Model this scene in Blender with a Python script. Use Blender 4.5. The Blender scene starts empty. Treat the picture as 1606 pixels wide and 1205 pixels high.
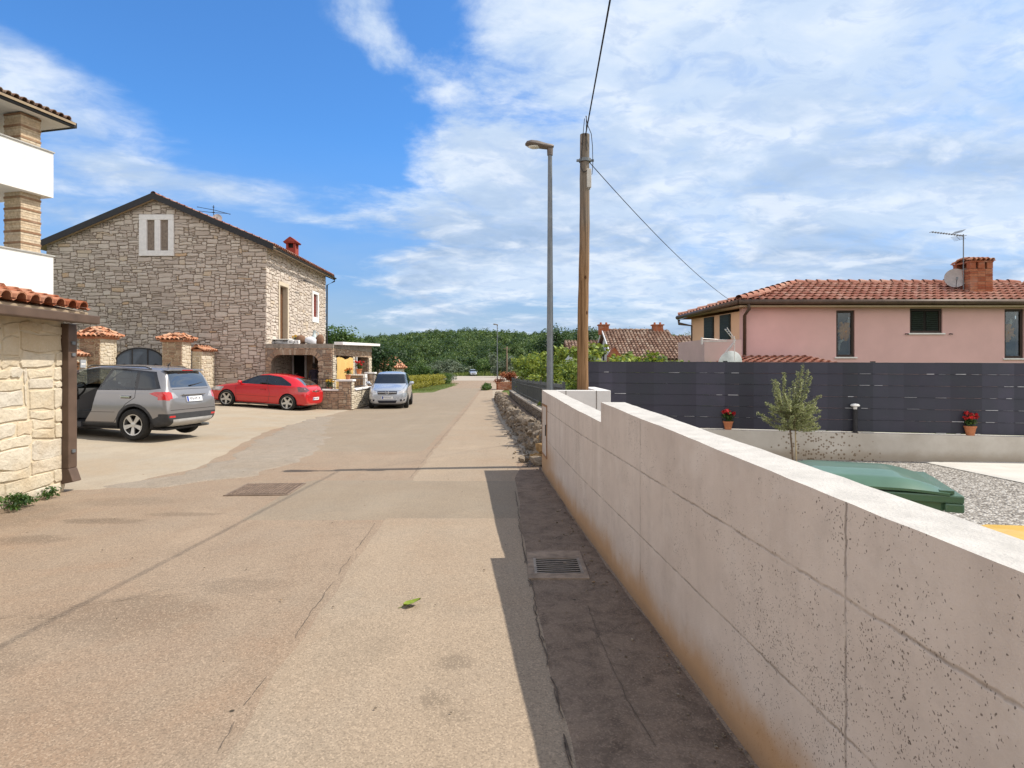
import bpy, bmesh, math, random
import numpy as np
from mathutils import Vector, Matrix, noise as mnoise
from mathutils.bvhtree import BVHTree
from math import radians, sin, cos, pi, sqrt

C = bpy.context.scene.collection
FOC, PU, PV, EYE = 970.0, 803.0, 577.0, 1.6
R = random.Random(7)


def at(u, v, y):
    """point at forward distance y seen at (u, v) of the photograph"""
    return ((u - PU) / FOC * y, y, EYE + (PV - v) / FOC * y)


def sm(a, b, t):
    k = min(1.0, max(0.0, (t - a) / (b - a)))
    return k * k * (3 - 2 * k)


def gh(x, y):
    """height of the road level"""
    if y < 12: h = 0.0
    elif y < 27: h = -0.2 * (y - 12) / 15
    elif y < 58: h = -0.2 - 0.2 * (y - 27) / 31
    else: h = -0.4
    return h + 0.24 * sm(-7.0, -12.5, x) * sm(8.5, 12.5, y) * sm(60, 35, y)


def hill(x, y):
    h = gh(x, y)
    if y > 165:
        t = y - 165
        h += 0.078 * t * sm(0, 40, t) if t < 300 else 0.078 * 300 + 0.01 * (t - 300)
        h += 2.2 * sin(x * 0.021 + 1.0) * sm(60, 240, t) + 1.5 * sin(x * 0.05 + y * 0.01) * sm(60, 240, t)
        h -= 0.03 * abs(x + 30) * sm(60, 240, t) * 0.5
    return h


# ---------------------------------------------------------------- objects
def tag(o, label=None, cat=None, group=None, kind=None):
    if label: o['label'] = label
    if cat: o['category'] = cat
    if group: o['group'] = group
    if kind: o['kind'] = kind
    return o


def thing(name, label, cat, loc=(0, 0, 0), rz=0.0, group=None):
    o = bpy.data.objects.new(name, None)
    C.objects.link(o)
    o.location = loc
    o.rotation_euler = (0, 0, rz)
    o.empty_display_size = 0.2
    return tag(o, label, cat, group)


def kids(o):
    return [c for c in C.objects if c.parent == o]


def copy_tree(o, parent=None):
    c = o.copy()
    C.objects.link(c)
    c.parent = parent
    for ch in kids(o):
        copy_tree(ch, c)
    return c


class MB:
    """collects shapes that become ONE mesh object"""

    def __init__(s):
        s.v, s.f, s.t, s.m = [], [], [], []

    def add(s, vs, fs, tone=0.5, mi=0):
        b = len(s.v)
        s.v += [tuple(p) for p in vs]
        for f in fs:
            s.f.append([b + i for i in f])
            s.t.append(tone)
            s.m.append(mi)

    def box(s, x0, y0, z0, x1, y1, z1, tone=0.5, mi=0):
        vs = [(x, y, z) for z in (z0, z1) for y in (y0, y1) for x in (x0, x1)]
        s.add(vs, [(0, 2, 3, 1), (4, 5, 7, 6), (0, 1, 5, 4), (2, 6, 7, 3), (0, 4, 6, 2), (1, 3, 7, 5)], tone, mi)

    def obox(s, c, size, rot=None, tone=0.5, mi=0):
        rot = rot or Matrix.Identity(3)
        h = Vector(size) / 2
        vs = [Vector(c) + rot @ Vector((sx * h.x, sy * h.y, sz * h.z)) for sz in (-1, 1) for sy in (-1, 1) for sx in (-1, 1)]
        s.add(vs, [(0, 2, 3, 1), (4, 5, 7, 6), (0, 1, 5, 4), (2, 6, 7, 3), (0, 4, 6, 2), (1, 3, 7, 5)], tone, mi)

    def tube(s, pts, r, n=8, caps=True, tone=0.5, mi=0):
        pts = [Vector(p) for p in pts]
        k = len(pts)
        rs = r if isinstance(r, (list, tuple)) else [r] * k
        vs, fs = [], []
        for i, p in enumerate(pts):
            d = (pts[min(i + 1, k - 1)] - pts[max(i - 1, 0)]).normalized()
            a = Vector((0, 0, 1)) if abs(d.z) < 0.9 else Vector((1, 0, 0))
            e1 = d.cross(a).normalized()
            e2 = d.cross(e1)
            for j in range(n):
                t = 2 * pi * j / n
                vs.append(p + (e1 * cos(t) + e2 * sin(t)) * rs[i])
        for i in range(k - 1):
            for j in range(n):
                a, b = i * n + j, i * n + (j + 1) % n
                fs.append((a, b, b + n, a + n))
        if caps:
            fs.append(tuple(range(n - 1, -1, -1)))
            fs.append(tuple(range((k - 1) * n, k * n)))
        s.add(vs, fs, tone, mi)

    def lathe(s, prof, n=16, c=(0, 0, 0), rot=None, tone=0.5, mi=0, caps=True):
        rot = rot or Matrix.Identity(3)
        vs, fs = [], []
        for r, z in prof:
            for j in range(n):
                t = 2 * pi * j / n
                vs.append(Vector(c) + rot @ Vector((r * cos(t), r * sin(t), z)))
        for i in range(len(prof) - 1):
            for j in range(n):
                a, b = i * n + j, i * n + (j + 1) % n
                fs.append((a, b, b + n, a + n))
        if caps and prof[0][0] > 1e-4: fs.append(tuple(range(n - 1, -1, -1)))
        if caps and prof[-1][0] > 1e-4: fs.append(tuple(range((len(prof) - 1) * n, len(prof) * n)))
        s.add(vs, fs, tone, mi)

    def prism(s, poly, o, a, b, d, tone=0.5, mi=0):
        """polygon (p, q) in the plane o + p*a + q*b, pushed along the vector d"""
        o, a, b, d = Vector(o), Vector(a), Vector(b), Vector(d)
        n = len(poly)
        vs = [o + a * p + b * q for p, q in poly] + [o + a * p + b * q + d for p, q in poly]
        fs = [tuple(range(n - 1, -1, -1)), tuple(range(n, 2 * n))]
        fs += [(i, (i + 1) % n, n + (i + 1) % n, n + i) for i in range(n)]
        s.add(vs, fs, tone, mi)

    def rock(s, c, size, seed, tone=0.5, mi=0, rough=0.35):
        bm = bmesh.new()
        bmesh.ops.create_icosphere(bm, subdivisions=2, radius=0.5)
        q = Vector((seed * 1.37, seed * 0.71, seed * 2.13))
        rz = Matrix.Rotation(seed * 2.4, 3, 'Z') @ Matrix.Rotation(sin(seed) * 0.25, 3, 'X')
        vs = []
        for v in bm.verts:
            p = v.co.copy()
            m = max(abs(p.x), abs(p.y), abs(p.z))
            p = p.lerp(p * (0.42 / m), 0.6)
            p *= 1 + rough * mnoise.noise(v.co * 2.2 + q)
            p = Vector((p.x * size[0], p.y * size[1], p.z * size[2]))
            vs.append(Vector(c) + rz @ p)
        fs = [[x.index for x in f.verts] for f in bm.faces]
        bm.free()
        s.add(vs, fs, tone, mi)

    def build(s, name, mats, parent=None, smooth=False, origin=None, bevel=0.0, seg=2, ang=None):
        if not isinstance(mats, (list, tuple)): mats = [mats]
        o = Vector(origin) if origin is not None else Vector((0, 0, 0))
        me = bpy.data.meshes.new(name)
        me.from_pydata([(p[0] - o.x, p[1] - o.y, p[2] - o.z) for p in s.v], [], s.f)
        for m in mats: me.materials.append(m)
        me.polygons.foreach_set('material_index', s.m)
        at_ = me.attributes.new('tone', 'FLOAT', 'FACE')
        at_.data.foreach_set('value', s.t)
        if bevel:
            bm = bmesh.new()
            bm.from_mesh(me)
            es = [e for e in bm.edges if len(e.link_faces) == 2 and e.calc_face_angle(0) > 0.5]
            bmesh.ops.bevel(bm, geom=es, offset=bevel, segments=seg, affect='EDGES', profile=0.5)
            bm.to_mesh(me)
            bm.free()
        if smooth:
            me.polygons.foreach_set('use_smooth', [True] * len(me.polygons))
            if ang:
                me.set_sharp_from_angle(angle=ang)
        me.update()
        ob = bpy.data.objects.new(name, me)
        C.objects.link(ob)
        ob.location = o
        if parent: ob.parent = parent
        return ob


def mesh_np(name, V, F, tone, mat, parent=None, smooth=False):
    """fast mesh from arrays: V (n,3), F (m,k)"""
    me = bpy.data.meshes.new(name)
    n, (m, k) = len(V), F.shape
    me.vertices.add(n)
    me.vertices.foreach_set('co', np.ascontiguousarray(V, dtype=np.float32).ravel())
    me.loops.add(m * k)
    me.loops.foreach_set('vertex_index', np.ascontiguousarray(F, dtype=np.int32).ravel())
    me.polygons.add(m)
    me.polygons.foreach_set('loop_start', np.arange(0, m * k, k, dtype=np.int32))
    me.polygons.foreach_set('loop_total', np.full(m, k, dtype=np.int32))
    if smooth: me.polygons.foreach_set('use_smooth', np.ones(m, dtype=bool))
    me.update(calc_edges=True)
    a = me.attributes.new('tone', 'FLOAT', 'FACE')
    a.data.foreach_set('value', np.ascontiguousarray(tone, dtype=np.float32))
    me.materials.append(mat)
    ob = bpy.data.objects.new(name, me)
    C.objects.link(ob)
    if parent: ob.parent = parent
    return ob


def strip(name, rows, mat, zoff=0.0, nx=24, dy=0.5, wob=0.0, hf=gh, label=None, kind='structure', seed=0.0):
    """ground sheet between a left and a right edge given at a few distances"""
    ys = []
    for (a, *_), (b, *_) in zip(rows, rows[1:]):
        n = max(1, int((b - a) / (dy if a < 40 else dy * 6)))
        ys += [a + (b - a) * i / n for i in range(n)]
    ys.append(rows[-1][0])
    vs, fs = [], []
    for jy, y in enumerate(ys):
        for (a, l0, r0), (b, l1, r1) in zip(rows, rows[1:]):
            if a <= y <= b:
                t = (y - a) / (b - a)
                l, r = l0 + (l1 - l0) * t, r0 + (r1 - r0) * t
                break
        l += wob * mnoise.noise(Vector((y * 1.7, seed, 0)))
        r += wob * mnoise.noise(Vector((y * 1.7, seed + 9, 0)))
        for i in range(nx + 1):
            x = l + (r - l) * i / nx
            edge = zoff > 0 and (i in (0, nx) or jy in (0, len(ys) - 1))
            vs.append((x, y, hf(x, y) + (-0.004 if edge else zoff)))
    w = nx + 1
    for j in range(len(ys) - 1):
        for i in range(nx):
            a = j * w + i
            fs.append((a, a + 1, a + 1 + w, a + w))
    m = MB()
    m.add(vs, fs)
    o = m.build(name, mat, smooth=True)
    return tag(o, label, None, None, kind)


# ---------------------------------------------------------------- materials
class Mat:
    def __init__(s, name, base=(0.5, 0.5, 0.5), rough=0.7, metal=0.0, spec=0.3, coat=0.0):
        s.mat = bpy.data.materials.new(name)
        s.mat.use_nodes = True
        s.nt = s.mat.node_tree
        s.b = s.nt.nodes['Principled BSDF']
        s.out = s.nt.nodes['Material Output']
        s.set('Base Color', (*base, 1))
        s.set('Roughness', rough)
        s.set('Metallic', metal)
        s.set('Specular IOR Level', spec)
        if coat:
            s.set('Coat Weight', coat)
            s.set('Coat Roughness', 0.05)
        s._pos = None

    def n(s, t, **k):
        nd = s.nt.nodes.new(t)
        for a, b in k.items(): setattr(nd, a, b)
        return nd

    def link(s, a, b):
        if isinstance(a, bpy.types.NodeSocket): s.nt.links.new(a, b)
        else:
            try: b.default_value = a
            except Exception: b.default_value = (*a, 1)

    def set(s, k, v): s.link(v, s.b.inputs[k])

    def pos(s):
        if s._pos is None: s._pos = s.n('ShaderNodeNewGeometry').outputs['Position']
        return s._pos

    def obj(s): return s.n('ShaderNodeTexCoord').outputs['Object']

    def tone(s):
        a = s.n('ShaderNodeAttribute', attribute_name='tone')
        return a.outputs['Fac']

    def scale(s, vec, sc, loc=(0, 0, 0), rot=(0, 0, 0)):
        m = s.n('ShaderNodeMapping')
        s.link(vec, m.inputs['Vector'])
        m.inputs['Scale'].default_value = sc
        m.inputs['Location'].default_value = loc
        m.inputs['Rotation'].default_value = rot
        return m.outputs[0]

    def noise(s, sc, det=4.0, ro=0.55, vec=None, dist=0.0):
        t = s.n('ShaderNodeTexNoise')
        s.link(vec if vec is not None else s.pos(), t.inputs['Vector'])
        t.inputs['Scale'].default_value = sc
        t.inputs['Detail'].default_value = det
        t.inputs['Roughness'].default_value = ro
        t.inputs['Distortion'].default_value = dist
        return t.outputs['Fac']

    def vor(s, sc, vec=None, feat='F1', out='Distance', rnd=1.0):
        t = s.n('ShaderNodeTexVoronoi', feature=feat)
        s.link(vec if vec is not None else s.pos(), t.inputs['Vector'])
        t.inputs['Scale'].default_value = sc
        t.inputs['Randomness'].default_value = rnd
        return t.outputs[out]

    def ramp(s, f, stops, interp='LINEAR'):
        r = s.n('ShaderNodeValToRGB')
        r.color_ramp.interpolation = interp
        e = r.color_ramp.elements
        while len(e) < len(stops): e.new(0.5)
        for el, (p, c) in zip(e, stops):
            el.position = p
            el.color = (c, c, c, 1) if isinstance(c, (int, float)) else (*c, 1)
        s.link(f, r.inputs['Fac'])
        return r.outputs['Color']

    def mix(s, f, a, b, mode='MIX'):
        m = s.n('ShaderNodeMix', data_type='RGBA', blend_type=mode)
        s.link(f, m.inputs[0])
        for v, i in ((a, 6), (b, 7)):
            if isinstance(v, tuple) and len(v) == 3: v = (*v, 1)
            s.link(v, m.inputs[i])
        return m.outputs[2]

    def math(s, op, a, b=None, c=None):
        m = s.n('ShaderNodeMath', operation=op)
        s.link(a, m.inputs[0])
        if b is not None: s.link(b, m.inputs[1])
        if c is not None: s.link(c, m.inputs[2])
        return m.outputs[0]

    def step(s, v, a, b):
        """smooth 0..1 as v runs from a to b"""
        m = s.n('ShaderNodeMapRange', interpolation_type='SMOOTHSTEP')
        s.link(v, m.inputs[0])
        for i, q in ((1, a), (2, b), (3, 0.0), (4, 1.0)):
            if a > b and i in (1, 2): q = b if i == 1 else a
            if a > b and i in (3, 4): q = 1.0 if i == 3 else 0.0
            m.inputs[i].default_value = q
        return m.outputs[0]

    def xyz(s, vec=None):
        x = s.n('ShaderNodeSeparateXYZ')
        s.link(vec if vec is not None else s.pos(), x.inputs[0])
        return x.outputs

    def bump(s, h, st=0.5, d=0.01):
        b = s.n('ShaderNodeBump')
        b.inputs['Strength'].default_value = st
        b.inputs['Distance'].default_value = d
        s.link(h, b.inputs['Height'])
        s.set('Normal', b.outputs[0])
        return b


def plain(name, base, rough=0.6, metal=0.0, var=0.15, nsc=6.0, bump=0.0, bsc=60.0, coat=0.0, spec=0.3, obj=False):
    m = Mat(name, base, rough, metal, spec, coat)
    v = m.obj() if obj else m.pos()
    f = m.noise(nsc, 5, 0.6, v)
    lo = tuple(c * (1 - var) for c in base)
    hi = tuple(min(1, c * (1 + var)) for c in base)
    m.set('Base Color', m.ramp(f, [(0.3, lo), (0.7, hi)]))
    if bump: m.bump(m.noise(bsc, 4, 0.6, v), bump, 0.01)
    return m.mat


def stone_mat(name, stops, bscale=30.0, bst=0.6, grime=None, gsc=1.2):
    m = Mat(name, rough=0.9, spec=0.15)
    c = m.ramp(m.tone(), stops)
    c = m.mix(m.ramp(m.noise(9, 6, 0.65), [(0.3, 0.0), (0.75, 0.65)]), c, tuple(x * 0.72 for x in stops[len(stops) // 2][1]))
    c = m.mix(m.ramp(m.noise(45, 3, 0.6), [(0.45, 0.0), (0.75, 0.35)]), c, (0.62, 0.58, 0.5))
    if grime: c = m.mix(m.ramp(m.noise(gsc, 5, 0.6), [(0.48, 0.0), (0.7, 0.5)]), c, grime)
    m.set('Base Color', c)
    m.bump(m.math('ADD', m.noise(bscale, 6, 0.65), m.math('MULTIPLY', m.noise(bscale * 0.25, 3, 0.5), 1.5)), bst, 0.02)
    return m.mat


def leaf_mat(name, lo, mid, hi, trans=0.3, rough=0.55):
    m = Mat(name, mid, rough, 0, 0.25)
    c = m.ramp(m.tone(), [(0.0, lo), (0.5, mid), (1.0, hi)])
    m.set('Base Color', c)
    t = m.n('ShaderNodeBsdfTranslucent')
    m.link(m.mix(0.5, c, (hi[0] * 1.2, hi[1] * 1.25, hi[2] * 0.7)), t.inputs[0])
    x = m.n('ShaderNodeMixShader')
    x.inputs[0].default_value = trans
    m.nt.links.new(m.b.outputs[0], x.inputs[1])
    m.nt.links.new(t.outputs[0], x.inputs[2])
    m.nt.links.new(x.outputs[0], m.out.inputs[0])
    return m.mat


def glass_mat(name, tint, refl=1.0, rough=0.02):
    m = Mat(name)
    tr = m.n('ShaderNodeBsdfTransparent')
    tr.inputs[0].default_value = (*tint, 1)
    gl = m.n('ShaderNodeBsdfGlossy')
    gl.inputs['Roughness'].default_value = rough
    gl.inputs[0].default_value = (0.9, 0.95, 1, 1)
    fr = m.n('ShaderNodeFresnel')
    fr.inputs[0].default_value = 1.55
    x = m.n('ShaderNodeMixShader')
    m.nt.links.new(m.math('MULTIPLY_ADD', fr.outputs[0], refl, 0.04), x.inputs[0])
    m.nt.links.new(tr.outputs[0], x.inputs[1])
    m.nt.links.new(gl.outputs[0], x.inputs[2])
    m.nt.links.new(x.outputs[0], m.out.inputs[0])
    return m.mat


def tile_mat(name, stops):
    m = Mat(name, rough=0.85, spec=0.15)
    c = m.ramp(m.tone(), stops)
    c = m.mix(m.ramp(m.noise(14, 5, 0.6), [(0.35, 0.0), (0.75, 0.6)]), c, tuple(x * 0.6 for x in stops[0][1]))
    c = m.mix(m.ramp(m.noise(3.5, 4, 0.6), [(0.5, 0.0), (0.75, 0.35)]), c, (0.55, 0.46, 0.38))
    m.set('Base Color', c)
    m.bump(m.noise(60, 4, 0.6), 0.3, 0.01)
    return m.mat


# ---------------------------------------------------------------- masonry, tiles, leaves
def stones(mb, o, ud, vd, nd, W, H, cell, wr, hr, inside=None, depth=0.03, gap=0.012, jit=0.012, seed=1, tone=(0, 1), mi=0, cap=None, warp=0.032):
    """irregular stone facing laid over a wall plane; inside(u, v) keeps it out of openings"""
    rg = random.Random(seed)
    o, ud, vd, nd = Vector(o), Vector(ud), Vector(vd), Vector(nd)
    nx, nz = int(round(W / cell)), int(round(H / cell))
    occ = [[False] * nx for _ in range(nz)]
    if inside:
        for j in range(nz):
            for i in range(nx):
                if not inside((i + 0.5) * cell, (j + 0.5) * cell): occ[j][i] = True
    for j in range(nz):
        i = 0
        while i < nx:
            if occ[j][i]:
                i += 1
                continue
            w = rg.randint(*wr)
            h = rg.choice(hr)
            k = 0
            while k < w and i + k < nx and not occ[j][i + k]: k += 1
            w = k
            hh = 1
            while hh < h and j + hh < nz and all(not occ[j + hh][i + q] for q in range(w)): hh += 1
            for a in range(hh):
                for b in range(w): occ[j + a][i + b] = True
            u0, u1, v0, v1 = i * cell + gap / 2, (i + w) * cell - gap / 2, j * cell + gap / 2, (j + hh) * cell - gap / 2
            cu, cv = (u0 + u1) / 2, (v0 + v1) / 2
            g = min(cell * 0.35, 0.05) * rg.uniform(.5, 1.5)
            ring = [(u0 + g, v0), (cu, v0), (u1 - g, v0), (u1, v0 + g), (u1, v1 - g), (u1 - g, v1), (cu, v1), (u0 + g, v1), (u0, v1 - g), (u0, v0 + g)]
            pts = []
            for (p, q) in ring:
                wv = mnoise.noise(Vector((p * 2.3, q * 2.3, seed * 3.7)))
                wu = mnoise.noise(Vector((p * 2.3, q * 2.3, seed * 3.7 + 20)))
                p += rg.uniform(-jit, jit) + wu * warp * 0.8
                q += rg.uniform(-jit, jit) + wv * warp
                if cap: q = min(q, cap(p))
                pts.append((p, q))
            d = depth * rg.uniform(0.55, 1.0)
            b = min(0.03, cell * 0.2)
            tl = (rg.uniform(-0.25, 0.25), rg.uniform(-0.25, 0.25))
            vs = [o + ud * p + vd * q for p, q in pts]
            for p, q in pts:
                e = Vector((cu - p, cv - q))
                e = e.normalized() * min(b, e.length * 0.4) if e.length > 1e-6 else e
                dd = d * (1 + tl[0] * (p - cu) / max(0.05, u1 - u0) + tl[1] * (q - cv) / max(0.05, v1 - v0)) * rg.uniform(0.9, 1.05)
                vs.append(o + ud * (p + e.x) + vd * (q + e.y) + nd * dd)
            vs.append(o + ud * cu + vd * cv + nd * d * rg.uniform(1.0, 1.25))
            n = len(pts)
            fs = [(a, (a + 1) % n, n + (a + 1) % n, n + a) for a in range(n)]
            fs += [(n + a, n + (a + 1) % n, 2 * n) for a in range(n)]
            mb.add(vs, fs, rg.uniform(*tone), mi)
            i += w


def tiles(mb, o, sd, td, nd, W, L, inside=None, pitch=0.21, course=0.36, r=0.085, seed=1, tone=(0, 1), mi=0, base=True, seg=5):
    """rows of half-round roof tiles from the eave (t=0) up the slope"""
    rg = random.Random(seed)
    o, sd, td, nd = Vector(o), Vector(sd), Vector(td), Vector(nd)
    nx, nt = int(W / pitch), int(math.ceil(L / course))
    for j in range(nt):
        for i in range(nx):
            s0 = (i + 0.5) * pitch
            t0 = j * course
            if inside and not inside(s0, t0 + course * 0.5): continue
            tn = rg.uniform(*tone)
            vs, fs = [], []
            ds = rg.uniform(-0.008, 0.008)
            t1 = min(t0 + course * 1.12, L + 0.05)
            for (t, rr, up) in ((t0, r * 1.08, 0.045), (t1, r * 0.9, 0.008)):
                for k in range(seg + 1):
                    a = pi * k / seg
                    vs.append(o + sd * (s0 + ds - cos(a) * rr) + td * t + nd * (up + sin(a) * rr))
            for k in range(seg):
                fs.append((k, k + 1, seg + 2 + k, seg + 1 + k))
            # hollow lower end drawn as a thick lip
            b = len(vs)
            for k in range(seg + 1):
                a = pi * k / seg
                vs.append(o + sd * (s0 + ds - cos(a) * r * 0.86) + td * (t0 + 0.002) + nd * (0.045 + sin(a) * r * 0.86))
            for k in range(seg): fs.append((k, b + k, b + k + 1, k + 1))
            mb.add(vs, fs, tn, mi)
            if base:
                # the channel tile between two covers
                p0, p1 = s0 + r * 0.7, s0 + pitch - r * 0.7
                q = [o + sd * p0 + td * t0 + nd * 0.04, o + sd * (p0 + p1) / 2 + td * t0 + nd * 0.012, o + sd * p1 + td * t0 + nd * 0.04,
                     o + sd * p0 + td * t1 + nd * 0.015, o + sd * (p0 + p1) / 2 + td * t1 + nd * -0.01, o + sd * p1 + td * t1 + nd * 0.015]
                mb.add(q, [(0, 1, 4, 3), (1, 2, 5, 4)], rg.uniform(*tone), mi)


def ridge_caps(mb, a, b, r=0.11, step=0.36, seed=3, mi=0):
    a, b = Vector(a), Vector(b)
    d = b - a
    n = max(1, int(d.length / step))
    d.normalize()
    e1 = d.cross(Vector((0, 0, 1))).normalized()
    e2 = e1.cross(d)
    rg = random.Random(seed)
    for i in range(n):
        vs, fs = [], []
        for t, rr, up in ((i * step, r * 1.08, 0.03), ((i + 1.12) * step, r * 0.92, 0.0)):
            for k in range(7):
                w = pi * k / 6
                vs.append(a + d * t - e1 * cos(w) * rr + e2 * (up + sin(w) * rr))
        for k in range(6): fs.append((k, k + 1, 8 + k, 7 + k))
        mb.add(vs, fs, rg.uniform(0, 1), mi)


def leaf_cloud(pts, size, asp, seed, up=0.3, out=None, tone=None, clump=None):
    """leaf-shaped quads at the points: returns V, F, tone"""
    rg = np.random.default_rng(seed)
    n = len(pts)
    nrm = rg.normal(size=(n, 3))
    nrm[:, 2] = np.abs(nrm[:, 2]) + up
    if out is not None: nrm += out * 0.8
    nrm /= np.linalg.norm(nrm, axis=1)[:, None]
    a = np.cross(nrm, rg.normal(size=(n, 3)))
    a /= np.linalg.norm(a, axis=1)[:, None] + 1e-9
    b = np.cross(nrm, a)
    s = size * rg.uniform(0.6, 1.3, (n, 1))
    V = np.empty((n, 4, 3))
    V[:, 0] = pts - a * s
    V[:, 1] = pts + b * s * asp + nrm * s * 0.15
    V[:, 2] = pts + a * s
    V[:, 3] = pts - b * s * asp + nrm * s * 0.15
    F = np.arange(n * 4).reshape(n, 4)
    t = rg.uniform(0, 1, n) if tone is None else np.clip(tone + rg.normal(0, 0.16, n), 0, 1)
    return V.reshape(-1, 3), F, t


def crown(name, lobes, n, size, mat, parent=None, asp=0.45, seed=1, fill=0.55, zmin=None):
    """foliage of a tree, shrub or hedge: leaves spread through ragged lobes"""
    rg = np.random.default_rng(seed)
    L = np.array(lobes, dtype=float)
    w = L[:, 3] * L[:, 4] * L[:, 5]
    w = w ** 0.75
    idx = rg.choice(len(L), n, p=w / w.sum())
    d = rg.normal(size=(n, 3))
    d /= np.linalg.norm(d, axis=1)[:, None]
    rad = rg.uniform(0, 1, n) ** fill
    ang = np.sin(d[:, 0] * 5 + idx * 1.7) * np.cos(d[:, 1] * 4 + idx) * 0.18 + np.sin(d[:, 2] * 7 + idx * 0.6) * 0.1
    rad = rad * (1 + ang)
    p = L[idx, :3] + d * rad[:, None] * L[idx, 3:6]
    if zmin is not None: p[:, 2] = np.maximum(p[:, 2], zmin + rg.uniform(0, 0.06, n))
    tone = 0.38 + 0.22 * np.sin(idx * 2.399 + seed) + 0.12 * rg.normal(size=n)
    V, F, t = leaf_cloud(p, size, asp, seed + 5, out=d, tone=tone)
    return mesh_np(name, V, F, t, mat, parent)


def box_lobes(x0, y0, z0, x1, y1, z1, step, rad, seed=1):
    rg = random.Random(seed)
    out = []
    nx, ny, nz = (max(1, int(round((b - a) / step))) for a, b in ((x0, x1), (y0, y1), (z0, z1)))
    for i in range(nx):
        for j in range(ny):
            for k in range(nz):
                out.append((x0 + (x1 - x0) * (i + 0.5) / nx + rg.uniform(-.1, .1) * step, y0 + (y1 - y0) * (j + 0.5) / ny + rg.uniform(-.1, .1) * step,
                            z0 + (z1 - z0) * (k + 0.5) / nz + rg.uniform(-.12, .12) * step, rad, rad, rad))
    return out


def tree(name, label, base, h, cw, n, size, mat, bark, group=None, seed=1, trunk_h=0.35, asp=0.5, cat='tree'):
    """tapered trunk with limbs and a ragged crown"""
    rg = random.Random(seed)
    t = thing(name, label, cat, base, rg.uniform(0, 6), group)
    m = MB()
    r0 = 0.03 * h * 0.55
    m.tube([(0, 0, -0.1), (0.02 * h, 0, h * trunk_h * 0.6), (0, 0.02 * h, h * trunk_h), (0.02 * h, 0, h * 0.75)], [r0, r0 * 0.8, r0 * 0.65, r0 * 0.2], 7)
    lobes = []
    for i in range(9):
        a = i * 2.4 + rg.uniform(-.3, .3)
        rr = cw * 0.5 * rg.uniform(0.35, 0.72)
        z = h * (trunk_h + (0.92 - trunk_h) * rg.uniform(0.15, 0.85))
        e = (cos(a) * rr, sin(a) * rr, z)
        m.tube([(0, 0, h * trunk_h * 0.9), (e[0] * 0.5, e[1] * 0.5, (h * trunk_h + z) / 2), e], [r0 * 0.5, r0 * 0.3, r0 * 0.1], 5)
        lobes.append((*e, cw * rg.uniform(.17, .28), cw * rg.uniform(.17, .28), h * rg.uniform(.12, .2)))
    lobes.append((0, 0, h * 0.8, cw * .28, cw * .28, h * .2))
    lobes.append((0, 0, h * 0.6, cw * .36, cw * .36, h * .22))
    m.build('trunk', bark, t, smooth=True)
    crown('crown', lobes, n, size, mat, t, asp, seed)
    return t
# ================================================================ camera, light, sky
SUN_EL, SUN_AZ = radians(54.0), radians(5.7)      # azimuth measured from +X towards +Y
cam_d = bpy.data.cameras.new('camera')
cam = bpy.data.objects.new('camera', cam_d)
C.objects.link(cam)
cam.location = (0, 0, EYE)
cam.rotation_euler = (radians(90), 0, 0)
cam_d.sensor_width = 36
cam_d.lens = 36 * FOC / 1606
cam_d.shift_y = -(602.5 - PV) / 1606
cam_d.clip_start = 0.05
cam_d.clip_end = 5000
bpy.context.scene.camera = cam

sd = bpy.data.lights.new('sun', 'SUN')
sd.energy = 3.8
sd.angle = radians(0.5)
sd.color = (1.0, 0.93, 0.82)
sun = bpy.data.objects.new('sun', sd)
C.objects.link(sun)
sdir = Vector((cos(SUN_EL) * cos(SUN_AZ), cos(SUN_EL) * sin(SUN_AZ), sin(SUN_EL)))
sun.rotation_euler = (-sdir).to_track_quat('-Z', 'Y').to_euler()
sun.location = (20, 5, 30)

vs_ = bpy.context.scene.view_settings
vs_.view_transform = 'Standard'
vs_.look = 'None'
vs_.exposure = 0.54
vs_.gamma = 1.0
vs_.use_curve_mapping = False
cy = bpy.context.scene.cycles
cy.max_bounces = 6
cy.transparent_max_bounces = 10
cy.sample_clamp_indirect = 6.0
cy.use_denoising = True


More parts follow.
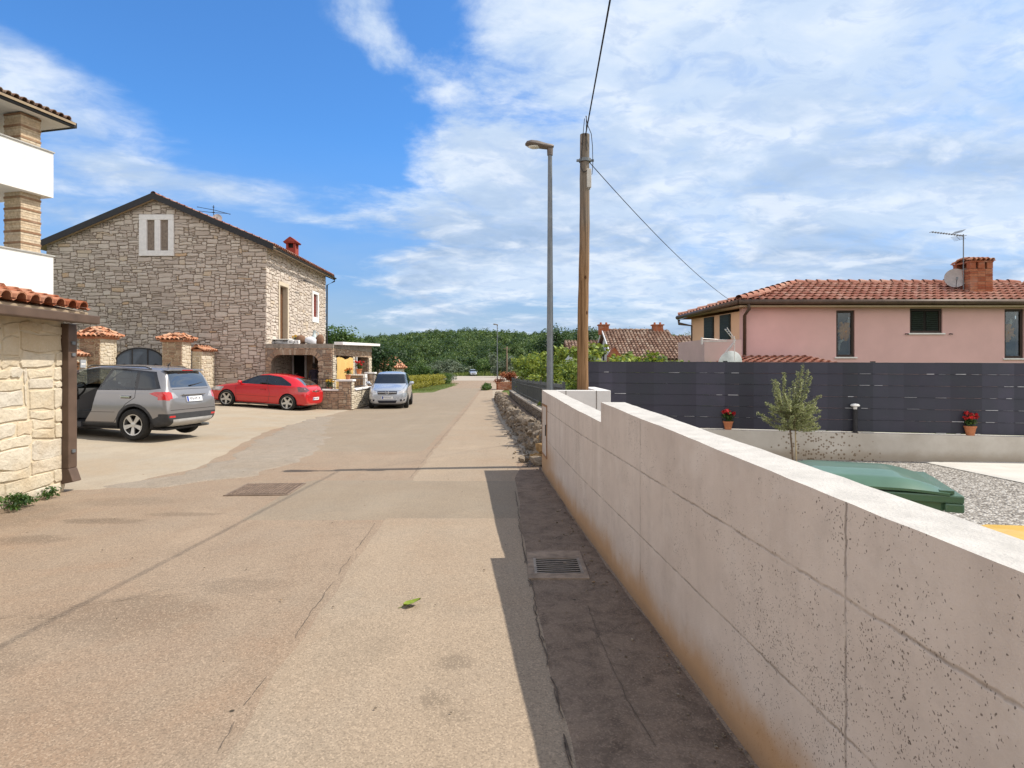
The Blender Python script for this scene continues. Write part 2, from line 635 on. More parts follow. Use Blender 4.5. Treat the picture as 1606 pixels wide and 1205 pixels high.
def make_sky():
    w = bpy.data.worlds.new('World')
    bpy.context.scene.world = w
    w.use_nodes = True
    nt = w.node_tree
    N, Lk = nt.nodes, nt.links
    bg = N['Background']
    sky = N.new('ShaderNodeTexSky')
    sky.sky_type = 'NISHITA'
    sky.sun_disc = False
    sky.sun_elevation = SUN_EL
    sky.sun_rotation = radians(90) - SUN_AZ
    sky.air_density = 1.0
    sky.dust_density = 0.6
    sky.ozone_density = 3.0

    def lk(a, b):
        if isinstance(a, bpy.types.NodeSocket): Lk.new(a, b)
        else: b.default_value = a

    def mth(op, a, b=None, c=None):
        m = N.new('ShaderNodeMath')
        m.operation = op
        lk(a, m.inputs[0])
        if b is not None: lk(b, m.inputs[1])
        if c is not None: lk(c, m.inputs[2])
        return m.outputs[0]

    def stp(v, a, b):
        m = N.new('ShaderNodeMapRange')
        m.interpolation_type = 'SMOOTHSTEP'
        lk(v, m.inputs[0])
        lo, hi, p, q = (a, b, 0., 1.) if a < b else (b, a, 1., 0.)
        for i, k in ((1, lo), (2, hi), (3, p), (4, q)): m.inputs[i].default_value = k
        return m.outputs[0]

    def mix(f, a, b):
        m = N.new('ShaderNodeMix')
        m.data_type = 'RGBA'
        lk(f, m.inputs[0])
        for v, i in ((a, 6), (b, 7)): lk((*v, 1) if isinstance(v, tuple) else v, m.inputs[i])
        return m.outputs[2]

    def noi(vec, sc, det, ro=0.6, dist=0.0):
        t = N.new('ShaderNodeTexNoise')
        lk(vec, t.inputs['Vector'])
        t.inputs['Scale'].default_value = sc
        t.inputs['Detail'].default_value = det
        t.inputs['Roughness'].default_value = ro
        t.inputs['Distortion'].default_value = dist
        return t.outputs['Fac']

    d = N.new('ShaderNodeTexCoord').outputs['Generated']
    sp = N.new('ShaderNodeSeparateXYZ')
    Lk.new(d, sp.inputs[0])
    x, y, z = sp.outputs
    # a flat layer of cloud overhead: the direction divided by its height
    h = mth('ADD', mth('MAXIMUM', z, 0.0), 0.20)
    cb = N.new('ShaderNodeCombineXYZ')
    lk(mth('DIVIDE', x, h), cb.inputs[0])
    lk(mth('DIVIDE', y, h), cb.inputs[1])
    P = cb.outputs[0]
    mp = N.new('ShaderNodeMapping')
    Lk.new(P, mp.inputs[0])
    mp.inputs['Rotation'].default_value = (0, 0, radians(-28))
    mp.inputs['Scale'].default_value = (1.05, 1.3, 1)
    big = noi(mp.outputs[0], 0.95, 9, 0.62, 0.5)
    fine = noi(mp.outputs[0], 9.0, 6, 0.62, 0.5)
    puff = noi(mp.outputs[0], 3.4, 6, 0.58, 0.4)

    def dirv(u, v):
        q = Vector((u - PU, FOC, PV - v)).normalized()
        return q

    def blob(u, v, r0, r1):
        q = dirv(u, v)
        vm = N.new('ShaderNodeVectorMath')
        vm.operation = 'DOT_PRODUCT'
        Lk.new(d, vm.inputs[0])
        vm.inputs[1].default_value = q
        return stp(mth('ARCCOSINE', mth('MINIMUM', vm.outputs['Value'], 0.99999)), radians(r1), radians(r0))

    def streak(u, v, ang, la, lb):
        """long lens-shaped cloud around a direction"""
        q = dirv(u, v)
        e1 = q.cross(Vector((0, 0, 1))).normalized()
        e2 = e1.cross(q)
        a = cos(radians(ang)) * e1 + sin(radians(ang)) * e2
        b = -sin(radians(ang)) * e1 + cos(radians(ang)) * e2
        outs = []
        for vec, l in ((a, la), (b, lb), (q, None)):
            vm = N.new('ShaderNodeVectorMath')
            vm.operation = 'DOT_PRODUCT'
            Lk.new(d, vm.inputs[0])
            vm.inputs[1].default_value = vec
            outs.append(vm.outputs['Value'])
        r2 = mth('ADD', mth('POWER', mth('ABSOLUTE', mth('DIVIDE', outs[0], sin(radians(la)))), 2.0), mth('POWER', mth('ABSOLUTE', mth('DIVIDE', outs[1], sin(radians(lb)))), 2.0))
        k = stp(r2, 1.3, 0.1)
        return mth('MULTIPLY', k, mth('GREATER_THAN', outs[2], 0.0))

    # where the sky is clouded over: most of the right half, thinning to clear blue on the left
    cov = stp(mth('ADD', mth('MULTIPLY', x, 1.0), mth('MULTIPLY', mth('SUBTRACT', big, 0.5), 0.9)), -0.34, 0.06)
    cov = mth('MULTIPLY', cov, 0.60)
    cov = mth('SUBTRACT', cov, mth('MULTIPLY', blob(420, 150, 4, 19), 0.50))
    cov = mth('SUBTRACT', cov, mth('MULTIPLY', blob(660, 10, 1, 6), 0.18))
    cov = mth('ADD', cov, mth('MULTIPLY', streak(170, 195, -14, 13.5, 4.4), 0.54))
    cov = mth('ADD', cov, mth('MULTIPLY', streak(553, 22, -38, 5.6, 3.6), 0.62))
    cov = mth('ADD', cov, mth('MULTIPLY', streak(540, 325, -4, 12, 2.8), 0.60))
    cov = mth('ADD', cov, mth('MULTIPLY', streak(150, 300, 4, 10, 3.5), 0.36))
    cov = mth('ADD', cov, mth('MULTIPLY', streak(700, 200, -30, 8, 6), 0.30))
    cov = mth('ADD', cov, mth('MULTIPLY', streak(1120, 90, 0, 20, 8), 0.16))
    cov = mth('ADD', cov, mth('MULTIPLY', stp(y, 0.05, -0.45), 0.45))  # unseen cloud bank added behind the camera, whitening the skylight
    nz = mth('ADD', mth('MULTIPLY', mth('SUBTRACT', big, 0.5), 1.25), mth('MULTIPLY', mth('SUBTRACT', fine, 0.5), 0.30))
    nz = mth('ADD', nz, mth('MULTIPLY', mth('SUBTRACT', puff, 0.5), 0.45))
    dens = stp(mth('ADD', cov, nz), 0.08, 0.66)
    # thin veil low over the horizon
    veil = mth('MULTIPLY', stp(z, 0.36, 0.02), stp(noi(mp.outputs[0], 0.5, 6, 0.6), 0.30, 0.72))
    body = noi(mp.outputs[0], 1.1, 6, 0.6, 0.5)
    greyc = mth('MULTIPLY', stp(body, 0.40, 0.66), stp(z, 0.55, 0.12))
    cloud = mix(greyc, (3.1, 3.7, 4.5), (1.75, 2.4, 3.4))
    cloud = mix(mth('MULTIPLY', stp(puff, 0.44, 0.68), 0.65), cloud, (4.45, 4.7, 5.0))
    cloud = mix(mth('MULTIPLY', stp(fine, 0.53, 0.36), 0.50), cloud, (2.35, 3.0, 4.1))
    tint = N.new('ShaderNodeMix')
    tint.data_type = 'RGBA'
    tint.blend_type = 'MULTIPLY'
    tint.inputs[0].default_value = 1.0
    Lk.new(sky.outputs[0], tint.inputs[6])
    Lk.new(mix(stp(z, 0.02, 0.34), (0.42, 0.47, 0.58), (0.38, 0.70, 0.99)), tint.inputs[7])
    col = mix(mth('MULTIPLY', veil, 0.85), tint.outputs[2], (2.05, 2.75, 3.75))
    col = mix(mth('MULTIPLY', dens, 0.93), col, cloud)
    # added bright cloud out of view, low beside and behind, lifting shaded faces
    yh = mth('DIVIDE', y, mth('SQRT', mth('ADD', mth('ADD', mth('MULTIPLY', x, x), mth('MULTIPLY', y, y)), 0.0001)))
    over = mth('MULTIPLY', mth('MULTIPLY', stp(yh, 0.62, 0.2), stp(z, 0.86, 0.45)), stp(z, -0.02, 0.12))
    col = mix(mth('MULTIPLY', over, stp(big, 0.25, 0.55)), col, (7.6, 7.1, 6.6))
    col = mix(mth('MULTIPLY', stp(z, 0.62, 0.85), 0.6), col, (2.4, 2.7, 3.3))  # zenith above the view evened to grey-blue to hold down ground light
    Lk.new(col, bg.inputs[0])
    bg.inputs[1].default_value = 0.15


make_sky()

# ================================================================ shared materials
K = {}
K['bark'] = plain('bark', (0.16, 0.12, 0.085), 0.95, var=0.35, nsc=14, bump=0.8, bsc=40)
K['pole_metal'] = plain('galvanised steel', (0.17, 0.185, 0.20), 0.5, 0.45, var=0.14, nsc=7)
K['black_metal'] = plain('black painted metal', (0.022, 0.022, 0.025), 0.5)
K['brown_metal'] = plain('brown painted metal', (0.10, 0.066, 0.048), 0.5, var=0.2, nsc=5)
K['white_paint'] = plain('white plaster', (0.70, 0.69, 0.67), 0.85, var=0.04, nsc=3, bump=0.12, bsc=150)
K['white_stone'] = plain('white dressed stone', (0.74, 0.72, 0.71), 0.8, var=0.07, nsc=8, bump=0.2, bsc=60)
K['brown_wood'] = plain('brown wood', (0.13, 0.062, 0.030), 0.55, var=0.3, nsc=9)
K['dark_void'] = plain('dark interior', (0.02, 0.018, 0.016), 0.9)
K['rubber'] = plain('black rubber', (0.018, 0.018, 0.019), 0.8, obj=True)
K['cable'] = plain('black cable', (0.016, 0.016, 0.018), 0.6)
K['terracotta'] = plain('terracotta', (0.42, 0.16, 0.075), 0.85, var=0.15, nsc=30)
K['mortar'] = plain('lime mortar', (0.235, 0.19, 0.155), 0.95, var=0.3, nsc=10, bump=0.6, bsc=50)
K['mortar_pale'] = plain('pale mortar', (0.55, 0.47, 0.34), 0.95, var=0.15, nsc=7, bump=0.7, bsc=40)
K['house_stone'] = stone_mat('grey beige house stone', [(0, (0.41, 0.335, 0.285)), (0.3, (0.50, 0.42, 0.365)), (0.6, (0.56, 0.48, 0.42)), (0.9, (0.62, 0.55, 0.485)), (0.975, (0.54, 0.43, 0.31)), (1, (0.56, 0.35, 0.18))], 26, 0.55)
K['near_stone'] = stone_mat('pale limestone blocks', [(0, (0.50, 0.42, 0.30)), (0.35, (0.57, 0.49, 0.36)), (0.65, (0.61, 0.54, 0.42)), (0.85, (0.54, 0.51, 0.45)), (1, (0.60, 0.44, 0.25))], 16, 0.8, (0.45, 0.33, 0.19))
K['cream_stone'] = stone_mat('cream stone', [(0, (0.44, 0.37, 0.27)), (0.5, (0.56, 0.49, 0.38)), (1, (0.62, 0.56, 0.46))], 30, 0.5)  # cream walls, and the sunlit-side copy of the reddish stone
K['brick_stone'] = stone_mat('reddish split stone', [(0, (0.22, 0.13, 0.085)), (0.4, (0.34, 0.22, 0.145)), (0.75, (0.42, 0.31, 0.22)), (1, (0.48, 0.40, 0.31))], 30, 0.5)
K['rubble'] = stone_mat('rough field stone', [(0, (0.085, 0.064, 0.046)), (0.5, (0.165, 0.125, 0.09)), (0.85, (0.26, 0.205, 0.15)), (1, (0.34, 0.21, 0.10))], 18, 0.9)
K['tile'] = tile_mat('weathered roof tile', [(0, (0.29, 0.115, 0.08)), (0.5, (0.39, 0.175, 0.122)), (1, (0.47, 0.265, 0.20))])
K['tile_pale'] = tile_mat('pale pink roof tile', [(0, (0.42, 0.17, 0.09)), (0.5, (0.55, 0.27, 0.16)), (1, (0.62, 0.40, 0.27))])
K['tile_old'] = tile_mat('old brown roof tile', [(0, (0.16, 0.095, 0.07)), (0.5, (0.28, 0.17, 0.12)), (1, (0.38, 0.29, 0.225))])
K['brick'] = tile_mat('orange brick', [(0, (0.28, 0.085, 0.045)), (0.5, (0.40, 0.135, 0.07)), (1, (0.46, 0.20, 0.11))])
K['clear_pane'] = glass_mat('clear window pane', (0.68, 0.72, 0.70), 0.3)
K['window_glass'] = glass_mat('window glass', (0.40, 0.38, 0.36), 0.35)
K['leaf_olive'] = leaf_mat('olive leaves', (0.08, 0.10, 0.045), (0.235, 0.265, 0.12), (0.46, 0.47, 0.28), 0.3)
K['leaf_vine'] = leaf_mat('vine leaves', (0.022, 0.05, 0.01), (0.12, 0.185, 0.03), (0.44, 0.48, 0.10), 0.28)
K['leaf_dark'] = leaf_mat('dark leaves', (0.012, 0.030, 0.012), (0.032, 0.068, 0.024), (0.075, 0.125, 0.040), 0.25)
K['leaf_mid'] = leaf_mat('mid green leaves', (0.022, 0.050, 0.014), (0.055, 0.11, 0.026), (0.12, 0.19, 0.045), 0.3)
K['leaf_wood'] = leaf_mat('woodland leaves', (0.016, 0.042, 0.020), (0.052, 0.10, 0.036), (0.155, 0.215, 0.068), 0.28)
K['leaf_grey'] = leaf_mat('grey green leaves', (0.055, 0.085, 0.055), (0.12, 0.155, 0.105), (0.22, 0.26, 0.19), 0.2)
K['leaf_hedge'] = leaf_mat('yellow green hedge leaves', (0.09, 0.10, 0.018), (0.26, 0.25, 0.04), (0.46, 0.40, 0.09), 0.35)
K['leaf_red'] = leaf_mat('red young leaves', (0.10, 0.03, 0.015), (0.25, 0.07, 0.03), (0.40, 0.14, 0.06), 0.25)
K['petal_red'] = leaf_mat('red petals', (0.45, 0.01, 0.02), (0.62, 0.03, 0.04), (0.75, 0.10, 0.09), 0.3)
K['petal_orange'] = leaf_mat('orange petals', (0.50, 0.09, 0.01), (0.65, 0.17, 0.02), (0.75, 0.30, 0.05), 0.3)
K['petal_yellow'] = leaf_mat('yellow petals', (0.55, 0.30, 0.02), (0.70, 0.45, 0.05), (0.8, 0.6, 0.15), 0.3)
K['grass'] = leaf_mat('grass blades', (0.05, 0.085, 0.018), (0.11, 0.165, 0.035), (0.24, 0.26, 0.08), 0.3)


# ================================================================ ground
def asphalt_mat(name, base, warm, dark, speck=0.5, dirt=0.0, coarse=1.0, stains=()):
    m = Mat(name, base, 0.92, spec=0.2)
    p = m.pos()
    c = m.ramp(m.noise(0.55, 6, 0.66, p, 0.6), [(0.32, warm), (0.50, base), (0.68, tuple(b * 1.14 for b in base))])
    c = m.mix(m.ramp(m.noise(2.3, 7, 0.68, p, 0.3), [(0.50, 0.0), (0.78, 0.42)]), c, dark)
    c = m.mix(m.ramp(m.noise(1.1, 5, 0.6, m.scale(p, (1, 1, 1), (31, 7, 0))), [(0.45, 0.0), (0.7, 0.45)]), c, (base[0] * .93, base[1] * 1.0, base[2] * 1.08))
    c = m.mix(m.ramp(m.noise(24, 4, 0.7, p), [(0.50, 0.0), (0.70, 0.2)]), c, tuple(b * 0.66 for b in base))
    # worn streaks that run along the road
    st = m.noise(1.0, 5, 0.6, m.scale(p, (2.6, 0.22, 1)))
    c = m.mix(m.ramp(st, [(0.42, 0.0), (0.72, 0.30)]), c, tuple(b * 0.82 for b in warm))
    if dirt: c = m.mix(m.ramp(m.noise(5.5, 8, 0.72, p, 0.6), [(0.44, 0.0), (0.66, dirt)]), c, tuple(x * 0.55 for x in dark))
    # oily and damp stains with ragged outlines
    if stains:
        px, py, _ = m.xyz(p)
        rag = m.math('MULTIPLY', m.math('SUBTRACT', m.noise(4.5, 6, .7, p), .5), 1.7)
        for (sx, sy, rx, ry, k) in stains:
            r2 = m.math('ADD', m.math('POWER', m.math('ABSOLUTE', m.math('MULTIPLY', m.math('SUBTRACT', px, sx), 1 / rx)), 2.0), m.math('POWER', m.math('ABSOLUTE', m.math('MULTIPLY', m.math('SUBTRACT', py, sy), 1 / ry)), 2.0))
            c = m.mix(m.math('MULTIPLY', m.step(m.math('ADD', r2, rag), 1.0, .1), k), c, tuple(x * .62 for x in dark))
    # stone chips
    v = m.vor(125 * coarse, p, out='Color')
    chip = m.n('ShaderNodeSeparateColor')
    m.link(v, chip.inputs[0])
    c = m.mix(m.ramp(chip.outputs[0], [(0.55, 0.0), (0.9, speck)]), c, tuple(b * 0.55 for b in base))
    c = m.mix(m.ramp(chip.outputs[1], [(0.70, 0.0), (0.95, speck)]), c, tuple(min(1, b * 1.5) for b in base))
    c = m.mix(m.ramp(m.noise(38, 3, 0.6, p), [(0.56, 0.0), (0.72, speck * 0.55)]), c, tuple(b * 0.62 for b in dark))
    # small dark pits and droppings
    c = m.mix(m.math('MULTIPLY', m.step(m.vor(2.6, p), 0.045, 0.02), m.step(m.noise(1.3, 2, 0.5, p), 0.5, 0.6)), c, (0.05, 0.04, 0.03))
    m.set('Base Color', c)
    m.bump(m.math('ADD', m.vor(105 * coarse, p), m.math('MULTIPLY', m.noise(9, 5, 0.6, p), 1.2)), 0.32, 0.005)
    return m


K['road'] = asphalt_mat('worn brown asphalt', (0.275, 0.21, 0.152), (0.28, 0.19, 0.128), (0.175, 0.13, 0.095), 0.55, stains=((-4.3, 6.45, .55, .16, .6), (-4.5, 5.75, .45, .2, .5), (-3.6, 6.75, .5, .12, .45), (-2.5, 4.0, .75, .45, .35), (-3.2, 3.3, .7, .4, .35), (-1.95, 4.55, .4, .2, .3), (-5.4, 6.6, .7, .9, .4), (-4.6, 7.4, .8, .3, .3))).mat
K['lane'] = asphalt_mat('pale sandy asphalt', (0.312, 0.245, 0.178), (0.31, 0.23, 0.16), (0.228, 0.18, 0.132), 0.5, stains=((-.31, 3.36, .13, .12, .5), (-.37, 2.98, .09, .12, .45), (-.26, 2.84, .1, .08, .3), (-.12, 2.4, .05, .04, .5), (-.9, 3.6, .3, .5, .2))).mat
K['patch'] = asphalt_mat('grey road patch', (0.26, 0.21, 0.155), (0.255, 0.20, 0.145), (0.195, 0.155, 0.115), 0.4).mat
K['gutter'] = asphalt_mat('old dirty asphalt', (0.222, 0.165, 0.122), (0.20, 0.142, 0.10), (0.105, 0.076, 0.058), 0.4, 0.7).mat
K['lot'] = asphalt_mat('pale concrete yard', (0.35, 0.295, 0.225), (0.35, 0.272, 0.188), (0.25, 0.20, 0.145), 0.22, 0.0, 0.7).mat
K['apron'] = asphalt_mat('grey gravelly asphalt', (0.285, 0.24, 0.19), (0.285, 0.225, 0.165), (0.19, 0.155, 0.12), 0.5, 0.3, 0.95).mat
K['far_road'] = asphalt_mat('pale far road', (0.36, 0.315, 0.265), (0.36, 0.30, 0.235), (0.27, 0.225, 0.18), 0.2).mat
K['soil'] = plain('dry brown soil', (0.20, 0.135, 0.085), 0.95, var=0.4, nsc=5, bump=1.0, bsc=26)
K['crack'] = plain('dark crack', (0.10, 0.078, 0.06), 0.95, var=.4, nsc=20)
K['slab'] = plain('pale concrete slab', (0.50, 0.48, 0.44), 0.9, var=0.08, nsc=3, bump=0.2, bsc=80)
g_ = Mat('dry grass and soil', rough=0.95, spec=0.1)
g_.set('Base Color', g_.mix(g_.ramp(g_.noise(0.25, 7, 0.65), [(0.4, 0.0), (0.62, 1.0)]), (0.07, 0.105, 0.028), g_.ramp(g_.noise(2.0, 6, 0.6), [(0.3, (0.15, 0.14, 0.05)), (0.7, (0.10, 0.13, 0.035))])))
g_.bump(g_.noise(20, 6, 0.7), 0.8, 0.05)
K['ground'] = g_.mat
gv = Mat('grey gravel', rough=0.9, spec=0.2)
_c = gv.n('ShaderNodeSeparateColor')
gv.link(gv.vor(34, out='Color'), _c.inputs[0])
_col = gv.ramp(_c.outputs[0], [(0.0, (0.13, 0.115, 0.10)), (0.4, (0.30, 0.275, 0.245)), (0.75, (0.44, 0.41, 0.37)), (1.0, (0.62, 0.60, 0.56))])
gv.set('Base Color', gv.mix(gv.step(gv.vor(34), 0.55, 0.9), _col, (0.06, 0.055, 0.05)))
gv.bump(gv.math('SUBTRACT', 1.0, gv.vor(34)), 1.0, 0.03)
K['gravel'] = gv.mat


def build_ground():
    xs = np.concatenate([np.linspace(-900, -60, 43)[:-1], np.linspace(-60, 60, 121), np.linspace(60, 900, 43)[1:]])
    ys = np.concatenate([np.linspace(-60, 0, 16)[:-1], np.linspace(0, 60, 61), np.linspace(60, 170, 45)[1:], np.linspace(170, 480, 63)[1:], np.linspace(480, 1500, 25)[1:]])
    vs = [(x, y, hill(x, y) - 0.05) for y in ys for x in xs]
    w = len(xs)
    fs = [(j * w + i, j * w + i + 1, (j + 1) * w + i + 1, (j + 1) * w + i) for j in range(len(ys) - 1) for i in range(w - 1)]
    m = MB()
    m.add(vs, fs)
    tag(m.build('ground', K['ground'], smooth=True), 'rough ground and the hillside under the wood', None, None, 'structure')


build_ground()
WX = lambda y: 1.19 - 0.0816 * y if y < 6.35 else 0.672 - 0.0606 * (y - 6.35)       # face of the concrete wall
SEAM = lambda y: -1.12 - 0.045 * y if y < 6 else -1.39 - 0.027 * (y - 6)
strip('road', [(-8, -6.4, 1.95), (0, -6.2, 1.29), (6.3, -6.1, 0.78), (9.7, -6.1, 0.57), (12, -7, 0.55), (20, -8.0, -0.05), (34, -8.0, -0.75), (48, -7.4, -0.85), (58, -8.2, -0.7), (74, -9.5, 0.5), (88, -16, 8), (97, -34, 34)], K['road'], 0.0, 40, 0.35,
      label='worn brown asphalt village road')
strip('crossing_road', [(96, -60, 60), (120, -60, 60), (149, -60, 60)], K['far_road'], 0.012, 20, 2, label='pale road crossing at the far end')
strip('parking_lot', [(7.95, -17, -5.86), (8.15, -17, -5.35), (9.8, -17, -4.95), (11.5, -17, -5.25), (13.2, -17, -5.7), (16.3, -17, -6.35), (24.6, -17, -6.75), (27.4, -17, -6.8)], K['lot'], 0.012, 40, 0.25, 0.10,
      label='pale concrete parking yard before the stone house')
strip('gravel_apron', [(8.2, -5.6, -4.7), (9.2, -5.0, -3.9), (10.5, -4.9, -3.6), (13, -5.5, -3.9), (18, -6.5, -5.4), (22, -6.8, -6.3)], K['apron'], 0.0095, 24, 0.12, 0.3, label='grey gravelly asphalt edge between yard and road', seed=4)
strip('lane_strip', [(-8, SEAM(-8), 0.55), (0, SEAM(0), 0.42), (4, SEAM(4), 0.30), (9.7, SEAM(9.7), 0.12), (12, SEAM(12), 0.25), (18.9, SEAM(18.9), -0.3), (33.6, SEAM(33.6), -1.0), (58, SEAM(58), -1.5), (80, -3.4, -1.6)], K['lane'], 0.003, 20, 0.12, 0.06, label='paler sandy lane along the right side of the road', seed=2)
strip('road_patch', [(6.42, -2.92, 0.32), (8.86, -3.0, 0.24)], K['patch'], 0.0065, 16, 0.2, 0.012, label='grey strip of newer asphalt laid across the road', seed=6)
strip('far_patch', [(11.6, -5.2, SEAM(11.6) - 0.02), (12, -5.2, SEAM(12) - 0.02), (16, -6.2, SEAM(16) - 0.02), (24, -6.9, SEAM(24) - 0.02), (33, -6.9, SEAM(33) - 0.02), (60, -7, SEAM(60) - 0.05)], K['patch'], 0.004, 16, 0.4, 0.03, label='greyer asphalt beyond the cable shadow', seed=7)
strip('gutter_strip', [(-8, 0.22, WX(-8)), (1.5, 0.28, WX(1.5)), (2.5, 0.22, WX(2.5)), (4.2, 0.13, WX(4.2)), (6.4, 0.06, WX(6.4)), (8.9, 0.02, WX(8.9)), (9.7, 0.1, WX(9.7)), (10.6, 0.22, 0.55)], K['gutter'], 0.008, 14, 0.08, 0.03, label='dark dirty strip of old asphalt along the concrete wall', seed=3)
strip('verge', [(47, -8.5, -5.9), (51, -9.8, -6.2), (60, -10, -6.3), (72, -10, -6.4), (78, -11.5, -7.8), (84, -14, -9.5)], K['ground'], 0.02, 10, 0.5, 0.25, label='dry grass verge under the clipped hedges', seed=8)
strip('soil_bank', [(10.0, 0.52, 1.15), (11.7, 0.50, 0.95), (14, 0.35, 0.88), (18.9, 0.0, 0.62), (33.6, -0.72, -0.05), (40, -0.95, -0.3)], K['soil'], 0.30, 8, 0.25, 0.05, label='bare soil bank behind the dry stone wall', seed=5)
strip('sand_verge', [(10.3, 0.1, 0.55), (12, 0.2, 0.45), (18.9, -0.32, -0.05), (33.6, -1.05, -0.7), (52, -1.7, -0.9), (58, -1.8, -0.4)], K['lot'], 0.008, 8, 0.3, 0.09, label='sandy dirt verge at the foot of the dry stone wall', seed=11)
yard = strip('gravel_yard', [(-6, 1.78, 14), (0, 1.29, 14), (6, 0.80, 14), (11.6, 0.75, 14)], K['gravel'], 0.0, 30, 0.5, hf=lambda x, y: -.012, label='grey gravel of the yard behind the concrete wall')
strip('yard_slab', [(4.6, 7.3, 14), (8.2, 7.15, 14), (10.55, 7.0, 14)], K['slab'], 0.012, 80, 0.1, label='pale concrete slab in the gravel yard')


def build_cracks():
    rg = random.Random(5)
    m = MB()

    def crack(pts, w, z=0.013):
        q = []
        for a, b in zip(pts, pts[1:]):
            n = max(2, int((Vector(b) - Vector(a)).length / 0.06))
            for i in range(n):
                t = i / n
                q.append((a[0] + (b[0] - a[0]) * t + rg.gauss(0, .004) + .02 * mnoise.noise(Vector((q[-1][1] * 2.2 if q else 0, 3.1, w * 900))), a[1] + (b[1] - a[1]) * t + rg.gauss(0, .004)))
        for i in range(len(q) - 1):
            if mnoise.noise(Vector((i * .17, w * 700, pts[0][0] * 5))) > .28: continue
            a, b = Vector(q[i]), Vector(q[i + 1])
            if (b - a).length < 1e-4: continue
            d = (b - a).normalized()
            nn = Vector((-d.y, d.x))
            w0, w1 = w * (.12 + .28 * abs(mnoise.noise(Vector((i * .31, w * 500, 1))))), w * (.12 + .28 * abs(mnoise.noise(Vector(((i + 1) * .31, w * 500, 1)))))
            vs = [(*(a + nn * w0), gh(*a) + z), (*(a - nn * w0), gh(*a) + z), (*(b - nn * w1), gh(*b) + z), (*(b + nn * w1), gh(*b) + z)]
            m.add(vs, [(0, 1, 2, 3)])

    crack([(SEAM(y), y) for y in (1.8, 3, 4.2, 5.4, 6.4)], 0.009)
    crack([(SEAM(y), y) for y in (8.9, 11, 14, 20, 30)], 0.012)
    crack([(0.27, 1.6), (0.235, 2.5), (0.19, 3.3), (0.14, 4.2), (0.10, 5.4), (0.075, 6.4), (0.05, 7.6), (0.035, 8.8)], 0.02)
    crack([(0.24, 2.5), (0.20, 3.3), (0.15, 4.2), (0.11, 5.4)], 0.022)
    crack([(0.60, 2.6), (0.52, 3.4), (0.50, 4.2)], 0.008)
    for (cx_, cy_, a_, n_) in ((-2.9, 3.95, 2.9, 5), (-2.3, 4.35, 3.3, 4), (-3.7, 4.4, 3.0, 4)):
        q_ = [(cx_, cy_)]
        for k_ in range(n_):
            a_ += rg.uniform(-.3, .3)
            q_.append((q_[-1][0] + .22 * cos(a_), q_[-1][1] + .13 * sin(a_)))
        crack(q_, .009)
    crack([(-1.36, 5.0), (-1.75, 4.95), (-2.0, 4.75), (-2.4, 4.5), (-2.7, 4.55), (-3.1, 4.2), (-3.3, 3.85), (-3.5, 3.6)], 0.006)
    crack([(-2.45, 4.5), (-2.9, 4.0), (-3.3, 3.5)], 0.008)
    crack([(-1.32, 4.3), (-1.7, 4.25), (-2.2, 4.45)], 0.006)
    crack([(-1.1, 12.0), (-0.3, 12.6), (0.2, 12.7)], 0.012)
    crack([(0.34, 5.35), (0.62, 5.3)], 0.008)
    crack([(0.22, 4.5), (0.6, 4.4), (0.75, 4.35)], 0.006)
    tag(m.build('road_crack', K['crack']), 'dark cracks and seams in the asphalt', None, None, 'structure')
    # grit and crumbs along the foot of the wall
    g = MB()
    for i in range(260):
        y = rg.uniform(1.6, 10.5) ** 1.0
        x = WX(y) - abs(rg.gauss(0, 0.09)) - 0.015
        if rg.random() < 0.2: x = rg.uniform(0.15, WX(y))
        s = rg.choice((.005, .007, .009, .012, .018)) * rg.uniform(.5, 1)
        g.obox((x, y, gh(x, y) + 0.013 + s * .2), (s, s * rg.uniform(.6, 1.5), s * .5), Matrix.Rotation(rg.uniform(0, 6), 3, 'Z'), rg.random())
    for i in range(90):
        y = rg.uniform(2.0, 12)
        x = rg.uniform(-5.5, 0.1)
        s = rg.choice((.005, .008, .011)) * rg.uniform(.6, 1)
        g.obox((x, y, gh(x, y) + 0.012 + s * .2), (s, s * rg.uniform(.6, 1.5), s * .5), Matrix.Rotation(rg.uniform(0, 6), 3, 'Z'), rg.random())
    for i in range(260):
        y = rg.uniform(9.9, 16)
        x = 0.48 - 0.065 * (y - 10) - abs(rg.gauss(0, 0.16))
        s = rg.choice((.012, .02, .03, .05)) * rg.uniform(.5, 1)
        g.rock((x, y, gh(x, y) + 0.01 + s * .3), (s * 1.2, s, s * .7), i * 0.77, rg.random())
    tag(g.build('grit', K['rubble']), 'scattered grit, twigs and crumbs on the road edge', 'grit', None, 'stuff')


build_cracks()
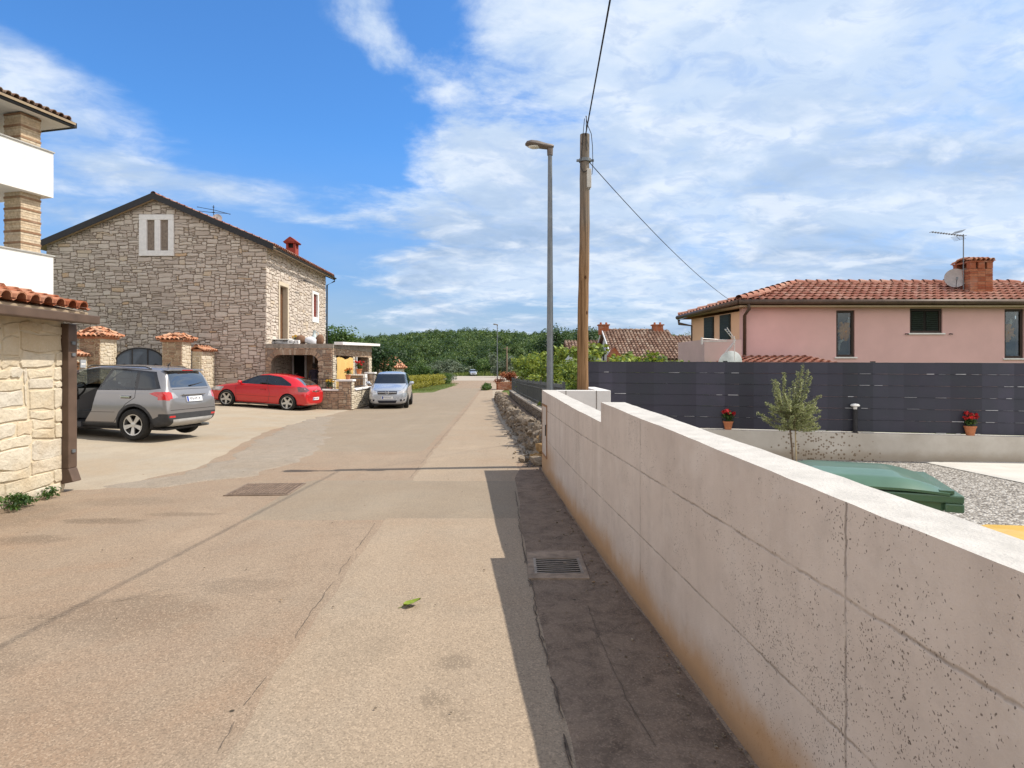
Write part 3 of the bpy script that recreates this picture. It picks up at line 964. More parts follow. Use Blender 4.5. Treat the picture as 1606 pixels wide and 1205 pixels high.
# ================================================================ stone house
def stone_house():
    X0, X1, Y0, Y1 = -20.7, -10.94, 27.5, 36.3
    AX, ZE, ZA, GZ = -15.8, 7.02, 9.08, -0.3
    o = (X1, Y0, GZ)
    t = thing('stone_house', 'two-storey rubble stone house with dark edged gable roof and white framed twin window', 'house', o)
    B = lambda mb, name, mats, par=None, **k: mb.build(name, mats, par or t, origin=o if par is None else None, **k)
    roofz = lambda x: ZE + (ZA - ZE) * (x - X0) / (AX - X0) if x < AX else ZA - (ZA - ZE) * (x - AX) / (X1 - AX)
    # walls: mortar cores with the stones laid over them
    m = MB()
    m.prism([(X0, GZ), (X1, GZ), (X1, ZE), (AX, ZA), (X0, ZE)], (0, Y0, 0), (1, 0, 0), (0, 0, 1), (0, 0.45, 0), mi=0)
    m.prism([(X0, GZ), (X1, GZ), (X1, ZE), (AX, ZA), (X0, ZE)], (0, Y1 - 0.45, 0), (1, 0, 0), (0, 0, 1), (0, 0.45, 0), mi=0)
    m.box(X0, Y0 + .45, GZ, X0 + .45, Y1 - .45, ZE, mi=0)
    # right wall left open at the door and the window
    D = (29.02, 30.05, 2.65, 5.50)
    W = (33.72, 34.85, 4.10, 5.82)
    ycut = [Y0 + .45, D[0], D[1], W[0], W[1], Y1 - .45]
    m.box(X1 - .45, ycut[0], GZ, X1, ycut[1], ZE)
    m.box(X1 - .45, D[0], GZ, X1, D[1], D[2])
    m.box(X1 - .45, D[0], D[3], X1, D[1], ZE)
    m.box(X1 - .45, D[1], GZ, X1, W[0], ZE)
    m.box(X1 - .45, W[0], GZ, X1, W[1], W[2])
    m.box(X1 - .45, W[0], W[3], X1, W[1], ZE)
    m.box(X1 - .45, W[1], GZ, X1, Y1 - .45, ZE)
    gw = (-16.54, -15.0, 6.56, 8.40)
    ins = lambda u, v: not (gw[0] < X0 + u < gw[1] and gw[2] < GZ + v < gw[3]) and GZ + v < roofz(X0 + u) - 0.02
    stones(m, (X0, Y0, GZ), (1, 0, 0), (0, 0, 1), (0, -1, 0), X1 - X0, ZA - GZ, 0.072, (3, 9), (1, 1, 2, 2, 3), ins, 0.045, 0.02, 0.014, 3, (0, 1), 1, cap=lambda u: roofz(X0 + u) - GZ - 0.01, warp=.05)
    ins2 = lambda u, v: not (D[0] - .12 < Y0 + u < D[1] + .12 and D[2] - .1 < GZ + v < D[3] + .16) and not (W[0] < Y0 + u < W[1] and W[2] < GZ + v < W[3])
    stones(m, (X1, Y0 - 0.03, GZ), (0, 1, 0), (0, 0, 1), (1, 0, 0), Y1 - Y0, ZE - GZ, 0.075, (2, 7), (1, 2, 2, 3), ins2, 0.045, 0.02, 0.014, 9, (0.45, 0.97), 1, warp=.05)
    B(m, 'wall', [K['mortar'], K['house_stone']])
    # twin window in its white stone frame
    f = MB()
    y0, y1 = Y0 - 0.09, Y0 + 0.2
    xs = [gw[0], -16.20, -15.85, -15.60, -15.25, gw[1]]
    f.box(gw[0], y0, gw[2], gw[1], y1, 6.80)
    f.box(gw[0], y0, 8.16, gw[1], y1, gw[3])
    for a, b in ((0, 1), (2, 3), (4, 5)): f.box(xs[a], y0, 6.80, xs[b], y1, 8.16)
    fr = B(f, 'window_frame', K['white_stone'], bevel=0.012)
    for a, b in ((xs[1], xs[2]), (xs[3], xs[4])):
        s = MB()
        s.box(a, Y0 + .06, 6.80, a + .05, Y0 + .1, 8.16)
        s.box(b - .05, Y0 + .06, 6.80, b, Y0 + .1, 8.16)
        s.box(a + .05, Y0 + .06, 6.80, b - .05, Y0 + .1, 6.86)
        s.box(a + .05, Y0 + .06, 8.10, b - .05, Y0 + .1, 8.16)
        so = s.build('window_sash', K['brown_wood'], fr, origin=o)
        so.location = (0, 0, 0)
        g = MB()
        g.box(a + .05, Y0 + .075, 6.86, b - .05, Y0 + .085, 8.10)
        go = g.build('window_pane', K['window_glass'], fr, origin=o)
        go.location = (0, 0, 0)
        c = MB()
        for i in range(7):
            w = (b - a) / 7
            c.box(a + i * w, Y0 + .13 + (i % 2) * .02, 6.82, a + (i + 1) * w, Y0 + .16 + (i % 2) * .02, 8.15, R.random())
        co = c.build('curtain', K['curtain'], fr, origin=o)
        co.location = (0, 0, 0)
    for ob in kids(t):
        pass
    # upstairs door in the sunny wall
    j = MB()
    j.box(X1 + .003, D[0] - .12, D[2], X1 + .06, D[0] + .02, D[3] + .16)
    j.box(X1 - .2, D[1] - .02, D[2], X1 + .06, D[1] + .12, D[3] + .16)
    j.box(X1 - .2, D[0] + .02, D[3] - .02, X1 + .06, D[1] - .02, D[3] + .16)
    B(j, 'door_frame', K['cream_plain'], bevel=0.01)
    d = MB()
    d.box(X1 - .25, D[0], D[2], X1 - .205, D[1], D[3])
    for q in (0.25, 0.75): d.box(X1 - .21, D[0] + (D[1] - D[0]) * q - .18, D[2] + .2, X1 - .19, D[0] + (D[1] - D[0]) * q + .18, D[3] - .2)
    B(d, 'door', K['brown_wood'])
    w = MB()
    w.box(X1 - .2, W[0], W[2], X1 + .07, W[1], W[2] + .30)
    w.box(X1 - .2, W[0], W[3] - .16, X1 + .07, W[1], W[3])
    w.box(X1 - .2, W[0], W[2] + .3, X1 + .07, W[0] + .2, W[3] - .16)
    w.box(X1 - .2, W[1] - .2, W[2] + .3, X1 + .07, W[1], W[3] - .16)
    B(w, 'window_frame', K['white_stone'], bevel=0.012)
    s = MB()
    s.box(X1 - .1, W[0] + .2, W[2] + .3, X1 - .05, W[1] - .2, W[3] - .16)
    for i in range(14):
        z = W[2] + .34 + i * 0.085
        s.box(X1 - .05, W[0] + .24, z, X1 - .03, W[1] - .24, z + .05)
    B(s, 'shutter', plain('red brown shutter', (0.20, 0.035, 0.025), 0.6))
    # roof
    r = MB()
    ov = 0.28
    sl = (ZA - ZE) / (X1 - AX)
    ln = Vector((1, 0, -sl)).normalized()
    L = (X1 + 0.42 - AX) * sqrt(1 + sl * sl)
    yw = Y1 - Y0 + 2 * ov
    for sgn in (1, -1):
        td = Vector((-sgn, 0, sl)).normalized()
        nd = Vector((sgn * sl, 0, 1)).normalized()
        ex = AX + sgn * (X1 + 0.42 - AX)
        ez = ZA + 0.14 - sl * (X1 + 0.42 - AX)
        # boarding under the tiles
        r.prism([(0, 0), (yw, 0), (yw, L), (0, L)], Vector((ex, Y0 - ov, ez)) - nd * 0.13, (0, 1, 0), td, nd * 0.12, 0.5, 1)
        tiles(r, (ex, Y0 - ov, ez), (0, 1, 0), td, nd, yw, L, None, 0.21, 0.36, 0.085, 4 + sgn)
    ridge_caps(r, (AX, Y0 - ov, ZA + 0.15), (AX, Y1 + ov, ZA + 0.15))
    ro = B(r, 'roof', [K['tile'], K['soffit']])
    for sgn in (1, -1):
        v = MB()
        ex = AX + sgn * (X1 + 0.44 - AX)
        ez = ZA + 0.14 - sl * (X1 + 0.44 - AX)
        for yy in (Y0 - ov - 0.03, Y1 + ov):
            v = MB()
            v.prism([(0, 0), (1, 0), (1, 1), (0, 1)], (AX, yy, ZA - 0.06), (ex - AX, 0, ez - ZA - 0.14), (0, 0, 0.29), (0, 0.03, 0))
            B(v, 'verge_board', K['black_metal'])
    g = MB()
    ex, ez = X1 + 0.5, ZA - sl * (X1 + 0.42 - AX) + 0.05
    for a, b in ((0, 1),):
        pr = [(-0.07 + 0.07 * (1 - cos(pi * i / 6)), -0.07 * sin(pi * i / 6)) for i in range(7)]
        g.prism(pr + [(q[0] * 0.8 + 0.0, q[1] * 0.75 + 0.005) for q in reversed(pr)], (ex, Y0 - ov, ez), (1, 0, 0), (0, 0, 1), (0, yw, 0))
    g.tube([(ex, Y1 + .1, ez - .05), (ex, Y1 + .1, ez - .2), (X1 + .1, Y1 - .05, ez - .45), (X1 + .09, Y1 - .05, 2.7)], .045, 8)
    B(g, 'gutter', K['black_metal'], smooth=False)
    br = MB()
    br.box(X1, 31.5, 6.0, X1 + .5, 31.53, 6.04)
    br.box(X1 + .46, 31.1, 6.0, X1 + .5, 31.9, 6.03)
    B(br, 'wall_bracket', K['black_metal'])
    # chimney rides on the roof
    c = MB()
    cx, cyy = -11.72, 33.0
    c.box(cx - .25, cyy - .25, 7.1, cx + .25, cyy + .25, 7.95, 0.4)
    for sx in (-1, 1):
        for sy in (-1, 1): c.box(cx + sx * .19 - .06, cyy + sy * .19 - .06, 7.95, cx + sx * .19 + .06, cyy + sy * .19 + .06, 8.2, 0.3)
    c.box(cx - .15, cyy - .15, 7.95, cx + .15, cyy + .15, 8.18, 0.0, 1)
    c.box(cx - .34, cyy - .34, 8.2, cx + .34, cyy + .34, 8.25, 0.4)
    c.prism([(-.38, 0), (.38, 0), (.03, .27), (-.03, .27)], (cx, cyy - .36, 8.25), (1, 0, 0), (0, 0, 1), (0, .72, 0), 0.3)
    co = c.build('chimney', [plain('red chimney', (0.27, 0.05, 0.035), 0.8, var=.3, nsc=8), K['dark_void']], ro, origin=o)
    co.location = (0, 0, 0)
    # porch on the sunny side
    PX, PT, PB = -7.95, 2.66, 2.48
    p = MB()
    # front wall with the wide flattened arch
    ax0, ax1, at_, cr = -10.68, -8.56, 2.17, 0.42
    arch = [(ax0, GZ)] + [(ax0 + cr * (1 - cos(pi / 2 * i / 6)), at_ - cr + cr * sin(pi / 2 * i / 6)) for i in range(7)] + [(ax1 - cr * (1 - sin(pi / 2 * i / 6)), at_ - cr + cr * cos(pi / 2 * i / 6)) for i in range(7)] + [(ax1, GZ)]
    poly = [(X1 + .0, GZ)] + arch + [(PX, GZ), (PX, PB), (X1, PB)]
    vs = [(q[0], 27.42, q[1]) for q in poly] + [(q[0], 27.86, q[1]) for q in poly]
    n = len(poly)
    # split the outline into convex pieces so it triangulates cleanly
    p.box(X1, 27.42, GZ, ax0, 27.86, at_ - cr)
    p.box(ax1, 27.42, GZ, PX, 27.86, at_ - cr)
    p.box(X1, 27.42, at_, PX, 27.86, PB)
    for i in range(6):
        t0, t1 = pi / 2 * i / 6, pi / 2 * (i + 1) / 6
        for xa, sg, xe in ((ax0, 1, X1), (ax1, -1, PX)):
            xa0, xa1 = xa + sg * cr * (1 - cos(t0)), xa + sg * cr * (1 - cos(t1))
            za, zb = at_ - cr + cr * sin(t0), at_ - cr + cr * sin(t1)
            p.prism([(xe, za), (xa0, za), (xa1, zb), (xe, zb)], (0, 27.42, 0), (1, 0, 0), (0, 0, 1), (0, .44, 0))
    oy = 27.42

    def inarch(x, z):
        if x < ax0 or x > ax1: return False
        if z > at_: return False
        e = min(x - ax0, ax1 - x)
        if e < cr and z > at_ - cr: return (cr - e) ** 2 + (z - (at_ - cr)) ** 2 < cr * cr
        return True
    stones(p, (X1, oy, GZ), (1, 0, 0), (0, 0, 1), (0, -1, 0), PX - X1, PB - GZ, 0.09, (2, 5), (1, 1, 2), lambda u, v: not inarch(X1 + u, GZ + v) and not (GZ + v < at_ + .24 and ax0 - .15 < X1 + u < ax1 + .15 and GZ + v > at_ - .3), 0.04, 0.015, 0.01, 21, (0.0, 1), 1)
    # voussoirs
    for i in range(17):
        x = ax0 + .28 + (ax1 - ax0 - .56) * i / 16
        lean = (i - 8) * .012
        p.prism([(-.055, 0), (.055, 0), (.06 + lean, .24), (-.06 + lean, .24)], (x, oy - .035, at_ + .0), (1, 0, 0), (0, 0, 1), (0, .05, 0), R.random(), 1)
    for sg, xa in ((1, ax0), (-1, ax1)):
        for i in range(5):
            a = pi / 2 * (i + .5) / 5
            c0 = Vector((xa + sg * cr, oy - .03, at_ - cr))
            dr = Vector((-sg * cos(a), 0, sin(a)))
            tn = Vector((-dr.z, 0, dr.x))
            p.prism([(-.05, 0), (.05, 0), (.07, .22), (-.07, .22)], c0 + dr * cr, tn, dr, (0, .05, 0), R.random(), 1)
    # right side: front pier, middle column, end pier
    for y0, y1, m2 in ((27.42, 27.95, 1), (30.9, 31.25, 1), (34.3, 34.95, 1)):
        p.box(PX - .45, y0 + (.44 if y0 < 27.5 else 0), GZ, PX, y1, PB - .32)
        stones(p, (PX, y0, GZ), (0, 1, 0), (0, 0, 1), (1, 0, 0), y1 - y0, PB - .32 - GZ, 0.085, (2, 4), (1, 2), None, 0.035, 0.014, 0.008, int(y0), (0.5, 1), 2)  # road side of each pier in paler stone, its sunlight painted in
        if y0 > 28: stones(p, (PX - .45, y0, GZ), (1, 0, 0), (0, 0, 1), (0, -1, 0), .45, PB - .32 - GZ, 0.085, (2, 4), (1, 2), None, 0.03, 0.014, 0.008, int(y0) + 1, (0, 1), 1)
    p.box(PX - .45, 27.86, PB - .32, PX, 34.95, PB)
    stones(p, (PX, 27.42, PB - .32), (0, 1, 0), (0, 0, 1), (1, 0, 0), 7.5, .32, 0.08, (2, 5), (1, 2), None, 0.03, 0.014, 0.008, 77, (0.2, 1), 1)
    p.box(X1, 34.5, GZ, PX - .45, 34.95, PB)
    # floor of the porch
    p.box(X1, 27.86, GZ, PX - .45, 34.5, 0.06)
    B(p, 'porch', [K['mortar'], K['brick_stone'], K['cream_stone']])
    s = MB()
    s.prism([(27.40, PB), (35.0, PB), (35.0, PT + .2), (27.40, PT)], (X1 + .03, 0, 0), (0, 1, 0), (0, 0, 1), (PX + .02 - X1 - .03, 0, 0))
    B(s, 'porch_slab', plain('rough concrete slab', (0.26, 0.235, 0.20), 0.95, var=.3, nsc=6, bump=.5, bsc=40))
    e = MB()
    e.prism([(27.55, PT - .04), (35.3, PT + .17), (35.3, PT + .30), (27.55, PT + .09)], (PX + .022, 0, 0), (0, 1, 0), (0, 0, 1), (.40, 0, 0))
    B(e, 'slab_edge', K['white_stone'], bevel=.01)
    i_ = MB()
    i_.box(X1 + .02, 30.6, 0.06, PX - .45, 30.8, PB, 0.4)
    B(i_, 'inner_wall', plain('porch inner wall', (0.30, 0.21, 0.15), 0.9, var=.3, nsc=6))
    for x0, x1, mm in ((-10.98 + .12, -10.15, 'dark_void'), (-9.35, -9.1, 'dark_void')):
        w = MB()
        for a, b, c0, c1 in ((x0, x0 + .09, .1, 2.35), (x1 - .09, x1, .1, 2.35), (x0 + .09, x1 - .09, 2.27, 2.35)): w.box(a, 30.52, c0, b, 30.6, c1)
        fo = B(w, 'inner_frame', K['white_stone'])
        q = MB()
        q.box(x0 + .09, 30.56, .1, x1 - .09, 30.595, 2.27)
        qo = q.build('inner_pane', K[mm], fo, origin=o)
        qo.location = (0, 0, 0)
    for x in (-9.62, -9.0, -8.68):
        w = MB()
        w.box(x - .035, 30.0, .06, x + .035, 30.07, PB)
        B(w, 'porch_post', K['white_stone'])
    w = MB()
    w.box(PX - .04, 31.45, .0, PX + .06, 31.55, PB - .32)
    B(w, 'porch_post', K['white_stone'])
    # yellow sun blind hanging in the side opening
    b = MB()
    nn = 18
    vs = []
    for k in range(2):
        for i in range(nn + 1):
            for q in range(7):
                y = 27.98 + 2.75 * i / nn
                z = 2.14 - .16 * sin(pi * min(1, i / 8)) * (1 - q / 6) * .0 - q * .31
                if q == 0: z = 2.05 + .06 * sin(i * .5)
                vs.append((PX + .02 - k * .012 + .035 * sin(i * 1.1) + .02 * sin(q), y, z))
    w7 = 7
    fs = []
    off = (nn + 1) * w7
    for i in range(nn):
        for q in range(6):
            a = i * w7 + q
            fs.append((a, a + w7, a + w7 + 1, a + 1))
            fs.append((off + a, off + a + 1, off + a + w7 + 1, off + a + w7))
    b.add(vs, fs)
    B(b, 'sun_blind', plain('yellow canvas', (0.60, 0.40, 0.14), 0.9, var=.08, nsc=2), smooth=True)
    return t


K['curtain'] = leaf_mat('pale curtain', (0.05, 0.022, 0.018), (0.12, 0.06, 0.05), (0.20, 0.13, 0.11), 0.1)
K['cream_plain'] = plain('cream render', (0.56, 0.48, 0.37), 0.9, var=.08, nsc=5)
K['soffit'] = plain('beige boarding', (0.46, 0.36, 0.25), 0.85, var=.1, nsc=5)


def fix_children(t):
    """parts built in world coordinates are set back to the thing's own frame"""
    inv = Matrix.Translation(-Vector(t.location))
    for ch in kids(t):
        ch.location = Vector(ch.location) - Vector(t.location)


sh = stone_house()
fix_children(sh)


# ================================================================ gate, pillars, walls by the house
def tile_hat(m, x0, y0, x1, y1, z, h, mi=0, seed=1):
    """small four-sided tiled cap"""
    cx, cyy = (x0 + x1) / 2, (y0 + y1) / 2
    m.box(x0 + .1, y0 + .1, z - .05, x1 - .1, y1 - .1, z + .03, .2, mi)
    for (ax, ay, bx, by) in ((x0, y0, x1, y0), (x1, y0, x1, y1), (x1, y1, x0, y1), (x0, y1, x0, y0)):
        a, b, c = Vector((ax, ay, z)), Vector((bx, by, z)), Vector((cx, cyy, z + h))
        sdv = (b - a)
        W = sdv.length
        sdv.normalize()
        mid = (a + b) / 2
        td = (c - mid)
        L = td.length
        td.normalize()
        nd = sdv.cross(td)
        if nd.z < 0: nd = -nd
        tiles(m, a, sdv, td, nd, W, L, lambda s, q: abs(s - W / 2) < (W / 2) * (1 - max(0, q - .12) / L) + .06, 0.19, 0.30, 0.08, seed, (0, 1), mi)
    for (px, py) in ((x0, y0), (x1, y0), (x1, y1), (x0, y1)): ridge_caps(m, (px, py, z + .05), (cx, cyy, z + h + .05), .08, .28, seed, mi)


def gate_pillar(label, x0, y0, x1, y1, h, hat):
    g = gh((x0 + x1) / 2, y0)
    t = thing('gate_pillar', label, 'gate pillar', ((x0 + x1) / 2, (y0 + y1) / 2, g), 0, 'gate pillars')
    o = Vector(t.location)
    m = MB()
    m.box(x0, y0, g - .1, x1, y1, h)
    stones(m, (x0, y0, g), (1, 0, 0), (0, 0, 1), (0, -1, 0), x1 - x0, h - g, .075, (2, 5), (1, 2, 2), None, .03, .012, .008, int(-x0 * 10), (0, .8), 1)
    stones(m, (x1, y0, g), (0, 1, 0), (0, 0, 1), (1, 0, 0), y1 - y0, h - g, .075, (2, 5), (1, 2, 2), None, .03, .012, .008, int(-x0 * 11), (.3, 1), 2)  # sun-facing side in paler stone: the sunlight is put into the colour
    b = m.build('pillar', [K['mortar_pale'], K['brick_stone'], K['cream_stone']], t, origin=o)
    b.location = (0, 0, 0)
    c = MB()
    tile_hat(c, x0 - .16, y0 - .16, x1 + .18, y1 + .16, h, hat)
    b = c.build('tile_cap', K['tile_pale'], t, origin=o)
    b.location = (0, 0, 0)


gate_pillar('stone gate pillar with pointed tile cap, taller one left of the metal gate', -16.8, 24.0, -15.98, 25.0, 2.78, .38)
gate_pillar('stone gate pillar with flatter tile cap between metal gate and low wall', -14.42, 25.5, -13.60, 26.2, 2.72, .26)


def side_wall(label, x, y0, y1, h, seed, w=.4):
    g = gh(x, y0)
    t = thing('garden_wall', label, 'wall', (x, (y0 + y1) / 2, g), 0, 'tile capped walls by the gate')
    o = Vector(t.location)
    m = MB()
    m.box(x - w, y0, g - .1, x, y1, h)
    stones(m, (x, y0, g), (0, 1, 0), (0, 0, 1), (1, 0, 0), y1 - y0, h - g, .09, (2, 5), (1, 2, 2), None, .035, .014, .01, seed, (.2, 1), 1)
    stones(m, (x - w, y0, g), (1, 0, 0), (0, 0, 1), (0, -1, 0), w, h - g, .09, (2, 4), (1, 2), None, .03, .014, .01, seed + 1, (0, 1), 1)
    b = m.build('wall', [K['mortar_pale'], K['cream_stone']], t, origin=o)
    b.location = (0, 0, 0)
    c = MB()
    a = .24
    W = y1 - y0 + .1
    for sg in (1, -1):
        td = Vector((-sg, 0, .5)).normalized()
        nd = Vector((sg * .5, 0, 1)).normalized()
        tiles(c, (x - w / 2 + sg * (w / 2 + .16), y0 - .05, h + .01), (0, 1, 0), td, nd, W, (w / 2 + .16) * 1.12, None, .19, .32, .08, seed + sg)
    c.box(x - w + .02, y0 + .02, h, x - .02, y1 - .02, h + .1, .3)
    ridge_caps(c, (x - w / 2, y0 - .05, h + .19), (x - w / 2, y1 + .05, h + .19), .09, .3, seed)
    b = c.build('tile_cap', K['tile_pale'], t, origin=o)
    b.location = (0, 0, 0)
    return t


side_wall('cream stone wall with sloping tile cap left of the taller gate pillar', -16.45, 20.5, 23.95, 2.02, 31)
side_wall('cream stone wall with tile cap between gate pillar and stone house', -13.18, 26.25, 27.4, 2.28, 41)
t = thing('mailbox', 'small brown letter box on the cream wall by the gate pillar', 'mailbox', (-16.4, 23.1, 1.35))
m = MB()
m.box(0, -.17, 0, .12, .17, .42)
m.prism([(-.01, .42), (.16, .42), (.0, .52)], (0, -.19, 0), (1, 0, 0), (0, 0, 1), (0, .38, 0))
m.build('body', K['brown_wood'], t)
m = MB()
m.box(.12, -.11, .27, .128, .11, .31)
m.build('slot', K['dark_void'], t)
t = thing('wall_plate', 'small grey plate on the cream wall beside the letter box', 'plate', (-16.4, 23.62, 1.6))
m = MB()
m.box(0, -.15, 0, .03, .15, .3)
m.build('plate', plain('grey plate', (.33, .36, .4), .5), t, bevel=.006)
m = MB()
m.box(.03, -.11, .12, .034, .11, .17)
m.build('stripe', K['white_paint'], t)


def metal_gate():
    a, b = Vector((-15.95, 24.95, 0)), Vector((-14.45, 25.62, 0))
    d = (b - a)
    W = d.length
    t = thing('metal_gate', 'dark blue grey arched metal gate with ring ornaments', 'gate', (a.x, a.y, gh(a.x, a.y)), math.atan2(d.y, d.x))
    m = MB()
    arc = lambda u: 1.72 + .60 * sqrt(max(0, 1 - ((u - W / 2) / (W / 2 * 1.06)) ** 2))
    n = 24
    for i in range(n):
        u0, u1 = W * i / n, W * (i + 1) / n
        m.prism([(u0, .08), (u1, .08), (u1, arc(u1)), (u0, arc(u0))], (0, 0, 0), (1, 0, 0), (0, 0, 1), (0, .02, 0))
    m.build('panel', plain('blue grey painted steel', (.075, .095, .125), .5, .2, var=.12, nsc=3), t)
    f = MB()
    f.tube([(W * i / n, 0, arc(W * i / n) + .02) for i in range(n + 1)], .035, 6)
    for u in (0.0, W / 3, 2 * W / 3, W): f.box(u - .022, -.03, .05, u + .022, .03, arc(min(max(u, .02), W - .02)))
    f.box(0, -.028, .05, W, .028, .1)
    f.box(0, -.028, 1.08, W, .028, 1.12)
    f.build('frame', K['black_metal'], t)
    for u in (W / 6, W / 2, 5 * W / 6):
        r = MB()
        r.tube([(u + .11 * cos(2 * pi * i / 16), -.03, 1.55 + .13 * sin(2 * pi * i / 16)) for i in range(17)], .014, 5, False)
        r.tube([(u, -.03, 1.40), (u, -.03, 1.70)], .012, 5)
        r.tube([(u - .1, -.03, 1.55), (u + .1, -.03, 1.55)], .012, 5)
        r.build('ornament', K['black_metal'], t)


metal_gate()


# ================================================================ balcony house at the left edge
def balcony_house():
    ang = math.atan2(.242, .97)
    # own frame: +x outwards (to the right), +y away along the front
    t = thing('balcony_house', 'white balcony house with striped brick pillars and tiled eaves at left edge', 'house', (-13.05, 17.6, gh(-13, 17.6)), -ang)
    z0 = t.location.z
    Z = lambda z: z - z0
    L = 6.5
    for zb, zt in ((6.43, 7.70), (3.45, 4.76), ):
        m = MB()
        m.box(-.16, -L, Z(zb), 0, 0, Z(zt))
        m.box(-3.5, -.16, Z(zb), -.16, 0, Z(zt))
        m.box(-3.5, -L, Z(zb), -.16, -.16, Z(zb) + .2)
        pb = m.build('balcony', K['white_paint'], t)
        c = MB()
        c.box(-.19, -L - .02, Z(zt), .03, .03, Z(zt) + .035)
        c.box(-3.5, -.19, Z(zt), -.19, .03, Z(zt) + .035)
        c.build('coping', plain('grey coping', (.40, .39, .37), .7), pb)
    w = MB()
    w.box(-3.5, -L, Z(-.3), -.3, -.3, Z(3.45))
    w.box(-9, -L, Z(-.3), -3.5, -.3, Z(8.55))
    w.build('wall', K['white_paint'], t)
    bm_ = tile_mat('banded brick', [(0, (.25, .14, .08)), (.4, (.50, .37, .24)), (.7, (.58, .46, .32)), (1, (.62, .53, .40))])
    for zb, zt in ((4.7, 6.45), (7.6, 8.60)):
        st = MB()
        n = int((zt - zb) / .062)
        for i in range(n):
            k = i % 5
            e = .016 if k == 0 else (.006 if k in (2, 4) else 0)
            st.box(-.80 - e, -.75 - e, Z(zb) + i * (zt - zb) / n, -.22 + e, -.20 + e, Z(zb) + (i + 1) * (zt - zb) / n - .004, R.uniform(.0, .12) if k == 0 else R.uniform(.55, 1))
        st.build('brick_pillar', bm_, t)
    # roof
    r = MB()
    ex = .12
    zr = Z(8.70)
    td, nd = Vector((-1, 0, .32)).normalized(), Vector((.32, 0, 1)).normalized()
    r.prism([(-L, -.1), (.5, -.1), (.5, 5), (-L, 5)], (ex, 0, zr), (0, 1, 0), td, nd * .06, .5, 1)
    tiles(r, Vector((ex, -L, zr)) + nd * .06, (0, 1, 0), td, nd, L + .55, 4.8, None, .21, .36, .085, 5)
    r.box(-6, -L, zr - .07, ex - .06, .5, zr - .03, .5, 2)
    r.build('roof', [K['tile_old'], K['soffit'], K['white_paint']], t)
    f = MB()
    f.box(ex - .03, -L, zr - .09, ex + .05, .58, zr + .06)
    f.box(-6, .5, zr - .09, ex - .03, .58, zr + .06)
    f.build('gutter', K['black_metal'], t)


balcony_house()


# ================================================================ carport building beside the camera
def stone_shed():
    XF, Y0, Y1, H = -5.80, -4.0, 8.0, 2.20
    t = thing('stone_shed', 'pale limestone block shed with orange tiled eaves and brown gutter', 'shed', (XF, Y1, 0))
    o = Vector(t.location)
    m = MB()
    m.box(-9.5, Y0, -.1, XF, Y1, H)
    m.box(-9.5, Y0, H, XF - .1, Y1, H + .05)
    stones(m, (XF, 2.0, -.02), (0, 1, 0), (0, 0, 1), (1, 0, 0), Y1 - 2.0, H, .062, (4, 12), (1, 2, 2, 3, 3, 4), None, .02, .014, .016, 15, (0, 1), 1, None, .05)
    stones(m, (-9.5, Y1, -.02), (1, 0, 0), (0, 0, 1), (0, 1, 0), 3.7, H, .072, (4, 11), (2, 2, 3, 3, 4), None, .026, .016, .016, 16, (0, 1), 1, None, .05)
    b = m.build('wall', [K['mortar_pale'], K['near_stone']], t, origin=o)
    b.location = (0, 0, 0)
    r = MB()
    td, nd = Vector((-1, 0, .22)).normalized(), Vector((.22, 0, 1)).normalized()
    ex = XF + .24
    r.prism([(0, 0), (Y1 - Y0 + .1, 0), (Y1 - Y0 + .1, 4), (0, 4)], (ex, Y0, H + .07), (0, 1, 0), td, nd * .05, .5, 1)
    tiles(r, Vector((ex + .06, Y0, H + .07)) + nd * .06, (0, 1, 0), td, nd, Y1 - Y0 + .12, 4, None, .20, .36, .078, 25)
    b = r.build('roof', [K['tile_orange'], K['soffit']], t, origin=o)
    b.location = (0, 0, 0)
    g = MB()
    g.box(ex - .02, Y0, H - .03, ex + .13, Y1 + .16, H + .08)
    b = g.build('gutter', K['brown_metal'], t, origin=o, bevel=.012)
    b.location = (0, 0, 0)
    p = MB()
    p.box(-5.855, 7.95, .30, -5.70, 8.11, H - .03)
    p.prism([(0, .30), (.155, .30), (.215, .13), (.06, .10)], (-5.855, 7.95, 0), (1, 0, 0), (0, 0, 1), (0, .16, 0))
    b = p.build('downpipe', K['brown_metal'], t, origin=o, bevel=.01)
    b.location = (0, 0, 0)
    for z in (1.75, 1.9, .5):
        k = MB()
        k.box(-5.70, 8.0, z, -5.685, 8.06, z + .04)
        b = k.build('pipe_clip', K['pole_metal'], t, origin=o)
        b.location = (0, 0, 0)


K['tile_orange'] = tile_mat('orange roof tile', [(0, (.33, .11, .055)), (.5, (.45, .165, .09)), (1, (.50, .25, .155))])
stone_shed()


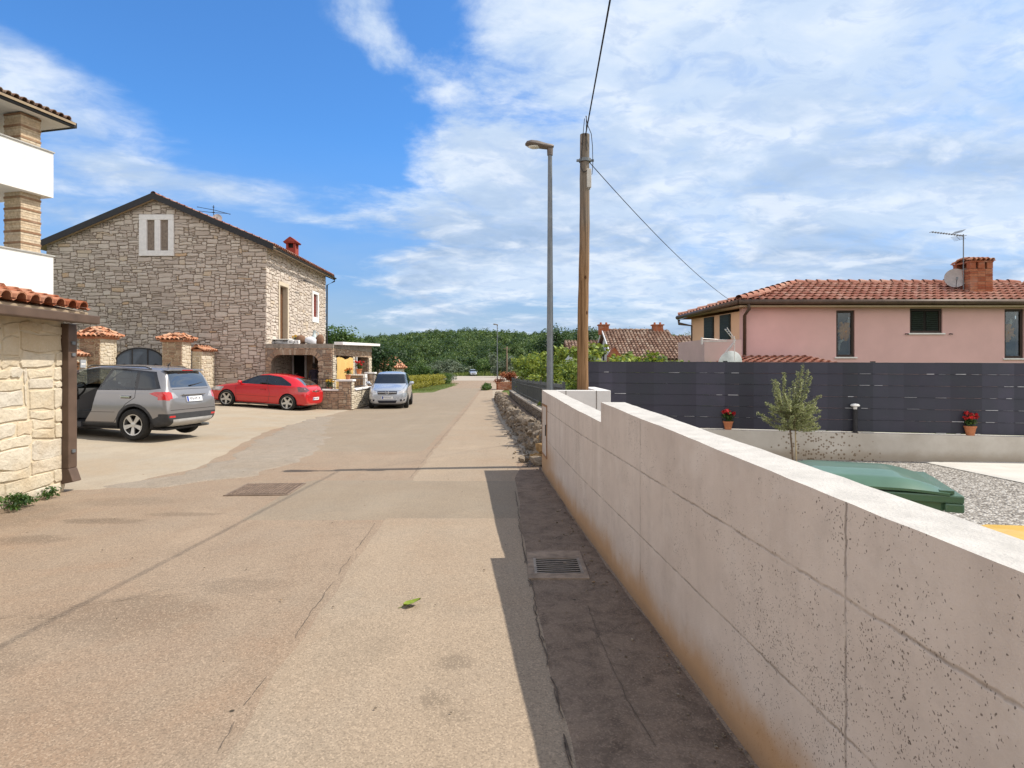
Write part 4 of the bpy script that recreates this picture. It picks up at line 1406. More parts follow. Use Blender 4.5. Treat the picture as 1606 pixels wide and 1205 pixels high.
# ================================================================ pink house
def pink_house():
    Y0, X0, X1 = 19.0, 7.1, 18.5
    ZE, G = 3.46, -.25
    t = thing('pink_house', 'long pink plastered house with red tiled hip roof and brown gutter', 'house', (X0, Y0, G))
    o = Vector(t.location)

    def B(mb, name, mats, par=None, **k):
        b = mb.build(name, mats, par or t, origin=o, **k)
        b.location = (0, 0, 0)
        return b
    F = lambda u, v: ((u - PU) / FOC * Y0, EYE + (PV - v) / FOC * Y0)
    wins = []
    for (u0, v0, u1, v1) in ((1311.5, 487, 1340.5, 560), (1427, 484, 1478, 522.5), (1575.5, 485, 1606, 562)):
        xa, za = F(u0, v1)
        xb, zb = F(u1, v0)
        wins.append((xa, za, xb, zb))
    w = MB()
    cols = sorted({X0, X1, *[q for a in wins for q in (a[0], a[2])]})
    for a, b in zip(cols, cols[1:]):
        hit = [q for q in wins if q[0] <= a + 1e-6 and q[2] >= b - 1e-6]
        if hit:
            w.box(a, Y0, G, b, Y0 + .3, hit[0][1])
            w.box(a, Y0, hit[0][3], b, Y0 + .3, ZE)
        else: w.box(a, Y0, G, b, Y0 + .3, ZE)
    w.box(X1 - .3, Y0 + .3, G, X1, 22.3, ZE)
    B(w, 'front_wall', K['pink'])
    s = MB()
    L0, L1 = Vector((X0, Y0 + .3, 0)), Vector((6.55, 22.3, 0))
    dv = (L1 - L0)
    s.prism([(0, G), (1, G), (1, ZE - .1), (0, ZE - .1)], L0, dv, (0, 0, 1), (.3, .03, 0))
    s.box(6.55, 22.3, G, X1, 22.6, ZE - .1)
    sw = B(s, 'side_wall', K['peach'])
    nd = Vector((-dv.y, dv.x, 0)).normalized()
    rot = Matrix.Rotation(math.atan2(dv.y, dv.x), 3, 'Z')
    for q in (.27, .62):
        p = L0 + dv * q + nd * .02
        k = MB()
        k.obox((p.x, p.y, 2.75), (.62, .06, 1.15), rot)
        for i in range(12): k.obox((p.x + nd.x * .035, p.y + nd.y * .035, 2.25 + i * .09), (.54, .02, .05), rot)
        B(k, 'shutter', K['black_green'])
    # windows
    for i, (xa, za, xb, zb) in enumerate(wins):
        f = MB()
        e = .07
        for q in ((xa, xa + e, za, zb), (xb - e, xb, za, zb), (xa + e, xb - e, za, za + e), (xa + e, xb - e, zb - e, zb)):
            f.box(q[0], Y0 + .05, q[2], q[1], Y0 + .13, q[3])
        fo = B(f, 'window', K['dark_brown'])
        g = MB()
        g.box(xa + e, Y0 + .085, za + e, xb - e, Y0 + .095, zb - e)
        if i == 1:
            B(g, 'shutter_back', K['dark_void'], fo)
            b = MB()
            for side in (0, 1):
                c0, c1 = (xa + e, (xa + xb) / 2 - .02) if side == 0 else ((xa + xb) / 2 + .02, xb - e)
                for k in range(9):
                    z = za + e + .03 + k * (zb - za - 2 * e) / 9.3
                    b.obox(((c0 + c1) / 2, Y0 + .07, z), (c1 - c0 - .06, .03, .045), Matrix.Rotation(.5, 3, 'X'))
            B(b, 'shutter', K['black_green'], fo)
        else:
            B(g, 'pane', K['clear_pane'], fo)
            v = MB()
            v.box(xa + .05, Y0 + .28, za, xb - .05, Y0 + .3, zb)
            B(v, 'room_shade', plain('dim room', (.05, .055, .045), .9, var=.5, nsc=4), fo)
            mx = xa + (xb - xa) * (.6 if i == 0 else .3)
            c = MB()
            for a in range(18):
                aa = 2 * pi * a / 18
                rr = .20 + .06 * sin(a * 2.3)
                c.tube([(mx, Y0 + .16, za + .80), (mx + cos(aa) * rr, Y0 + .16, za + .80 + sin(aa) * rr * 1.25)], [.07, .05], 5)
            B(c, 'orange_flowers', plain('orange flowers', (.85, .34, .05), .8, var=.3, nsc=20), fo)
            c = MB()
            c.tube([(mx - .05 + .12 * cos(1.2 + k * .3), Y0 + .17, za + .30 + .22 * sin(1.2 + k * .3)) for k in range(9)], [.02, .03, .04, .045, .045, .04, .035, .03, .02], 6)
            c.tube([(mx + .02 + .02 * k, Y0 + .17, za + .52 + .1 * k) for k in range(8)], [.035, .03, .025, .02, .025, .04, .05, .02], 6)
            B(c, 'white_drape', K['white_paint'], fo)
        sl = MB()
        sl.box(xa - .06, Y0 - .05, za - .045, xb + .06, Y0 + .1, za - .002)
        B(sl, 'sill', K['white_stone'])
    for u in (1420, 1489):
        x, z = F(u, 524)
        k = MB()
        k.tube([(x, Y0, z), (x, Y0 - .06, z), (x + .05, Y0 - .08, z - .01)], .018, 6)
        B(k, 'shutter_stay', K['black_metal'])
    # roof: eaves, hips and ridge
    EZ = ZE + .12
    e = [Vector((6.83, Y0 - .38, EZ)), Vector((X1 + .4, Y0 - .38, EZ)), Vector((X1 + .4, 22.9, EZ)), Vector((6.14, 22.75, EZ - .16))]
    ra, rb = Vector((9.62, 21.0, EZ + .83)), Vector((17.2, 21.0, EZ + .83))
    r = MB()
    # deck below the tiles
    low = Vector((0, 0, -.05))
    r.add([e[0] + low, e[1] + low, rb + low, ra + low], [(0, 1, 2, 3)], .4, 0)
    r.add([e[3] + low, e[0] + low, ra + low], [(0, 1, 2)], .4, 0)
    r.add([e[1] + low, e[2] + low, rb + low], [(0, 1, 2)], .4, 0)
    r.add([e[2] + low, e[3] + low, ra + low, rb + low], [(0, 1, 2, 3)], .4, 0)
    sdv = (e[1] - e[0])
    W = sdv.length
    sdv.normalize()
    mid = Vector((ra.x, e[0].y, EZ))
    td = Vector((0, ra.y - e[0].y, ra.z - EZ))
    L = td.length
    td.normalize()
    nd = sdv.cross(td)
    hipL, hipR = (ra.x - e[0].x), (e[1].x - rb.x)
    tiles(r, e[0], sdv, td, nd, W, L, lambda s, q: s > hipL * (q - .1) / L - .05 and s < W - hipR * (q - .1) / L + .05, .23, .36, .092, 44)
    a, b = e[3], e[0]
    sd2 = (b - a)
    W2 = sd2.length
    sd2.normalize()
    h = ra - a
    ft = sd2 * h.dot(sd2)
    td2 = h - ft
    L2 = td2.length
    td2.normalize()
    nd2 = sd2.cross(td2)
    fs = ft.length
    tiles(r, a, sd2, td2, nd2, W2 + .3, L2, lambda s, q: fs * (q - .1) / L2 - .1 < s < W2 - (W2 - fs) * (q - .1) / L2 + .1, .23, .36, .092, 45)
    ridge_caps(r, e[0] + Vector((0, 0, .07)), ra + Vector((0, 0, .07)), .11, .36, 3)
    ridge_caps(r, e[3] + Vector((0, 0, .07)), ra + Vector((0, 0, .07)), .11, .36, 5)
    ridge_caps(r, ra + Vector((0, 0, .05)), rb + Vector((0, 0, .05)), .11, .36, 4)
    ridge_caps(r, e[1] + Vector((0, 0, .05)), rb + Vector((0, 0, .05)), .11, .36, 6)
    ro = B(r, 'roof', K['tile'])
    s = MB()
    s.prism([(e[0].x + .05, e[0].y + .05), (X1, e[0].y + .05), (X1, Y0 + .02), (X0 + .01, Y0 + .02), (6.5, 22.3), (e[3].x + .1, e[3].y)], (0, 0, ZE - .02), (1, 0, 0), (0, 1, 0), (0, 0, .05))
    B(s, 'soffit', K['soffit'])
    g = MB()
    g.tube([e[0] + Vector((-.02, -.05, .0)), e[1] + Vector((0, -.05, 0))], .075, 8)
    g.tube([e[3] + Vector((-.06, 0, .02)), e[0] + Vector((-.05, -.03, .0))], .075, 8)
    B(g, 'gutter', K['brown_metal'], smooth=True)
    d = MB()
    d.tube([(X0 + .02, Y0 - .42, EZ - .05), (X0 + .02, Y0 - .42, EZ - .22), (X0 + .02, Y0 - .07, EZ - .38), (X0 + .02, Y0 - .07, G)], .055, 8)
    B(d, 'downpipe', K['brown_metal'], smooth=True)
    d = MB()
    p = e[3]
    d.tube([(p.x, p.y, p.z - .05), (p.x, p.y, p.z - .2), (p.x + .42, p.y - .25, p.z - .3), (p.x + .45, p.y - .3, G)], .055, 8)
    B(d, 'downpipe', K['brown_metal'], smooth=True)
    # brick chimney
    cx, cyy = 14.86, 19.95
    c = MB()
    rg = random.Random(3)
    zb, zt = 3.6, 4.74
    n = 14
    for i in range(n):
        z = zb + (zt - zb) * i / n
        for k in range(3):
            off = .0 if i % 2 else .11
            x0 = cx - .36 + k * .24
            c.box(x0 + .004, cyy - .38, z, x0 + .236, cyy + .38, z + (zt - zb) / n - .01, rg.random())
        for k in range(3):
            y0 = cyy - .385 + k * .25
            c.box(cx - .365, y0 + .004, z, cx - .355, y0 + .24, z + (zt - zb) / n - .01, rg.random())
    c.box(cx - .35, cyy - .37, zb, cx + .35, cyy + .37, zt - .01, .1, 1)
    for sx in (-.27, .27):
        for sy in (-.3, .3): c.box(cx + sx - .09, cyy + sy - .08, zt, cx + sx + .09, cyy + sy + .08, zt + .2, rg.random())
    c.box(cx - .1, cyy - .38, zt, cx + .1, cyy + .38, zt + .2, .4)
    c.box(cx - .3, cyy - .3, zt, cx + .3, cyy + .3, zt + .05, .0, 1)
    tiles(c, (cx - .37, cyy - .44, zt + .22), (1, 0, 0), Vector((0, 1, .28)).normalized(), Vector((0, -.28, 1)).normalized(), .76, .46, None, .15, .24, .066, 3, (.3, 1), 2)
    tiles(c, (cx + .37, cyy + .44, zt + .22), (-1, 0, 0), Vector((0, -1, .28)).normalized(), Vector((0, .28, 1)).normalized(), .76, .46, None, .15, .24, .066, 4, (.3, 1), 2)
    c.box(cx - .37, cyy - .40, zt + .2, cx + .37, cyy + .40, zt + .25, .3)
    B(c, 'chimney', [K['brick'], K['mortar'], K['tile_pale']], ro)
    # terrace parapet at the left and the low tiled porch roof by the fence
    q = MB()
    p0, p1 = at(1103, 533, 17.6), at(1160, 533, 17.6)
    q.box(p0[0], 17.5, G, p1[0] + .02, 17.7, p0[2])
    q.prism([(0, 0), (1, 0), (1, 1), (0, 1)], (p0[0], 17.7, G), (-.18, 1.9, 0), (0, 0, p0[2] - G), (.2, 0, 0))
    B(q, 'terrace_parapet', plain('pale beige pink plaster', (.55, .40, .37), .9, var=.06, nsc=2))
    pr = MB()
    a0, a1 = at(1168, 563, 16.6), at(1322, 563, 16.6)
    zlo = a0[2] - .29
    tiles(pr, (a0[0] - .5, 16.2, zlo), (1, 0, 0), Vector((0, 1, .12)).normalized(), Vector((0, -.12, 1)).normalized(), a1[0] - a0[0] + .6, 2.7, None, .23, .36, .09, 9)
    pr.box(a0[0] - .5, 16.25, zlo - .12, a1[0] + .1, 19, zlo - .02, .3)
    pr.box(a0[0] - .4, 16.3, G, a0[0] - .2, 16.5, zlo - .12, .4, 1)
    pr.box(a1[0] - .2, 16.3, G, a1[0], 16.5, zlo - .12, .4, 1)
    B(pr, 'porch_roof', [K['tile'], K['pink']])


K['pink'] = plain('pink plaster', (.66, .42, .40), .9, var=.06, nsc=1.2, bump=.1, bsc=120)
K['peach'] = plain('peach plaster', (.72, .46, .30), .9, var=.06, nsc=1.5)
K['black_green'] = plain('dark green shutter paint', (.022, .032, .030), .5)
K['dark_brown'] = plain('dark brown frame', (.045, .028, .022), .5)
pink_house()


# ================================================================ old house beyond the fence
def old_house():
    t = thing('old_house', 'low old house with faded brown tiled roof and two brick chimneys', 'house', (6.9, 41, -.4))
    o = Vector(t.location)

    def B(mb, name, mats, par=None, **k):
        b = mb.build(name, mats, par or t, origin=o, **k)
        b.location = (0, 0, 0)
        return b
    xl, xr, yr = 6.55, 10.9, 45.0
    zr = 4.30
    w = MB()
    w.prism([(40.9, -.4), (49, -.4), (49, 2.2), (yr, zr - .12), (40.9, 2.25)], (xl + .25, 0, 0), (0, 1, 0), (0, 0, 1), (.3, 0, 0))
    w.box(xl + .55, 40.9, -.4, 18, 41.2, 2.2)
    B(w, 'wall', K['pale_blue'])
    r = MB()
    td = Vector((0, yr - 40.4, zr - 2.12)).normalized()
    nd = Vector((0, -td.z, td.y))
    L = (Vector((0, yr, zr)) - Vector((0, 40.4, 2.12))).length
    tiles(r, (xl, 40.4, 2.12), (1, 0, 0), td, nd, xr - xl + .5, L, None, .24, .38, .095, 61, seg=4)
    r.add([(xl, 40.4, 2.08), (xr + .4, 40.4, 2.08), (xr + .4, yr, zr - .04), (xl, yr, zr - .04)], [(0, 1, 2, 3)], .3)
    r.add([(xl, 49.5, 2.08), (xr + .4, 49.5, 2.08), (xr + .4, yr, zr - .04), (xl, yr, zr - .04)], [(3, 2, 1, 0)], .3)
    ridge_caps(r, (xl, yr, zr), (xr + .3, yr, zr), .12, .4, 4)
    # lower roof that carries on to the right
    L3 = L * .78
    tiles(r, (xr + .4, 40.4, 2.12), (1, 0, 0), td, nd, 6.5, L3, None, .24, .38, .095, 63, seg=4)
    q = Vector((xr + .4, 40.4, 2.08)) + td * L3
    r.add([(xr + .4, 40.4, 2.08), (18, 40.4, 2.08), (18, q.y, q.z), (xr + .4, q.y, q.z)], [(0, 1, 2, 3)], .3)
    r.add([(xr + .4, 49.5, 1.5), (18, 49.5, 1.5), (18, q.y, q.z), (xr + .4, q.y, q.z)], [(3, 2, 1, 0)], .3)
    ro = B(r, 'roof', K['tile_old'])
    b = MB()
    for yy, zz in ((40.3, 2.05), (49.5, 2.05)):
        b = MB()
        b.prism([(0, 0), (1, 0), (1, 1), (0, 1)], (xl - .06, yr, zr - .02), (0, yy - yr, zz - zr), (0, 0, .16), (.06, 0, 0))
        B(b, 'verge_board', K['pale_blue'])
    for (u, v0, v1) in ((946.5, 510, 521), (1031, 509, 520)):
        p = at(u, v1, yr)
        c = MB()
        c.box(p[0] - .35, yr - .3, zr - .3, p[0] + .35, yr + .3, zr + .36, .4)
        c.box(p[0] - .42, yr - .37, zr + .36, p[0] + .42, yr + .37, zr + .44, .6)
        for k in (-.2, .2): c.tube([(p[0] + k, yr, zr + .44), (p[0] + k, yr, zr + .6)], [.09, .07], 8, tone=.3)
        B(c, 'chimney', K['brick'], ro)
    # front wing at the left
    wg = MB()
    wg.prism([(45.6, -.4), (49.4, -.4), (49.4, 2.9), (47.5, 3.62), (45.6, 2.9)], (4.2, 0, 0), (0, 1, 0), (0, 0, 1), (2.5, 0, 0), .5, 0)
    B(wg, 'wing_wall', K['pale_blue'])
    for y in (46.9, 48.0):
        k = MB()
        k.box(4.17, y - .22, 1.0, 4.2, y + .22, 1.9)
        B(k, 'wing_window', K['dark_void'])
    r = MB()
    td = Vector((0, 2.3, .85)).normalized()
    nd = Vector((0, -td.z, td.y))
    tiles(r, (4.0, 45.2, 2.80), (1, 0, 0), td, nd, 2.7, 2.45, None, .24, .38, .095, 64, seg=4)
    r.add([(4.0, 45.2, 2.76), (6.7, 45.2, 2.76), (6.7, 47.5, 3.64), (4.0, 47.5, 3.64)], [(0, 1, 2, 3)], .3)
    r.add([(4.0, 49.8, 2.76), (6.7, 49.8, 2.76), (6.7, 47.5, 3.64), (4.0, 47.5, 3.64)], [(3, 2, 1, 0)], .3)
    B(r, 'wing_roof', K['tile_old'])
    # little brown gabled lean-to in front
    k = MB()
    p0, p1, p2 = at(953, 558, 40), at(973, 558, 40), at(962, 545, 40)
    k.prism([(p0[0], .2), (p1[0], .2), (p1[0], p0[2]), (p2[0], p2[2]), (p0[0], p0[2])], (0, 39.6, 0), (1, 0, 0), (0, 0, 1), (0, .8, 0), .3)
    B(k, 'lean_to', K['brick'])


K['pale_blue'] = plain('whitewashed wall', (.60, .62, .64), .9, var=.08, nsc=3)
old_house()


def small_house():
    t = thing('small_house', 'small far house with pink tiled hip roof left of the hedges', 'house', (-14.9, 74, -.4))
    t.scale = (.72, .8, 1.03)
    m = MB()
    m.box(-1.6, 0, 0, 2.2, 3, 2.0)
    m.build('wall', K['cream_plain'], t)
    m = MB()
    ap = [(-.2, 1.2, 3.25), (1.2, 1.2, 3.25)]
    e = [(-2.1, -.5, 1.95), (2.7, -.5, 1.95), (2.7, 3.4, 1.95), (-2.1, 3.4, 1.95)]
    m.add(e + ap, [(0, 1, 5, 4), (1, 2, 5), (2, 3, 4, 5), (3, 0, 4)], .6)
    s0, s1 = Vector(e[0]), Vector(e[1])
    td = (Vector((0, 1.7, 1.3))).normalized()
    tiles(m, s0 + Vector((0, 0, .02)), (1, 0, 0), td, Vector((0, -td.z, td.y)), 4.8, 2.1, lambda s, q: s > 1.9 * q / 2.1 - .1 and s < 4.8 - 1.5 * q / 2.1, .24, .38, .095, 5, seg=3)
    m.build('roof', K['tile_pale'], t)
    for x in (-.5, .5):
        m = MB()
        m.box(x - .28, -.03, .7, x + .28, -.003, 1.6)
        m.build('window', K['brown_wood'], t)
    for x in (-1.9, 2.3):
        m = MB()
        m.box(x, -.45, 0, x + .14, -.31, 1.95)
        m.build('porch_post', K['white_paint'], t)


small_house()
t = thing('lantern_pillar', 'white garden pillar with small tiled hood behind silver car', 'pillar', (-10.55, 58.5, -.4))
m = MB()
m.box(-.14, -.14, 0, .14, .14, 1.95)
m.build('shaft', K['white_paint'], t)
m = MB()
tile_hat(m, -.5, -.5, .5, .5, 1.95, .4, 0, 8)
m.build('tile_hood', K['tile_pale'], t)
# ================================================================ cars
def paint_mat(name, base, metal, rough, dust=1.0):
    m = Mat(name, base, rough, metal, .5, 1.0)
    n = m.noise(4, 5, .6, m.obj())
    # road dust low on the body
    z = m.xyz(m.obj())[2]
    d = m.math('MULTIPLY', m.step(z, .75, .2), m.ramp(n, [(.3, .10 * dust), (.7, .5 * dust)]))
    m.set('Base Color', m.mix(d, base, (.30, .25, .19)))
    m.set('Roughness', m.math('MULTIPLY_ADD', d, .4, rough))
    return m.mat


K['tyre'] = plain('tyre rubber', (.022, .021, .02), .85, var=.3, nsc=9, obj=True)
K['alloy'] = plain('alloy wheel', (.55, .54, .52), .35, .8, var=.1, nsc=9, obj=True)
K['cladding'] = plain('grey plastic cladding', (.045, .046, .05), .65, var=.2, nsc=9, obj=True)
K['trim'] = plain('gloss black trim', (.012, .012, .014), .2, obj=True, coat=.6)
K['seam'] = plain('panel gap', (.012, .012, .012), .8, obj=True)
K['interior'] = plain('dark car interior', (.030, .029, .030), .8, var=.2, nsc=9, obj=True)
K['car_glass'] = glass_mat('tinted car glass', (.34, .37, .36), .9)
K['open_glass'] = glass_mat('clear car glass', (.78, .82, .78), .5)
K['privacy_glass'] = glass_mat('dark privacy glass', (.012, .013, .016), .9)
K['rear_glass'] = glass_mat('rear glass', (.10, .11, .12), 3.2)
K['screen_glass'] = glass_mat('sloping windscreen glass', (.07, .08, .10), .8)
K['red_lamp'] = plain('red lamp lens', (.50, .012, .015), .12, var=.2, nsc=18, obj=True, coat=1, spec=.6)
K['clear_lamp'] = plain('clear lamp lens', (.45, .44, .44), .1, .3, var=.3, nsc=24, obj=True, coat=1)
K['smoke_lamp'] = plain('smoked lamp lens', (.13, .05, .06), .1, .2, var=.5, nsc=14, obj=True, coat=1)
K['chrome'] = plain('chrome', (.70, .70, .71), .15, 1.0, var=.02, obj=True)
K['plate'] = plain('number plate white', (.74, .75, .76), .5, var=.03, obj=True)
K['plate_blue'] = plain('number plate blue band', (.03, .07, .35), .5, obj=True)
K['plate_ink'] = plain('number plate marks', (.10, .10, .14), .6, obj=True)
K['skid'] = plain('silver skid plate', (.46, .46, .46), .5, .4, var=.12, nsc=7, obj=True)


def car_shell(st):
    """smooth closed body from cross-sections: x, zb, wb, zm, wm, zs, ws, ze, we, zr"""
    bm = bmesh.new()
    cl = bm.edges.layers.float.new('crease_edge')
    rings = []
    for (x, zb, wb, zm, wm, zs, ws, ze, we, zr) in st:
        h = [(0, zb), (wb * .85, zb), (wb, zb + .09), (wm, zm), (ws, zs), (we, ze), (we * .62, zr - (zr - ze) * .15), (0, zr)]
        ring = [bm.verts.new((x, p, q)) for p, q in h] + [bm.verts.new((x, -p, q)) for p, q in h[-2:0:-1]]
        rings.append(ring)
    n = 14
    for a, b in zip(rings, rings[1:]):
        for j in range(n): bm.faces.new((a[j], a[(j + 1) % n], b[(j + 1) % n], b[j]))
    for r in (rings[0], rings[-1]):
        mir = lambda k: r[(n - k) % n]
        bm.faces.new((r[0], r[1], mir(1)))
        for k in range(1, 6): bm.faces.new((r[k], r[k + 1], mir(k + 1), mir(k)))
        bm.faces.new((r[6], r[7], mir(6)))
    bmesh.ops.recalc_face_normals(bm, faces=bm.faces)
    for a, b in zip(rings, rings[1:]):
        for j, c in ((2, .35), (12, .35), (4, .55), (10, .55), (5, .35), (9, .35)):
            e = bm.edges.get((a[j], b[j]))
            if e: e[cl] = c
    me = bpy.data.meshes.new('shell')
    bm.to_mesh(me)
    bm.free()
    ob = bpy.data.objects.new('shell', me)
    C.objects.link(ob)
    md = ob.modifiers.new('s', 'SUBSURF')
    md.levels = md.render_levels = 3
    dg = bpy.context.evaluated_depsgraph_get()
    m2 = bpy.data.meshes.new_from_object(ob.evaluated_get(dg))
    out = bmesh.new()
    out.from_mesh(m2)
    bpy.data.objects.remove(ob)
    bpy.data.meshes.remove(me)
    bpy.data.meshes.remove(m2)
    out.normal_update()
    return out


def pip(p, q, poly):
    c = False
    j = len(poly) - 1
    for i in range(len(poly)):
        (a, b), (x, y) = poly[i], poly[j]
        if (b > q) != (y > q) and p < (x - a) * (q - b) / (y - b) + a: c = not c
        j = i
    return c


class Shell:
    def __init__(s, st):
        s.bm = car_shell(st)
        s.tg = s.bm.faces.layers.int.new('tg')
        s.names = ['body']

    def ok(s, f, ax, side, poly, mg=.0):
        c = f.calc_center_median()
        nrm = f.normal
        if ax == 'y':
            if abs(nrm.y) < .22: return None
            if side and c.y * side < 0: return None
            p, q = c.x, c.z
        else:
            if ax == 'x-' and nrm.x > -.12: return None
            if ax == 'x+' and nrm.x < .12: return None
            if side and c.y * side < 0: return None
            p, q = c.y, c.z
        return p, q

    def cut(s, poly, ax, side=0, xr=(-9, 9)):
        bm = s.bm
        lo = (min(p for p, _ in poly) - .16, min(q for _, q in poly) - .16)
        hi = (max(p for p, _ in poly) + .16, max(q for _, q in poly) + .16)
        for i in range(len(poly)):
            a, b = poly[i], poly[(i + 1) % len(poly)]
            fs = []
            for f in bm.faces:
                r = s.ok(f, ax, side, poly)
                if r and lo[0] < r[0] < hi[0] and lo[1] < r[1] < hi[1] and xr[0] < f.calc_center_median().x < xr[1]: fs.append(f)
            geom = list({v for f in fs for v in f.verts}) + list({e for f in fs for e in f.edges}) + fs
            nv = (b[1] - a[1], a[0] - b[0])
            if ax == 'y': co, no = Vector((a[0], 0, a[1])), Vector((nv[0], 0, nv[1]))
            else: co, no = Vector((0, a[0], a[1])), Vector((0, nv[0], nv[1]))
            bmesh.ops.bisect_plane(bm, geom=geom, dist=1e-4, plane_co=co, plane_no=no.normalized())
        bm.normal_update()

    def region(s, name, poly, ax='y', side=0, xr=(-9, 9), only=None, cut=True):
        if name not in s.names: s.names.append(name)
        k = s.names.index(name)
        if cut: s.cut(poly, ax, side, xr)
        for f in s.bm.faces:
            r = s.ok(f, ax, side, poly)
            if r and pip(*r, poly) and xr[0] < f.calc_center_median().x < xr[1]:
                if only is not None and s.names[f[s.tg]] not in only: continue
                f[s.tg] = k

    def seam(s, pts, w=.007, ax='y', side=0, xr=(-9, 9), only=('body',)):
        """thin panel gap along a polyline"""
        for a, b in zip(pts, pts[1:]):
            d = Vector((b[0] - a[0], b[1] - a[1]))
            if d.length < 1e-6: continue
            d.normalize()
            n = Vector((-d.y, d.x)) * w
            s.region('seam', [(a[0] - n.x, a[1] - n.y), (b[0] - n.x, b[1] - n.y), (b[0] + n.x, b[1] + n.y), (a[0] + n.x, a[1] + n.y)], ax, side, xr, only)

    def arch(s, x, z, r, ring, name):
        c = lambda q: [(x + q * cos(2 * pi * i / 20), z + q * sin(2 * pi * i / 20)) for i in range(20)]
        if ring: s.region(name, c(ring))
        s.region('hole', c(r))

    def take(s, sel):
        """faces chosen by sel(name, centre) as vertex / face lists"""
        vs, fs, ix, nm = [], [], {}, []
        for f in s.bm.faces:
            if not sel(s.names[f[s.tg]], f.calc_center_median()): continue
            ids = []
            for v in f.verts:
                if v not in ix:
                    ix[v] = len(vs)
                    vs.append(v.co.copy())
                ids.append(ix[v])
            fs.append(ids)
            nm.append(s.names[f[s.tg]])
        return vs, fs, nm

    def part(s, name, sel, mats, parent, push=0.0):
        vs, fs, nm = s.take(sel)
        if not fs: return None
        keys = list(mats)
        m = MB()
        b = m.v
        m.v = [tuple(v) for v in vs]
        m.f = fs
        m.t = [.5] * len(fs)
        m.m = [keys.index(k) if k in keys else 0 for k in nm]
        return m.build(name, [mats[k] for k in keys], parent, smooth=True, ang=radians(50))

    def hit(s, o, d):
        t = BVHTree.FromBMesh(s.bm)
        h = t.ray_cast(Vector(o), Vector(d))
        return h[0], h[1]


def wheel(parent, x, y, r, w, spokes, rim_r, twin=False):
    sg = 1 if y > 0 else -1
    rot = Matrix.Rotation(-sg * pi / 2, 3, 'X')      # +z of the lathe points outwards
    m = MB()
    hw = w / 2
    m.lathe([(rim_r, -hw), (r - .03, -hw), (r - .006, -hw + .03), (r, -hw * .4), (r, hw * .4), (r - .006, hw - .03), (r - .035, hw), (rim_r + .012, hw + .004), (rim_r, hw - .012)], 36, (0, 0, 0), rot, caps=False)
    t = m.build('wheel', K['tyre'], parent, smooth=True, ang=radians(40))
    t.location = (x, y, r)
    q = MB()
    q.lathe([(rim_r, hw - .012), (rim_r - .018, hw - .016), (rim_r - .022, hw - .06), (rim_r - .03, -hw)], 36, (0, 0, 0), rot, caps=False)
    for k in range(spokes):
        a0 = 2 * pi * k / spokes + .3
        for da in ((-.13, .13) if twin else (0,)):
            u, v = Vector((cos(a0), sin(a0), 0)), Vector((cos(a0 + da), sin(a0 + da), 0))
            p0, p1 = u * .04, v * (rim_r - .012)
            d = (p1 - p0).normalized()
            n = Vector((-d.y, d.x, 0))
            w0, w1 = (.028, .022) if twin else (.045, .036)
            vs = [p0 - n * w0, p0 + n * w0, p1 + n * w1, p1 - n * w1]
            z1, z0 = hw - .012, hw - .045
            pts = [rot @ (Vector((k_.x, k_.y, z1 - (.012 if i < 2 else 0)))) for i, k_ in enumerate(vs)] + [rot @ (Vector((k_.x, k_.y, z0))) for k_ in vs]
            q.add(pts, [(0, 1, 2, 3), (7, 6, 5, 4), (0, 4, 5, 1), (1, 5, 6, 2), (2, 6, 7, 3), (3, 7, 4, 0)])
    q.lathe([(.0, hw - .018), (.055, hw - .022), (.06, hw - .05)], 14, (0, 0, 0), rot)
    q.build('rim', K['alloy'], t, smooth=True, ang=radians(35))
    b = MB()
    b.lathe([(.0, -.02), (rim_r - .03, -.02)], 24, (0, 0, 0), rot)
    b.lathe([(.0, .0), (.13, .0)], 20, (0, 0, 0), rot)
    b.build('brake_disc', K['interior'], t)
    return t


def arch_liner(m, x, r0, rw, y0, y1):
    """dark tub inside the wheel arch"""
    for sg in (1, -1):
        vs, fs = [], []
        for k in range(13):
            a = -.2 + (pi + .4) * k / 12
            for y in (y0, y1): vs.append((x + r0 * cos(a), sg * y, rw + r0 * sin(a)))
        for k in range(12): fs.append((2 * k, 2 * k + 1, 2 * k + 3, 2 * k + 2))
        m.add(vs, fs)
        m.prism([(r0 * cos(-.2 + (pi + .4) * k / 12), r0 * sin(-.2 + (pi + .4) * k / 12)) for k in range(13)], (x, sg * y0, rw), (1, 0, 0), (0, 0, 1), (0, -sg * .02, 0))


def cabin(parent, xf, xr, belt, w, floor=.28):
    m = MB()
    m.box(xr - .5, -w, floor, xf + .95, w, floor + .06)
    for y in (-.36, .36):
        m.obox((xf, y, floor + .22), (.50, .46, .18))
        m.obox((xf - .30, y, floor + .58), (.14, .46, .66), Matrix.Rotation(-.25, 3, 'Y'))
        m.obox((xf - .41, y, belt + .12), (.09, .24, .18), Matrix.Rotation(-.2, 3, 'Y'))
    m.obox((xr, 0, floor + .22), (.48, 1.2, .18))
    m.obox((xr - .28, 0, floor + .55), (.14, 1.2, .62), Matrix.Rotation(-.25, 3, 'Y'))
    for y in (-.36, .36): m.obox((xr - .37, y, belt + .06), (.09, .26, .15))
    m.obox((xf + .78, 0, belt - .14), (.42, w * 1.85, .28), Matrix.Rotation(.15, 3, 'Y'))
    c = Vector((xf + .46, .36, belt - .02))
    rr = Matrix.Rotation(-.45, 3, 'Y')
    m.tube([c + rr @ Vector((0, .18 * cos(2 * pi * k / 16), .18 * sin(2 * pi * k / 16))) for k in range(17)], .016, 6, False)
    m.tube([c, c + Vector((.25, 0, -.1))], .025, 6)
    return m.build('interior', K['interior'], parent, bevel=.02)


